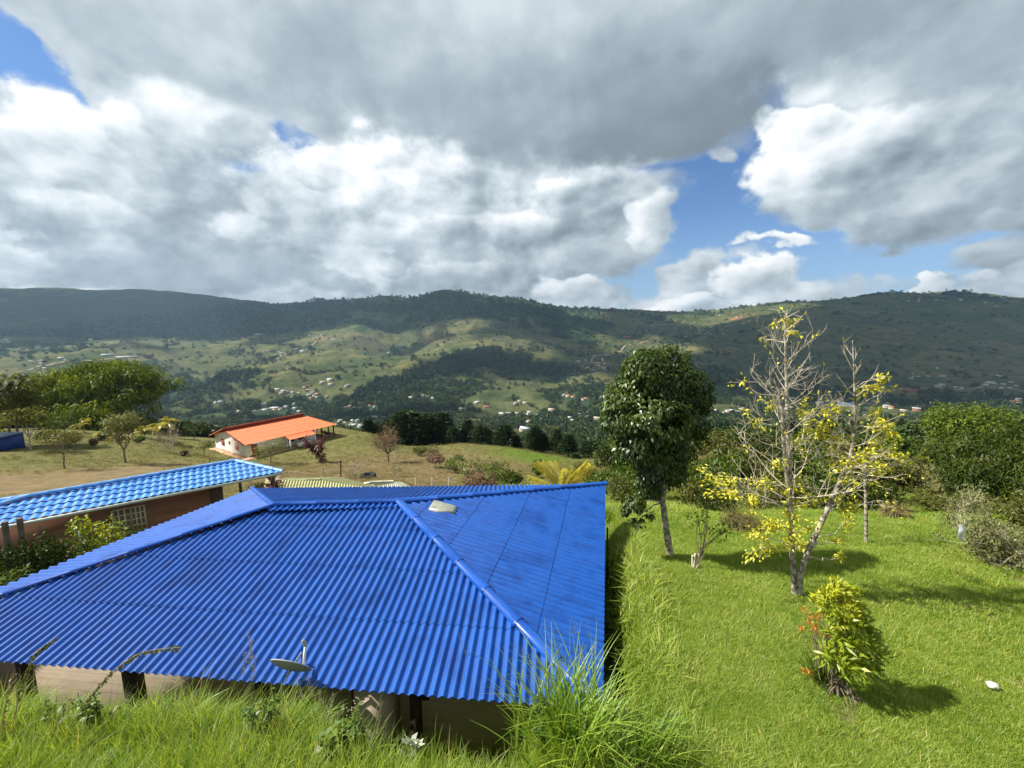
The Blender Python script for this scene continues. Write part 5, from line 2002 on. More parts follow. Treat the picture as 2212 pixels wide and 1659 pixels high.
# photo x of the stem, photo y of the tip, metres forward
PROW = [(792, 903, 108), (806, 912, 112), (850, 905, 106), (866, 892, 104), (884, 884, 102), (902, 898, 106), (921, 893, 104), (938, 905, 106), (955, 904, 103), (972, 912, 104), (990, 904, 100), (1006, 916, 102), (1024, 910, 98), (1042, 918, 98), (1060, 924, 95), (1078, 920, 94), (1095, 928, 92), (1112, 925, 90),
        (1128, 934, 88), (1145, 930, 86), (1160, 938, 85), (1176, 933, 83), (1192, 940, 82), (1206, 936, 80), (1222, 944, 79), (1238, 940, 78), (1252, 950, 76), (1268, 946, 74), (1284, 955, 72), (1300, 958, 70), (1316, 962, 68), (1334, 958, 66), (835, 930, 115), (880, 915, 118), (915, 925, 118), (960, 930, 114), (1000, 938, 110)]
for i, (px, pt, Y) in enumerate(PROW):
    k = 1 if (845 < px < 935 and i < 32) or i % 3 == 1 else 0
    if i in (9, 12, 15, 18, 22, 25, 28):
        continue
    pt = pt + (rng.normal(0, 10) if px > 935 else 0)
    Y = Y + rng.normal(0, 3)
    tip = at_depth(px + rng.normal(0, 5), pt, Y)
    gz = float(H(tip[0], Y)[0])
    h_ = max(tip[2] - gz, 4.0)
    o = PINES[k] if _first[k] else copy_tree(PINES[k])
    _first[k] = False
    o.location = (tip[0], Y, tip[2] - h_)
    o.rotation_euler = (0, 0, rng.random() * 6.28)
    sx = h_ / 10.0
    o.scale = (sx * rng.uniform(1.2, 2.4), sx * rng.uniform(1.2, 2.4), sx)
    tag(o, "dark pine in the row of pines along the brow behind the dry field", "pine", "pines along the brow")
    if 860 < px < 930 and k == 1:
        tag(o, "broad dark pine in the tallest knot of the row, right of the orange roof", "pine", "broad pines right of the orange roof")

# ------------------------------------------------------------------ scrubby trees on the slope right of the roof
def bush_proto(name, mat, n, L, W, lobes, tall=1.0, bark=BARK, stem_h=.12):
    root = empty(name)
    mb = MB()
    blobs = [(np.array([0, 0, .55 * tall]), (.5, .5, .38 * tall))]
    for k in range(lobes):
        a = k * 2.399 + rng.random()
        e = rng.uniform(-.7, .9)
        q = rng.uniform(.22, .42)
        rr = math.sqrt(1 - e * e * .8)
        blobs.append((np.array([math.cos(a) * rr * (.95 - q), math.sin(a) * rr * (.95 - q), (.55 + e * .42 * (1 - q * .5)) * tall]), (q, q, q * .8 * tall)))
    tp = limb(mb, (0, 0, -.15), (0, 0, .6 * tall), .05, .02, 0, .05, 5, 6)
    for c, r in blobs[1:6]:
        limb(mb, tp[2], c, .02, .006, .03, .1, 4, 4)
    mb.build("trunk", bark, root, smooth=True)
    mb = MB()
    crown(mb, blobs, n, L, W, .3, .3, gap=.25)
    mb.build("crown", mat, root)
    return root


BUSHES = {"olive": bush_proto("scrub_tree", P_["olive_leaf"], 2200, .13, .055, 10), "green": bush_proto("scrub_tree", P_["mid_leaf"], 2400, .13, .06, 11), "dark": bush_proto("scrub_tree", P_["thicket_leaf"], 2600, .12, .05, 12), "tall": bush_proto("scrub_tree", P_["mid_leaf"], 2600, .12, .05, 12, 1.5),
          "grey": bush_proto("scrub_tree", P_["grey_leaf"], 2000, .12, .05, 10)}
_used = set()
SCRUB = [  # photo x, foot y, top y, width px, metres, kind, words
    (1345, 1112, 1040, 90, 20, "olive", "olive bush just right of the blue roof's far corner"), (1400, 1112, 1062, 70, 19.5, "grey", "dry pale bush behind the dark tree's trunk"), (1335, 1085, 1000, 110, 26, "green", "green bush behind the far right roof corner"), (1395, 1080, 985, 100, 27, "dark", "dark tree close behind the dark leafy tree, left"),
    (1500, 1110, 1040, 90, 20, "olive", "olive bush right of the dark tree's trunk"), (1545, 1112, 1062, 80, 19, "dark", "low dark bush under the yellow leaf spray"), (1480, 1080, 985, 110, 28, "green", "green tree behind the dark leafy tree, right"), (1550, 1075, 975, 120, 30, "green", "broad green tree right behind the dark leafy tree"),
    (1620, 1110, 1045, 100, 21, "grey", "grey green bush behind the pale twin trunks"), (1610, 1075, 985, 120, 30, "olive", "olive tree left behind the bare crown"), (1680, 1105, 1030, 110, 22, "olive", "olive bush behind the twin trunks' fork"), (1690, 1070, 975, 120, 33, "dark", "dark tree far behind the bare crown"),
    (1745, 1115, 1040, 100, 21, "grey", "grey green bush just right of the twin trunks' fork"), (1770, 1075, 985, 130, 31, "green", "green tree between the yellow tree's two trunks"), (1815, 1118, 1030, 90, 20, "dark", "dark bush left of the slim bare tree"), (1840, 1080, 980, 120, 30, "olive", "olive tree behind the slim bare tree"),
    (1890, 1120, 1040, 80, 19.5, "dark", "dark bush right behind the slim bare tree"), (1900, 1085, 985, 110, 30, "olive", "olive tree left of the banana plant"), (1955, 1090, 1000, 90, 30, "grey", "pale yellowish bush above the banana plant"), (1985, 1110, 1062, 90, 22, "olive", "low olive bush at the end of the grass path"), (2030, 1125, 1075, 110, 19.5, "olive", "low bush in front of the thicket's left end"),
    (2100, 1120, 1070, 110, 19, "grey", "grey green bush in front of the thicket above the tangled shrub"), (1440, 1050, 940, 120, 46, "dark", "dark tall tree farther down the slope behind the dark leafy tree"), (1360, 1040, 945, 110, 48, "green", "green tree down the slope over the blue corner"), (1320, 1045, 960, 80, 46, "dark", "dark tree at the right end of the pine row"),
    (1540, 1040, 935, 120, 50, "olive", "olive tree down the slope left of the bare crown"), (1630, 1035, 930, 120, 52, "dark", "dark tree down the slope behind the bare crown"), (1720, 1035, 935, 130, 52, "green", "green tree down the slope seen through the bare branches"), (1810, 1035, 930, 130, 52, "dark", "dark tree down the slope between the yellow sprays"), (1900, 1035, 935, 120, 50, "green", "green tree down the slope right of the yellow tree"),
    (1960, 1040, 945, 110, 50, "dark", "dark tree down the slope left of the round topped tree"), (2150, 1000, 880, 120, 46, "tall", "green tree right of the round topped tree"), (1260, 1055, 1005, 70, 40, "olive", "olive bush right of the yellow palm"), (1290, 1060, 1020, 60, 30, "green", "green bush between yellow palm and roof corner")]
for px, pf, pt, w, Y, kd, lb in SCRUB:
    q = at_depth(px, pf, Y)
    b = ground_at(q[0], q[1])
    top = at_depth(px, pt, Y)[2]
    h_ = max(top - b[2], .6)
    o = BUSHES[kd] if kd not in _used else copy_tree(BUSHES[kd])
    _used.add(kd)
    o.location = b
    o.rotation_euler = (0, 0, rng.random() * 6.28)
    tl = 1.5 if kd == "tall" else 1.0
    sw = w * Y / FOC / 2 * 1.1
    o.scale = (sw, sw, h_ / tl / 1.02)
    tag(o, lb, "tree" if h_ > 3 else "bush")

# straw heap under the yellow tree
leafy("dry_reeds", "heap of straw coloured dry reeds behind the pale twin trunks", "reeds", 1605, 1143, 1100, 95, P_["dry_grass"], 1500, .5, .02, 5, .02, .6, .2, DRYSTEM, outw=.3)
leafy("straw_clump", "straw coloured clump beside the banana plant", "reeds", 1932, 1120, 1085, 50, P_["dry_grass"], 500, .5, .03, 4, .02, .5, .2, DRYSTEM, outw=.3)

# ------------------------------------------------------------------ grass
def blade_clump(nb, h, spread, w, lean, tint, curl=.5, segs=3, name="grass_clump", mat=None):
    V, F, T = [], [], []
    mb = MB()
    for k in range(nb):
        a = rng.uniform(0, 6.283)
        b0 = np.array([rng.normal(0, spread), rng.normal(0, spread), -.01])
        hh = h * rng.uniform(.45, 1.1)
        ln = lean * rng.uniform(.3, 1.3)
        d = np.array([math.cos(a), math.sin(a), 0])
        sd = np.array([-d[1], d[0], 0])
        f = np.linspace(0, 1, segs + 1)
        p = b0 + d * (hh * ln * f ** 1.7)[:, None] + np.array([0, 0, 1.0]) * (hh * (f - curl * ln * .55 * f ** 2.5))[:, None]
        ww = w * (1 - f ** 1.6) * rng.uniform(.7, 1.2) + w * .06
        l, r = p + sd * ww[:, None] / 2, p - sd * ww[:, None] / 2
        v = np.stack([l, r], 1).reshape(-1, 3)
        i = np.arange(segs) * 2
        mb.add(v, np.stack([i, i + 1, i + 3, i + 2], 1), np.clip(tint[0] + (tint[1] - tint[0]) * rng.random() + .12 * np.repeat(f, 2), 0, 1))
    v = np.concatenate(mb.v)
    me = mesh_from(name, v, np.concatenate(mb.f))
    at = me.attributes.new("tint", "FLOAT", "POINT")
    at.data.foreach_set("value", np.concatenate(mb.t).astype(np.float32))
    me.materials.append(mat)
    return bpy.data.objects.new(name, me)


def scatter(name, label, cat, srcs, pos, rot, scl, idx):
    """one growing mass: a clump of it at every point"""
    col = bpy.data.collections.new(name + "_clumps")
    for i, s in enumerate(srcs):
        s.name = "%s_clump_%s" % (name, "abcdefghij"[i])
        col.objects.link(s)
    me = bpy.data.meshes.new(name)
    me.vertices.add(len(pos))
    me.vertices.foreach_set("co", np.asarray(pos, np.float32).ravel())
    for nm, ty, arr, key in (("turn", "FLOAT_VECTOR", rot, "vector"), ("size", "FLOAT", scl, "value"), ("kind_no", "INT", idx, "value")):
        at = me.attributes.new(nm, ty, "POINT")
        at.data.foreach_set(key, np.asarray(arr, np.int32 if ty == "INT" else np.float32).ravel())
    o = link(name, me)
    ng = bpy.data.node_groups.new(name, "GeometryNodeTree")
    ng.interface.new_socket("Geometry", in_out="INPUT", socket_type="NodeSocketGeometry")
    ng.interface.new_socket("Geometry", in_out="OUTPUT", socket_type="NodeSocketGeometry")
    N = ng.nodes.new
    gi, go = N("NodeGroupInput"), N("NodeGroupOutput")
    ci = N("GeometryNodeCollectionInfo")
    ci.inputs["Collection"].default_value = col
    ci.inputs["Separate Children"].default_value = True
    ci.inputs["Reset Children"].default_value = True
    ip = N("GeometryNodeInstanceOnPoints")
    ip.inputs["Pick Instance"].default_value = True
    L_ = ng.links.new

    def named(nm, ty):
        a = N("GeometryNodeInputNamedAttribute")
        a.data_type = ty
        a.inputs["Name"].default_value = nm
        return a.outputs["Attribute"]

    er = N("FunctionNodeEulerToRotation")
    L_(named("turn", "FLOAT_VECTOR"), er.inputs[0])
    L_(gi.outputs[0], ip.inputs["Points"])
    L_(ci.outputs[0], ip.inputs["Instance"])
    L_(named("kind_no", "INT"), ip.inputs["Instance Index"])
    L_(er.outputs[0], ip.inputs["Rotation"])
    L_(named("size", "FLOAT"), ip.inputs["Scale"])
    L_(ip.outputs[0], go.inputs[0])
    md = o.modifiers.new("growth", "NODES")
    md.node_group = ng
    tag(o, label, cat, kind="stuff")
    return o


def polar_points(n, a0, a1, r0, r1, pw=1.0):
    a = rng.uniform(R(a0), R(a1), n)
    r = np.exp(np.log(r0) + (np.log(r1) - np.log(r0)) * rng.random(n) ** pw)
    return np.stack([r * np.sin(a), r * np.cos(a)], 1)


def on_pad(x, y, m=0.0):
    return poly_sd(x, y, PAD) < m


def grass_field():
    g = P_["grass"]
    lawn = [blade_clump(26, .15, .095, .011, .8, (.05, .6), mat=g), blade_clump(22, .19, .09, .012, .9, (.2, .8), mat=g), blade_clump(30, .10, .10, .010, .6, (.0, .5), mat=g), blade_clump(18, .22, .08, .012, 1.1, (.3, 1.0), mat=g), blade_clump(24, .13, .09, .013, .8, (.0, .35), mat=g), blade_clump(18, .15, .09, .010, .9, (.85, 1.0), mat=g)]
    p = polar_points(120000, -4, 60, 5.2, 34, 1.0)
    x, y = p[:, 0], p[:, 1]
    keep = ~on_pad(x, y, .3) & (x > -1.0)
    den = fbm(x * 1.4, y * 1.4, 3)
    keep &= rng.random(len(x)) < .35 + 1.1 * den
    keep &= patch(x, y, DRY[9:11]) < rng.random(len(x)) + .25
    keep &= (worn(x, y) < .3 + .5 * rng.random(len(x)))
    x, y = x[keep], y[keep]
    z = H(x, y)
    n = len(x)
    r = np.hypot(x, y)
    lush = fbm(x / 1.1 + 7, y / 1.1, 4)
    size = (.30 + .62 * lush) * (1 + .035 * np.maximum(r - 7, 0)) * rng.uniform(.7, 1.25, n)
    # rough verge along the bank
    sd_ = poly_sd(x, y, PAD)
    size *= 1 + 1.9 * (1 - sstep(.5, 1.3, sd_)) * (y < 14)
    size *= 1 + 1.6 * sstep(15, 18, y) * (x < 9)
    idx = np.clip((lush * 7 - 1.2 + rng.normal(0, 1.0, n)), 0, 4).astype(int)
    straw = rng.random(n) < .03 + .30 * sstep(.50, .68, fbm(x / 2.3 + 21, y / 2.3 + 3, 4))
    idx = np.where(straw, 5, idx)
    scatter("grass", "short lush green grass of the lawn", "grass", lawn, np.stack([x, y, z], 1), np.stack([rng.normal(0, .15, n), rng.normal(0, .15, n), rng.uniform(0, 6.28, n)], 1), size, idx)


grass_field()


def long_grass():
    g = P_["long_grass"]
    src = [blade_clump(20, .46, .07, .012, .7, (.1, .75), mat=g, segs=4), blade_clump(18, .58, .07, .013, .55, (.3, .9), mat=g, segs=4), blade_clump(22, .36, .08, .012, .9, (.2, .8), mat=g, segs=4), blade_clump(12, .7, .06, .010, .45, (.5, 1.0), mat=g, segs=4), blade_clump(16, .4, .07, .014, 1.1, (.0, .5), mat=g, segs=4), blade_clump(10, .62, .09, .009, .6, (.9, 1.0), mat=g, segs=4)]
    p = np.stack([rng.uniform(-9, 1.6, 9000), rng.uniform(3.7, 6.6, 9000)], 1)
    x, y = p[:, 0], p[:, 1]
    sd_ = np.minimum(poly_sd(x, y, PAD), poly_sd(x, y, NOTCH))
    keep = (sd_ > .12) & (y < 6.9)
    # thinner where the weeds stand
    keep &= ~((np.abs(x + .9) < .95) & (rng.random(len(x)) < .62) & (y > 4.4))
    x, y = x[keep], y[keep]
    # verge at the right of the house
    q = np.stack([rng.uniform(1.2, 5.2, 3200), rng.uniform(4.4, 13, 3200)], 1)
    s2 = poly_sd(q[:, 0], q[:, 1], PAD)
    k2 = (s2 > .15) & (s2 < .95 + .5 * rng.random(len(s2)))
    x, y = np.concatenate([x, q[k2, 0]]), np.concatenate([y, q[k2, 1]])
    z = H(x, y)
    n = len(x)
    v = fbm(x * .9 + 4, y * .9, 3)
    size = (.55 + .8 * v) * rng.uniform(.6, 1.2, n) * np.where(x > 1.4, .62, 1.05) * (1 - .25 * sstep(5.2, 5.8, y) * (x < 1.4))
    size *= np.where((x > -2.2) & (x < -.1) & (y > 4.5), .7, 1.0)
    idx = np.clip(v * 7 - 1 + rng.normal(0, 1.1, n), 0, 4).astype(int)
    idx = np.where(rng.random(n) < .10, 5, idx)
    scatter("long_grass", "tall bright meadow grass on the bank in front of the house", "grass", src, np.stack([x, y, z], 1), np.stack([rng.normal(0, .22, n), rng.normal(.06, .22, n), rng.uniform(0, 6.28, n)], 1), size, idx)


long_grass()


def slope_grass():
    g = P_["slope_grass"]
    src = [blade_clump(16, .34, .22, .03, .8, (.0, .6), mat=g, segs=2), blade_clump(14, .42, .22, .035, .9, (.3, 1.0), mat=g, segs=2), blade_clump(18, .26, .25, .035, .7, (.0, .35), mat=g, segs=2)]
    p = polar_points(42000, -60, 45, 17, 100, .9)
    x, y = p[:, 0], p[:, 1]
    keep = ~on_pad(x, y, .4) & ~((x > -2) & (y < 21))
    keep &= rng.random(len(x)) > .85 * patch(x, y, DRY[:4])
    x, y = x[keep], y[keep]
    z = H(x, y)
    n = len(x)
    fo, so, dr, lu = cover(x, y)
    size = rng.uniform(.2, .55, n) * (1 + .012 * np.hypot(x, y)) * (.5 + fbm(x / 5, y / 5, 3))
    idx = np.where(rng.random(n) < .25 + .6 * dr, 1, np.where(rng.random(n) < .5, 0, 2))
    scatter("slope_grass", "rough dry pasture grass on the slope beyond the roofs", "grass", src, np.stack([x, y, z], 1), np.stack([rng.normal(0, .2, n), rng.normal(0, .2, n), rng.uniform(0, 6.28, n)], 1), size, idx)


slope_grass()


# tall grass tussocks and weeds right in front
def tussock(label, px, pyb, hgt, n, spread, w=.016, lean=.75, Y=None):
    b = G(px, pyb) if Y is None else ground_at(*at_depth(px, pyb, Y)[:2])
    o = blade_clump(n, hgt, spread, w, lean, (.05, .95), mat=P_["long_grass"], segs=6, name="grass_tussock", curl=.62)
    COL.objects.link(o)
    o.location = b
    tag(o, label, "tussock", None)
    return o


tussock("largest fountain shaped tussock of long grass hiding the roof's front corner", 1235, 1640, 1.55, 430, .26, .030, .72)
tussock("tall upright tussock right of the largest one by the roof's right edge", 1330, 1575, 1.25, 240, .20, .026, .58)
tussock("low spreading tussock left of the largest one", 1120, 1655, 1.1, 240, .2, .024, .9)
tussock("small tussock at the lower edge near the middle", 1390, 1655, 1.0, 200, .14, .014, .8)
tussock("wispy upright tussock before the dish", 545, 1590, 1.05, 60, .09, .010, .4)
tussock("wispy upright tussock left of the dish near the dark post", 430, 1600, .85, 50, .10, .010, .45)
tussock("sparse tussock against the cream wall right of the posts", 985, 1640, .95, 46, .12, .009, .5)


def weed(label, px, pyb, pyt, nst, wpx, mat, L=.13, W=.045, name="weed", fl=None, Y=None, leafn=26):
    b = G(px, pyb) if Y is None else ground_at(*at_depth(px, pyb, Y)[:2])
    s = b[1] / FOC * 1.25
    top = at_depth(px, pyt, b[1])[2] - b[2]
    root = plant_root(name, label, "weed", b)
    mb, ml, mf = MB(), MB(), MB()
    for k in range(nst):
        t = np.array([rng.normal(0, wpx * s * .3), rng.normal(0, wpx * s * .2), top * rng.uniform(.6, 1.0)])
        p = limb(mb, rng.normal(0, .04, 3) * [1, 1, 0], t, .009, .004, .02, .08, 8, 5)
        f = rng.uniform(.15, 1.0, leafn)
        q = np.array([np.interp(f, np.linspace(0, 1, 8), p[:, j]) for j in range(3)]).T
        a = rng.uniform(0, 6.28, leafn)
        d = unit(np.stack([np.cos(a), np.sin(a), rng.uniform(-.3, .6, leafn)], 1))
        ml.leaves(q, d, np.tile([0, 0, 1.0], (leafn, 1)), L * (1.25 - .7 * f) * rng.uniform(.7, 1.2, leafn), W, rng.random(leafn), tipbend=.25)
        if fl is not None:
            m = 16
            mf.leaves(t + rng.normal(0, .035, (m, 3)), rand_dirs(m, .5), rand_dirs(m), .035, .018, rng.random(m))
    mb.build("stem", STEM, root)
    ml.build("foliage", mat, root)
    if fl is not None:
        mf.build("flower_head", fl, root)
    return root


weed("leafy green weed by the left dark post", 205, 1590, 1490, 9, 60, P_["weed_leaf"])
weed("low leafy weed at the far left under the eave", 130, 1580, 1520, 8, 90, P_["weed_leaf"], .10)
weed("dense dark leafy weed under the dish", 585, 1610, 1490, 11, 70, P_["weed_leaf"], .14, .04)
weed("tall weed with pale flower heads at the reddish post", 760, 1640, 1520, 7, 46, P_["weed_leaf"], .18, .055, fl=P_["seed_head"])
weed("broad leaved weed mass below the flower heads", 745, 1655, 1570, 9, 80, P_["weed_leaf"], .2, .07)
weed("leafy weed sprouting inside the largest tussock", 1168, 1640, 1470, 5, 50, P_["weed_leaf"], .13, .05)
weed("pinkish seeded weed by the cream wall", 1068, 1640, 1510, 5, 40, P_["seed_head"], .05, .02, fl=P_["rust_leaf"])
weed("short weed with white flowers near the left post", 128, 1600, 1555, 6, 60, P_["weed_leaf"], .07, .03, fl=P_["pale_leaf"])


def pale_seedling():
    b = G(885, 1652)
    root = plant_root("pale_leaf_seedling", "small plant with broad whitish leaves before the cream wall", "weed", b)
    mb, ml = MB(), MB()
    for dx, hz, n in ((0, .32, 6), (.10, .30, 4), (-.05, .14, 4)):
        t = np.array([dx, rng.normal(0, .03), hz])
        limb(mb, (dx * .3, 0, -.02), t, .008, .005, .01, .08, 5, 5)
        a = np.arange(n) * 2.4
        d = unit(np.stack([np.cos(a), np.sin(a) * .6, rng.uniform(.1, .9, n)], 1))
        ml.leaves(np.repeat(t[None], n, 0) - [0, 0, .04] * rng.random((n, 1)), d, rand_dirs(n, .3), .15, .075, rng.random(n))
    mb.build("stem", STEM, root)
    ml.build("foliage", P_["pale_leaf"], root)


pale_seedling()


def arching_stem(label, pts, Y, n=120, L=.06, W=.022, mat=None, start=.25):
    """long weed stem bowing over, leaflets hanging along its outer part"""
    P = [at_depth(px, py, Y + dy) for px, py, dy in pts]
    b = ground_at(P[0][0], P[0][1])
    P = np.array([b] + P[1:]) - b
    k = np.linspace(0, len(P) - 1, 24)
    p = np.array([np.interp(k, range(len(P)), P[:, j]) for j in range(3)]).T
    for _ in range(4):
        p[1:-1] = (p[:-2] + 2 * p[1:-1] + p[2:]) / 4
    root = plant_root("arching_weed", label, "weed", b)
    mb, ml = MB(), MB()
    mb.tube(p, np.linspace(.008, .003, 24), 5)
    mb.build("stem", DRYSTEM, root)
    f = rng.uniform(start, 1, n)
    q = np.array([np.interp(f, np.linspace(0, 1, 24), p[:, j]) for j in range(3)]).T
    ml.leaves(q + rng.normal(0, .008, (n, 3)), unit(rng.normal(0, .5, (n, 3)) + [0, 0, -.9]), rand_dirs(n), L * rng.uniform(.6, 1.3, n), W, rng.random(n))
    ml.build("foliage", mat or P_["olive_leaf"], root)


arching_stem("long arching weed stem bowing to the right across the left eave", [(115, 1600, 0), (190, 1510, 0), (245, 1445, 0), (310, 1405, 0), (390, 1398, 0)], 4.9, 200)
arching_stem("shorter arching weed stem near the left edge", [(15, 1600, 0), (45, 1480, 0), (75, 1410, 0), (120, 1378, 0)], 4.9, 130)
arching_stem("dry straight weed stalk at the left edge", [(-5, 1610, 0), (10, 1530, 0), (30, 1450, 0)], 4.8, 50, mat=P_["rust_leaf"])
arching_stem("bare pale stalk leaning under the left eave", [(95, 1600, 0), (130, 1540, 0), (160, 1508, 0)], 4.8, 8, mat=P_["rust_leaf"], start=.8)


def seed_grass(label, px, pyb, tips, Y=None):
    """a few tall flowering grass stems with feathery heads"""
    b = G(px, pyb) if Y is None else ground_at(*at_depth(px, pyb, Y)[:2])
    root = plant_root("flowering_grass", label, "grass", b)
    mb, ml = MB(), MB()
    for hx, hy in tips:
        t = at_depth(hx, hy, b[1] + rng.normal(0, .08)) - b
        p = limb(mb, rng.normal(0, .05, 3) * [1, 1, 0], t, .004, .002, .02, .05, 8, 4)
        m = 46
        f = rng.uniform(.72, 1.0, m)
        q = np.array([np.interp(f, np.linspace(0, 1, 8), p[:, j]) for j in range(3)]).T
        a = rng.uniform(0, 6.28, m)
        ml.leaves(q, unit(np.stack([np.cos(a) * .5, np.sin(a) * .5, np.full(m, .75)], 1)), rand_dirs(m), .10 * (1.5 - f), .006, rng.random(m))
    mb.build("stem", STEM, root)
    ml.build("seed_heads", P_["seed_head"], root)


seed_grass("feathery flowering grass before the roof left of the dish", 540, 1600, [(535, 1365), (545, 1385), (528, 1410), (552, 1420)])
seed_grass("tall flowering grass leaning across the blue front slope", 1090, 1650, [(990, 1372), (1000, 1400), (975, 1440), (1030, 1430), (1015, 1455)])
seed_grass("flowering grass rising by the roof's right corner", 1290, 1600, [(1268, 1340), (1300, 1380), (1250, 1400), (1235, 1330)])
seed_grass("slender flowering grass beside the dish shadow", 700, 1630, [(665, 1470), (690, 1490), (720, 1500), (640, 1480), (705, 1530)])
# ------------------------------------------------------------------ far houses
FW = {"white": surf("far_white_wall", (.50, .47, .42), (.38, .36, .32), .4, .9), "cream": surf("far_cream_wall", (.62, .52, .38), (.54, .44, .32), .4, .9), "brick": surf("far_brick_wall", (.34, .15, .09), (.28, .12, .07), .4, .9), "pink": surf("far_pink_wall", (.60, .38, .32), (.52, .32, .27), .4, .9)}
FR = {"grey": surf("far_grey_roof", (.42, .42, .41), (.30, .30, .30), .4, .8), "white": surf("far_white_roof", (.52, .53, .52), (.40, .41, .41), .4, .7), "rust": surf("far_rust_roof", (.36, .13, .07), (.28, .10, .055), .4, .9), "red": surf("far_red_roof", (.50, .07, .05), (.42, .055, .04), .4, .8),
      "blue": surf("far_blue_roof", (.05, .16, .50), (.04, .12, .40), .4, .7), "tan": surf("far_tan_roof", (.46, .36, .26), (.36, .28, .2), .4, .9)}
DARKWIN = surf("far_window_dark", (.04, .04, .045), (.03, .03, .03), .4, .6)
_fh = {}


def far_house(w, rf, L, D, hw):
    key = (w, rf, L, D, hw)
    if key in _fh:
        return _fh[key]
    mb = MB()
    mb.box((0, 0, hw / 2 - 2), (L, D, hw + 4), mat=0)
    e, hr = .6, D * .24
    a = [(-L / 2 - e, -D / 2 - e, hw - .1), (L / 2 + e, -D / 2 - e, hw - .1), (L / 2 + e, 0, hw + hr), (-L / 2 - e, 0, hw + hr), (L / 2 + e, D / 2 + e, hw - .1), (-L / 2 - e, D / 2 + e, hw - .1)]
    b = [(x, y, z - .18) for x, y, z in a]
    mb.add(a + b, [[0, 1, 2, 3], [3, 2, 4, 5], [7, 6, 9, 8], [8, 9, 11, 10], [0, 6, 7, 1], [4, 10, 11, 5], [1, 7, 8, 2], [2, 8, 10, 4], [5, 11, 9, 3], [3, 9, 6, 0]], mat=1)
    for sx in (-1, 1):
        x = sx * (L / 2 - .02)
        mb.add([(x, -D / 2, hw - .05), (x, D / 2, hw - .05), (x, 0, hw + hr - .2)], [[0, 1, 2, 2]], mat=0)
    for k in range(max(2, int(L / 3))):
        x = -L / 2 + (k + .5) * L / max(2, int(L / 3))
        mb.box((x, -D / 2 - .03, hw * .55), (1.1, .1, 1.2 if k % 2 else 2.0), mat=2)
        mb.box((x, D / 2 + .03, hw * .55), (1.1, .1, 1.2), mat=2)
    v, f = np.concatenate(mb.v), np.concatenate(mb.f)
    me = mesh_from("far_house", v, f, np.concatenate(mb.m))
    for m in (FW[w], FR[rf], DARKWIN):
        me.materials.append(m)
    _fh[key] = me
    return me


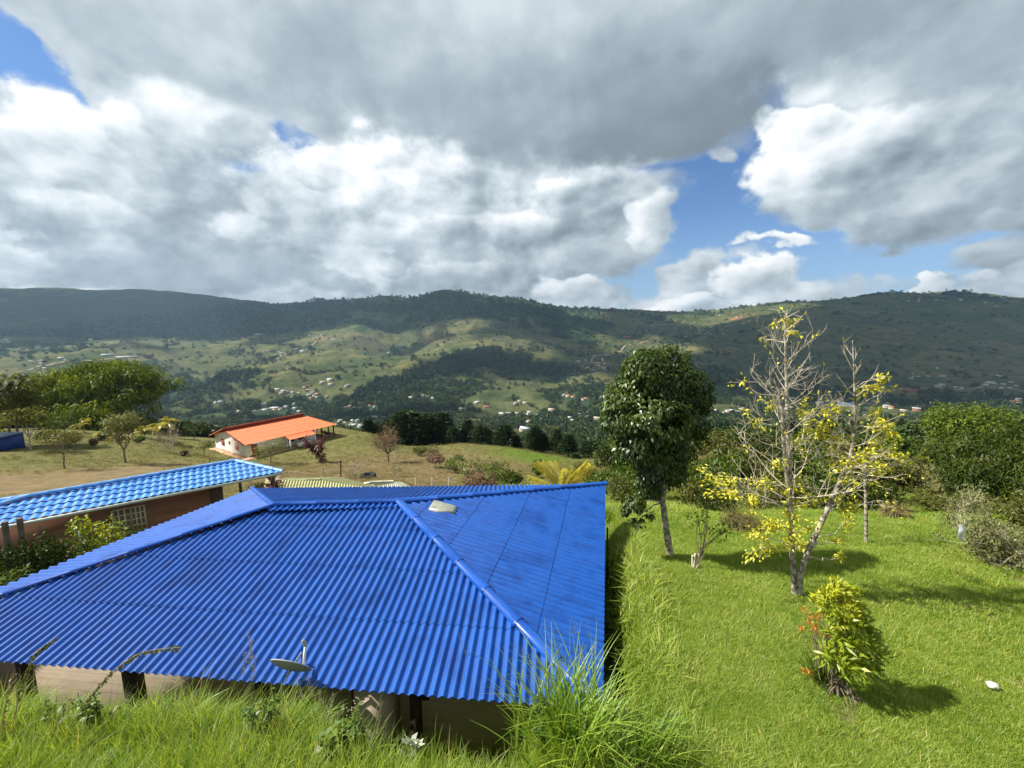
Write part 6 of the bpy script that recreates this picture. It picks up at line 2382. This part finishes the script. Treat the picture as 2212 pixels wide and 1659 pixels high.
MIXW = [("white", "grey"), ("white", "white"), ("cream", "grey"), ("white", "rust"), ("brick", "grey"), ("white", "tan"), ("cream", "rust")]
PALE = [("white", "white"), ("white", "grey"), ("white", "tan"), ("cream", "white")]
WARM = [("white", "rust"), ("brick", "rust"), ("pink", "red"), ("cream", "tan")]
HOMES = []
VILLAGES = [
    (592, 886, 34, 8, 15, PALE, "pale house of the bright village just above the orange roof"), (605, 846, 16, 5, 5, PALE, "pale house on the wooded slope above the bright village"), (664, 853, 26, 9, 11, MIXW, "house scattered among trees right of the bright village"),
    (718, 829, 16, 4, 4, PALE, "white house under the red earth cut on the lit hill"), (600, 762, 26, 6, 8, PALE, "pale house strung along the hillside left of the lit hill"), (692, 729, 22, 6, 10, MIXW, "house in the hamlet high on the slope left of the lit hill's top"), (659, 757, 16, 6, 6, MIXW, "house between the two hillside hamlets left of the lit hill"),
    (769, 880, 26, 8, 6, MIXW, "house among the dark trees above the orange house's porch"), (756, 916, 26, 6, 8, PALE, "pale house in the gap left of the pine row"), (813, 902, 10, 4, 2, PALE, "pale house just left of the tallest pines"), (930, 860, 24, 4, 4, PALE, "white house above the tallest pines"),
    (471, 873, 14, 4, 3, PALE, "white shed among the trees left of the orange roof"), (440, 925, 22, 5, 4, WARM, "house just behind the white farmhouse's left end"), (95, 785, 22, 10, 7, PALE, "white house on the left hillside above the bamboo"), (54, 847, 26, 10, 8, MIXW, "house seen between the left edge trees"), (303, 795, 8, 4, 2, PALE, "white house of a pair right of the bamboo's top"),
    (172, 740, 20, 10, 4, PALE, "tiny pale house high on the left foothill"), (14, 736, 12, 4, 2, PALE, "pale house at the left edge below the mountain"), (1498, 704, 40, 7, 13, MIXW, "house in the hamlet strung along the saddle ridge above the dark leafy tree"), (1517, 719, 26, 6, 8, MIXW, "house below the saddle ridge hamlet"), (1590, 690, 30, 8, 6, MIXW, "house by the red earth on the saddle ridge"),
    (1302, 769, 20, 8, 8, PALE, "white house on the slope left of the dark leafy tree's top"), (1268, 788, 28, 8, 10, MIXW, "mixed house on the slope left of the dark leafy tree's crown"), (1258, 903, 20, 5, 5, PALE, "pale grey house left of the dark leafy tree's middle"), (1575, 890, 40, 8, 9, MIXW, "house right of the dark leafy tree's crown"),
    (1545, 938, 22, 6, 5, PALE, "pale house low between the dark leafy tree and the bare crown"), (1612, 946, 12, 3, 2, WARM, "rust roofed house low behind the bare crown"), (2018, 809, 34, 7, 9, MIXW, "house on the right mountain's foot above the round topped tree"), (2158, 830, 36, 8, 12, PALE, "pale house at the right mountain's foot near the right edge"),
    (2050, 834, 12, 3, 3, PALE, "white roofed shed straight above the round topped tree"), (1848, 853, 26, 4, 4, WARM, "long reddish house behind the second yellow trunk"), (2197, 869, 20, 8, 7, MIXW, "house at the right edge over the thicket"), (1952, 883, 46, 8, 12, MIXW, "house in the valley left of the round topped tree"),
    (1153, 901, 26, 10, 13, PALE, "pale house in the village beyond the middle of the pine row"), (1131, 926, 20, 4, 6, PALE, "pale house right behind the pine tips"), (1131, 873, 12, 4, 3, PALE, "white house on the green rise beyond the pine row"), (1249, 856, 26, 5, 6, MIXW, "house on the terrace left of the dark leafy tree"), (1030, 875, 20, 6, 3, MIXW, "lone house beyond the pine tips"),
    (2020, 648, 40, 5, 6, MIXW, "tiny house along the right mountain's ridge"), (2150, 655, 40, 5, 4, MIXW, "tiny house at the ridge near the right edge"), (1380, 735, 30, 5, 4, WARM, "red earth house on the slope above the dark leafy tree"), (830, 765, 14, 4, 2, MIXW, "lone house low on the lit hill"), (1740, 870, 50, 12, 10, MIXW, "valley house behind the bare crown")]
for (px, py, rx, ry, n, pal, lab) in VILLAGES:
    for k in range(n):
        qx, qy = px + rng.normal(0, rx * .95), py + rng.normal(0, ry * .8)
        c = G(qx, qy)
        r = math.hypot(c[0], c[1])
        if r < 150:
            continue
        w, rf = pal[rng.integers(len(pal))]
        L, D = [(9, 7), (12, 8), (15, 8), (8, 7)][rng.integers(4)]
        me = far_house(w, rf, L, D, 2.9 if rng.random() < .7 else 5.4)
        o = link("far_house", me)
        HOMES.append(c[:2])
        o.location = c
        o.rotation_euler = (0, 0, math.atan2(-c[0], c[1]) * 1.0 + rng.normal(0, .5))
        o.scale = (rng.uniform(.65, 1.05) + r * .00008,) * 3
        tag(o, lab, "house", "far houses: " + lab)
for (px, py, L, w, rf, lab) in ((275, 773, 62, "white", "white", "long white shed on the left hillside right of the bamboo's top"), (232, 768, 34, "white", "white", "shorter white shed left of the long one on the hillside"), (560, 723, 48, "white", "white", "long white building at the foot of the left mountain"),
                                (1091, 896, 30, "cream", "white", "long pale building beyond the pine row"), (1354, 729, 40, "brick", "red", "long red roofed building high above the dark leafy tree"), (1969, 845, 40, "brick", "rust", "long rust roofed building left above the round topped tree"), (1826, 876, 30, "white", "blue", "blue roofed building behind the second yellow trunk"),
                                (2151, 880, 18, "pink", "red", "bright red roofed house just above the thicket"), (1803, 852, 34, "pink", "red", "long pink walled building left of the second yellow trunk")):
    c = G(px, py)
    HOMES.append(c[:2])
    o = link("far_building", far_house(w, rf, L, 11, 4.2))
    o.location = c
    o.rotation_euler = (0, 0, math.atan2(-c[0], c[1]) + .1)
    tag(o, lab, "building")


def mast(px, Y, h_, lab):
    q = at_depth(px, 670, Y)
    b = ground_at(q[0], q[1])
    mb = MB()
    w = 2.2
    for sx, sy in ((-1, -1), (1, -1), (1, 1), (-1, 1)):
        mb.beam((sx * w, sy * w, -2), (sx * .4, sy * .4, h_), .5, .5)
    for k in range(8):
        z = h_ * k / 8
        q = w + (.4 - w) * k / 8
        mb.beam((-q, -q, z), (q * .9, -q, z + h_ / 8), .35, .35)
        mb.beam((q, q, z), (-q * .9, q, z + h_ / 8), .35, .35)
    o = mb.build("radio_mast", M["grey_metal"], None, loc=b)
    tag(o, lab, "mast")


mast(1452, 3080, 34, "thin radio mast on the ridge above the dark leafy tree")
mast(1584, 3050, 40, "thin radio mast on the ridge left of the yellow tree's top")

# ------------------------------------------------------------------ far woods
def far_tree(name, mat, squat, n, seed_tint):
    mb = MB()
    blobs = [(np.array([0, 0, .5 * squat]), (.42, .42, .42 * squat))]
    for k in range(6):
        a = k * 2.4 + rng.random()
        blobs.append((np.array([math.cos(a) * .28, math.sin(a) * .28, (.45 + .35 * rng.random()) * squat]), (.26, .26, .24 * squat)))
    crown(mb, blobs, n, .30, .24, .1, .7, seed_tint, .5)
    v, f, tt = np.concatenate(mb.v), np.concatenate(mb.f), np.concatenate(mb.t)
    me = mesh_from(name, v, f)
    at = me.attributes.new("tint", "FLOAT", "POINT")
    at.data.foreach_set("value", tt.astype(np.float32))
    me.materials.append(mat)
    return bpy.data.objects.new(name, me)


def far_woods():
    fm = leafmat("far_leaf", [(0.0, (.018, .036, .012)), (0.5, (.035, .062, .018)), (1.0, (.085, .115, .03))], .15, .02, vary=.9)
    fo_ = leafmat("far_olive_leaf", [(0.0, (.035, .05, .014)), (1.0, (.12, .135, .035))], .15, .02, vary=.9)
    src = [far_tree("t", fm, 1.0, 90, (0, .8)), far_tree("t", fm, 1.35, 80, (0, .6)), far_tree("t", fo_, .9, 80, (.1, 1)), far_tree("t", fm, .7, 90, (.2, 1.0)), far_tree("t", P_["pine_leaf"], 1.6, 80, (0, .6))]
    a = rng.uniform(R(-57), R(57), 95000)
    r = np.exp(rng.uniform(math.log(140), math.log(4300), len(a)))
    hid = (r > 260) & (r < 620)
    r = np.where(hid & (rng.random(len(a)) < .6), r * 2.6, r)
    x, y = r * np.sin(a), r * np.cos(a)
    fo, so, dr, lu = cover(x, y)
    wx, wy = fbm(x / 160 + 1, y / 160, 3) * 1.6, fbm(x / 160 + 9, y / 160 + 5, 3) * 1.6
    hedge = 1 - np.abs(2 * vnoise(x / 150 + wx, y / 150 + wy) - 1)
    near_b = .30 * (1 - sstep(700, 1000, r))
    p = np.clip(fo * 1.15 + near_b * (fbm(x / 50, y / 50, 3) * 4.2 - 1.7) + .75 * sstep(.92, .98, hedge) + .015 + .6 * sstep(.66, .76, fbm(x / 38 + 4, y / 38, 4)), 0, 1) * (1 - np.clip(so * 1.4, 0, 1))
    p = np.clip((p - .10) * 1.15, 0, 1)
    keep = rng.random(len(x)) < p
    x, y, r, fo = x[keep], y[keep], r[keep], fo[keep]
    # yards stay open, on the valley side most of all
    hm = np.array(HOMES)
    for c in hm:
        rc = math.hypot(*c)
        e = c / rc
        f = (x * e[0] + y * e[1]) - rc
        l = x * e[1] - y * e[0]
        keep = ~((np.abs(l) < 11) & (f > -55 - .02 * rc) & (f < 9))
        x, y, r, fo = x[keep], y[keep], r[keep], fo[keep]
    z = H(x, y)
    n = len(x)
    size = rng.uniform(5, 10, n) * (.6 + .4 * sstep(150, 600, r)) * (1 + .00025 * r) * (.75 + .5 * fo)
    idx = rng.choice(5, n, p=[.34, .16, .2, .22, .08])
    scatter("woods", "woods and hedgerow trees over the far valley and hills", "woods", src, np.stack([x, y, z - .3], 1), np.stack([np.zeros(n), np.zeros(n), rng.uniform(0, 6.28, n)], 1), size, idx)


far_woods()

# the dark plantation that runs down the middle spur, and the knot of tall trees at its left
_pl = []
for px, py in np.stack([np.interp(np.linspace(0, 1, 60), [0, .35, .7, 1], [1062, 985, 900, 800]), np.interp(np.linspace(0, 1, 60), [0, .35, .7, 1], [758, 790, 815, 852])], 1):
    c = G(px, py)
    k = 34
    q = c[None, :2] + rng.normal(0, 1, (k, 2)) * [26, 20]
    _pl.append(q)
for px, py in ((485, 812), (495, 818), (508, 812), (520, 818), (530, 815), (470, 825)):
    c = G(px, py)
    _pl.append(c[None, :2] + rng.normal(0, 1, (16, 2)) * [12, 10])
_pl = np.concatenate(_pl)
_z = H(_pl[:, 0], _pl[:, 1])
_cnt = len(_pl)
scatter("plantation_woods", "dark plantation of trees running down the middle spur", "woods", [far_tree("t", P_["pine_leaf"], 1.5, 80, (0, .5)), far_tree("t", P_["pine_leaf"], 1.2, 80, (0, .5))],
        np.stack([_pl[:, 0], _pl[:, 1], _z - .3], 1), np.stack([np.zeros(_cnt), np.zeros(_cnt), rng.uniform(0, 6.28, _cnt)], 1), rng.uniform(10, 16, _cnt), rng.integers(0, 2, _cnt))



# pale dirt roads winding between the hamlets
def dirt_road(pts, w):
    P = np.array([G(*p) for p in pts])
    k = np.linspace(0, len(P) - 1, 60)
    x, y = np.interp(k, range(len(P)), P[:, 0]), np.interp(k, range(len(P)), P[:, 1])
    for _ in range(6):
        x[1:-1] = (x[:-2] + 2 * x[1:-1] + x[2:]) / 4
        y[1:-1] = (y[:-2] + 2 * y[1:-1] + y[2:]) / 4
    dx, dy = np.gradient(x), np.gradient(y)
    L = np.hypot(dx, dy)
    nx, ny = -dy / L * w / 2, dx / L * w / 2
    lx, ly, rx, ry = x + nx, y + ny, x - nx, y - ny
    v = np.stack([np.stack([lx, ly, H(lx, ly) + 1.0], 1), np.stack([rx, ry, H(rx, ry) + 1.0], 1)], 1).reshape(-1, 3)
    i = np.arange(59) * 2
    me = mesh_from("dirt_road", v, np.stack([i, i + 1, i + 3, i + 2], 1))
    me.materials.append(ROADMAT)
    tag(link("dirt_road", me), kind="structure")


ROADMAT = surf("pale_dirt", (.34, .26, .18), (.26, .19, .125), .2, .95)
for pts, w in (([(640, 900), (660, 893), (690, 897), (725, 908), (745, 915)], 6), ([(1235, 930), (1270, 928), (1300, 912), (1335, 905)], 6), ([(1470, 702), (1520, 712), (1570, 706), (1620, 692), (1660, 684)], 8),
               ([(1310, 800), (1275, 782), (1300, 766), (1345, 748), (1400, 737)], 7), ([(1900, 850), (1980, 838), (2060, 842), (2140, 836), (2200, 842)], 6), ([(590, 770), (640, 760), (680, 742), (700, 730)], 6), ([(60, 800), (100, 790), (160, 778), (240, 775), (300, 778)], 6)):
    dirt_road(pts, w)
# ------------------------------------------------------------------ sun, sky, air
SUN_EL, SUN_AZ = R(46), R(-87)   # azimuth measured from straight ahead, negative to the left
SUNV = np.array([math.cos(SUN_EL) * math.sin(SUN_AZ), math.cos(SUN_EL) * math.cos(SUN_AZ), math.sin(SUN_EL)])
sd = bpy.data.lights.new("sun", "SUN")
sd.energy = 5.0
sd.angle = R(0.53)
sd.color = (1.0, 0.95, 0.86)
sun = bpy.data.objects.new("sun", sd)
COL.objects.link(sun)
sun.rotation_euler = Vector(-SUNV).to_track_quat("-Z", "Y").to_euler()


def pix_dir(px, py):
    d = ray(px, py)
    return math.atan2(d[0], d[1]), math.asin(d[2] / np.linalg.norm(d))


def build_sky():
    w = bpy.data.worlds.new("World")
    scene.world = w
    w.use_nodes = True
    t = NT(w.node_tree)
    t.n.clear()
    out = t.node("ShaderNodeOutputWorld")
    bg = t.node("ShaderNodeBackground")
    bg.inputs[1].default_value = 0.1
    t.l.new(bg.outputs[0], out.inputs[0])
    sky = t.node("ShaderNodeTexSky")
    sky.sky_type = "NISHITA"
    sky.sun_disc = False
    sky.sun_elevation = SUN_EL
    sky.sun_rotation = SUN_AZ
    sky.altitude = 1500
    sky.dust_density = 0.6
    d = t.coord("Generated")
    sp = t.node("ShaderNodeSeparateXYZ")
    t.l.new(d, sp.inputs[0])
    x, y, z = sp.outputs
    az = t.math("ARCTAN2", x, y)
    el = t.math("ARCSINE", z)
    # lumps shrink and flatten towards the horizon
    k = t.math("DIVIDE", 1.0, t.math("ADD", t.math("MAXIMUM", z, 0.0), 0.30))
    p = t.vmath("SCALE", d, None)
    t.l.new(k, p.node.inputs["Scale"])
    wn = t.vmath("MULTIPLY", t.vmath("SUBTRACT", t.noise(p, 1.5, 3, 0.5, col=True), (0.5, 0.5, 0.5)), (0.30, 0.20, 0))
    wm = t.vmath("MULTIPLY", t.vmath("SUBTRACT", t.noise(d, 7.0, 6, 0.58, col=True), (0.5, 0.5, 0.5)), (0.16, 0.12, 0))
    ae = t.node("ShaderNodeCombineXYZ")
    t.put(ae.inputs[0], az)
    t.put(ae.inputs[1], el)
    q = t.vmath("ADD", t.vmath("ADD", ae.outputs[0], wn), wm)

    def field(spots):
        acc = None
        for (px, py, rx, ry, wt) in spots:
            a, e = pix_dir(px, py)
            a1, _ = pix_dir(px + 40, py)
            _, e1 = pix_dir(px, py - 40)
            sx, sy = 1 / (rx * (a1 - a) / 40), 1 / (ry * (e1 - e) / 40)
            v = t.vmath("MULTIPLY_ADD", q, (sx, sy, 0), (-a * sx, -e * sy, 0))
            g = t.math("POWER", 0.36788, t.vmath("DOT_PRODUCT", v, v, out="v"))
            acc = t.math("MULTIPLY", g, wt) if acc is None else t.math("MULTIPLY_ADD", g, wt, acc)
        return acc

    gaps = field(GAPS)
    n0 = t.noise(p, 1.7, 2, 0.5)
    # even-grained lumps: the same size sideways and upward, a little squat, smaller low down
    iso = t.vmath("MULTIPLY", d, (1.0, 1.0, 1.35))
    n1 = t.noise(iso, 4.0, 8, 0.52)
    n2 = t.mix(t.mapr(el, 0.10, 0.30), t.noise(iso, 26.0, 6, 0.58), t.noise(iso, 15.0, 7, 0.58))
    n2 = t.math("ADD", t.vmath("DOT_PRODUCT", n2, (0.3333, 0.3333, 0.3333), out="v"), 0.0)
    sunward = (-0.040, 0.006, 0.045)
    n1c = t.noise(iso, 6.0, 5, 0.5)
    n1s = t.noise(t.vmath("ADD", iso, sunward), 6.0, 5, 0.5)
    relief = t.math("SUBTRACT", n1c, n1s)
    nb = t.noise(iso, 12.0, 4, 0.5)
    nbs = t.noise(t.vmath("ADD", iso, (-0.018, 0.003, 0.020)), 12.0, 4, 0.5)
    detail = t.math("MULTIPLY_ADD", t.math("SUBTRACT", n2, 0.5), 0.22, t.math("MULTIPLY", t.math("SUBTRACT", n1, 0.5), 0.30))
    detail = t.math("MULTIPLY_ADD", relief, 0.95, detail)
    detail = t.math("MULTIPLY_ADD", t.math("SUBTRACT", nb, nbs), 0.55, detail)
    # a broken grey deck behind everything
    cov = t.math("SUBTRACT", t.math("MULTIPLY_ADD", n1, 0.9, 0.30), gaps)
    cov = t.math("MULTIPLY_ADD", t.math("SUBTRACT", n2, 0.5), 0.4, cov)
    alpha = t.mapr(cov, -0.05, 0.40)
    tone = t.math("MULTIPLY_ADD", detail, 0.7, 0.56)
    clear = t.math("SUBTRACT", 1.0, alpha)
    qs = t.node("ShaderNodeSeparateXYZ")
    t.l.new(q, qs.inputs[0])
    fine = t.math("MULTIPLY", t.math("SUBTRACT", n2, 0.5), 1.0)
    for (px, py, rx, ry, top, bot, soft, dt) in CUMULUS:
        a, e = pix_dir(px, py)
        a1, _ = pix_dir(px + 40, py)
        _, e1 = pix_dir(px, py - 40)
        sx, sy = 1 / (rx * (a1 - a) / 40), 1 / (ry * (e1 - e) / 40)
        v = t.vmath("MULTIPLY_ADD", q, (sx, sy, 0), (-a * sx, -e * sy, 0))
        r2 = t.vmath("DOT_PRODUCT", v, v, out="v")
        r2 = t.math("MULTIPLY_ADD", fine, 1.6, r2)
        m = t.mapr(r2, 1.0 + soft, 1.0 - soft)
        up = t.vmath("DOT_PRODUCT", v, (-0.35, 0.62, 0), out="v")
        up = t.mapr(up, -0.62, 0.62, bot, top)
        up = t.math("MULTIPLY_ADD", detail, dt, up)
        tone = t.math("MULTIPLY_ADD", t.math("SUBTRACT", up, tone), m, tone)
        clear = t.math("MULTIPLY", clear, t.math("SUBTRACT", 1.0, m))
    alpha = t.math("SUBTRACT", 1.0, clear)
    tone = t.math("ADD", t.math("MULTIPLY_ADD", t.math("SUBTRACT", n0, 0.5), 0.10, tone), SKY_BASE)
    cl = t.ramp(tone, [(0.0, (.78, .97, 1.13)), (0.25, (1.34, 1.65, 1.88)), (0.5, (2.40, 2.83, 3.15)), (0.75, (4.1, 4.5, 4.8)), (1.0, (6.0, 6.15, 6.2))])
    veil = t.math("MULTIPLY", t.mapr(el, 0.30, 0.02), 0.5)
    blue = t.mix(1.0, sky.outputs[0], SKY_TINT, "MULTIPLY")
    blue = t.mix(veil, blue, (2.4, 3.1, 3.8))
    col = t.mix(alpha, blue, cl)
    t.l.new(col, bg.inputs[0])
    w.cycles.sampling_method = "MANUAL"
    w.cycles.sample_map_resolution = 512


SKY_BASE = 0.0
SKY_TINT = (0.47, 0.63, 0.79)
GAPS = [(10, 100, 95, 110, 1.9), (650, 262, 90, 34, 1.5), (545, 365, 90, 34, 1.5), (1680, 260, 80, 80, 1.9), (1500, 400, 150, 60, 1.9), (1490, 470, 90, 50, 1.2), (1580, 510, 200, 50, 1.5), (1800, 545, 330, 45, 1.4), (2080, 560, 220, 50, 1.0), (1330, 560, 70, 40, .7), (1600, 620, 420, 50, 1.0)]
CUMULUS = [
    # far and low over the hills
    (800, 615, 460, 60, .70, .50, 0.61, .8), (1080, 560, 330, 60, .70, .46, 0.55, .8), (1480, 655, 360, 36, .70, .55, 0.61, .9), (1240, 640, 100, 36, .92, .60, 0.42, .8), (1560, 600, 110, 44, .66, .50, 0.49, .8), (1690, 610, 120, 44, .98, .58, 0.42, .9), (1690, 535, 52, 16, .95, .72, 0.49, .6),
    (1500, 655, 120, 22, .85, .6, 0.55, .8), (1935, 618, 48, 28, 1.02, .70, 0.30, .5), (2110, 625, 120, 26, .88, .58, 0.49, .9), (2130, 560, 150, 44, .68, .52, 0.61, .8), (2190, 600, 90, 44, .74, .52, 0.49, .8),
    (60, 560, 170, 70, .70, .46, 0.55, .8), (420, 560, 330, 62, .48, .38, 0.55, .6), (620, 600, 260, 36, .5, .40, 0.61, .6), (320, 478, 56, 46, .92, .66, 0.42, .7), (30, 530, 80, 40, .82, .6, 0.49, .7), (40, 622, 200, 24, .92, .80, 0.68, .6),
    # middle
    (440, 450, 200, 100, .62, .50, 0.55, .8), (230, 430, 260, 90, .62, .52, 0.55, .8), (320, 310, 170, 130, .70, .52, 0.55, .9), (395, 215, 110, 60, .80, .62, 0.55, .8), (80, 320, 190, 130, 1.06, .60, 0.36, 1.1), (40, 250, 90, 55, 1.08, .84, 0.36, .8), (500, 290, 90, 70, .56, .46, 0.55, .6),
    (1150, 470, 280, 90, .84, .46, 0.49, 1.0), (840, 405, 280, 135, 1.04, .50, 0.33, 1.2), (720, 330, 95, 70, 1.06, .74, 0.33, 1.0), (880, 290, 110, 50, 1.04, .74, 0.42, 1.0),  (1000, 500, 260, 50, .62, .44, 0.55, .8), (1330, 545, 110, 40, .56, .42, 0.55, .6), (1410, 495, 66, 56, .94, .48, 0.49, .8), (1370, 430, 90, 50, .72, .5, 0.61, .8),
    (560, 505, 90, 42, .84, .54, .4, .9), (1010, 345, 120, 60, .86, .60, .45, .9), (240, 250, 70, 50, .92, .66, .4, .8), (650, 440, 110, 60, .92, .56, .35, 1.0), (930, 520, 130, 40, .74, .46, .4, .8), (1240, 410, 100, 50, .82, .50, .4, .9), (150, 470, 120, 50, .78, .50, .4, .9), (1090, 500, 90, 36, .86, .5, .4, .8),
    # right
    (2100, 260, 280, 130, .66, .50, 0.55, .8), (1900, 190, 150, 60, .78, .62, 0.55, .7), (2010, 410, 290, 110, .62, .42, 0.42, .8), (1790, 380, 200, 118, .98, .42, 0.27, .9), (1720, 300, 76, 62, 1.06, .80, 0.25, .8), (2190, 485, 130, 44, .52, .38, 0.42, .6), (1556, 365, 42, 22, .56, .50, 0.68, .4),
    # the heavy grey mass overhead
    (520, 70, 440, 150, .66, .54, 0.61, 0.39), (2120, 60, 330, 120, .56, .48, 0.68, 0.33), (1150, 130, 520, 190, .60, .36, 0.68, 0.30), (1720, 50, 330, 110, .50, .36, 0.68, 0.22), (1430, 260, 270, 120, .33, .20, 0.49, 0.19), (1050, 40, 420, 60, .66, .52, 0.75, 0.28),
]
build_sky()
# ---- unseen clouds added high to the left, shaped to shade the far hills
SHADE = [(150, 680, 1500, 900, 1.3), (430, 700, 900, 800, 1.2), (600, 675, 700, 600, 1.2), (780, 665, 500, 400, 1.0), (1000, 655, 500, 300, 1.0), (1150, 675, 400, 300, 1.0), (1000, 800, 260, 90, 1.6), (900, 840, 220, 80, 1.3), (1120, 790, 260, 110, 1.3),
         (1900, 720, 800, 500, 1.5), (2200, 700, 700, 600, 1.4), (1700, 740, 450, 260, 1.5), (2000, 800, 500, 250, 1.3), (1500, 770, 250, 200, .9), (1750, 860, 350, 150, .9), (2200, 840, 350, 200, 1.2), (2600, 800, 900, 500, 1.4)]
SUNLIT = [(770, 720, 260, 150, 1.5), (760, 780, 260, 140, 1.6), (985, 708, 170, 110, 1.7), (930, 760, 130, 110, 1.2), (1080, 735, 180, 110, 1.3), (600, 770, 350, 250, 1.4), (650, 840, 250, 140, 1.2), (300, 760, 500, 200, .9), (1250, 720, 250, 200, .8), (1500, 690, 350, 220, 1.4), (1300, 760, 160, 110, .8),
          (1700, 662, 350, 90, 1.2), (1150, 860, 220, 90, 1.3), (700, 880, 350, 150, 1.3)]


def build_clouds():
    alt = 6000.0
    xs = np.arange(-12500, -300, 70.0)
    ys = np.arange(1100, 6600, 70.0)
    X, Y = np.meshgrid(xs, ys)
    zg = np.full(X.shape, 0.0)
    for _ in range(3):
        k = (alt - zg) / SUNV[2]
        gx, gy = X - SUNV[0] * k, Y - SUNV[1] * k
        zg = H(gx, gy)
    r = np.hypot(gx, gy)
    cov = patch(gx, gy, SHADE) - patch(gx, gy, SUNLIT) + (fbm(gx / 420, gy / 420, 5) - 0.5) * 2.6 + 0.02
    cov = cov - 3 * (1 - sstep(550, 950, r))
    th = np.sqrt(np.clip(cov, 0, 1)) * 260 * (0.6 + 0.8 * fbm(X / 260, Y / 260, 4))
    on = cov > 0.05
    nx = len(xs)
    top = np.stack([X, Y, alt + th], -1).reshape(-1, 3)
    bot = np.stack([X, Y, alt - th * 0.25], -1).reshape(-1, 3)
    cell = (on[:-1, :-1] & on[1:, :-1] & on[:-1, 1:] & on[1:, 1:])
    iy, ix = np.nonzero(cell)
    a = iy * nx + ix
    q = np.stack([a, a + 1, a + nx + 1, a + nx], 1)
    f = np.concatenate([q, q[:, ::-1] + len(top)])
    me = mesh_from("clouds", np.concatenate([top, bot]), f)
    me.polygons.foreach_set("use_smooth", np.ones(len(me.polygons), bool))
    o = link("clouds", me)
    o.data.materials.append(surf("cloud_white", (.85, .86, .88), (.8, .82, .85), 0.004, 1.0))
    tag(o, "unseen pale clouds added high to the left to shade the hills", "clouds", kind="stuff")


build_clouds()

# ---- air between here and the far ridge
def build_haze():
    mb = MB()
    mb.box((0, 2280, 30), (13000, 4640, 760))
    m, t, out = new_mat("haze_air")
    v = t.node("ShaderNodeVolumePrincipled")
    v.inputs["Color"].default_value = (0.50, 0.74, 1.0, 1)
    v.inputs["Density"].default_value = 0.00006
    v.inputs["Anisotropy"].default_value = 0.2
    t.l.new(v.outputs[0], out.inputs["Volume"])
    m.cycles.homogeneous_volume = True if hasattr(m.cycles, "homogeneous_volume") else None
    o = mb.build("haze", m)
    tag(o, "thin blue haze in the valley air", "haze", kind="stuff")


USE_HAZE = True
if USE_HAZE:
    build_haze()

scene.view_settings.view_transform = "Standard"
scene.view_settings.look = "None"
scene.view_settings.exposure = 0.88
scene.view_settings.gamma = 1.0
scene.render.engine = "CYCLES"
scene.cycles.use_denoising = True
scene.cycles.max_bounces = 5
scene.cycles.diffuse_bounces = 3
scene.cycles.transparent_max_bounces = 8
scene.cycles.transmission_bounces = 3
scene.cycles.volume_bounces = 0
scene.cycles.use_adaptive_sampling = True
scene.cycles.adaptive_threshold = 0.015
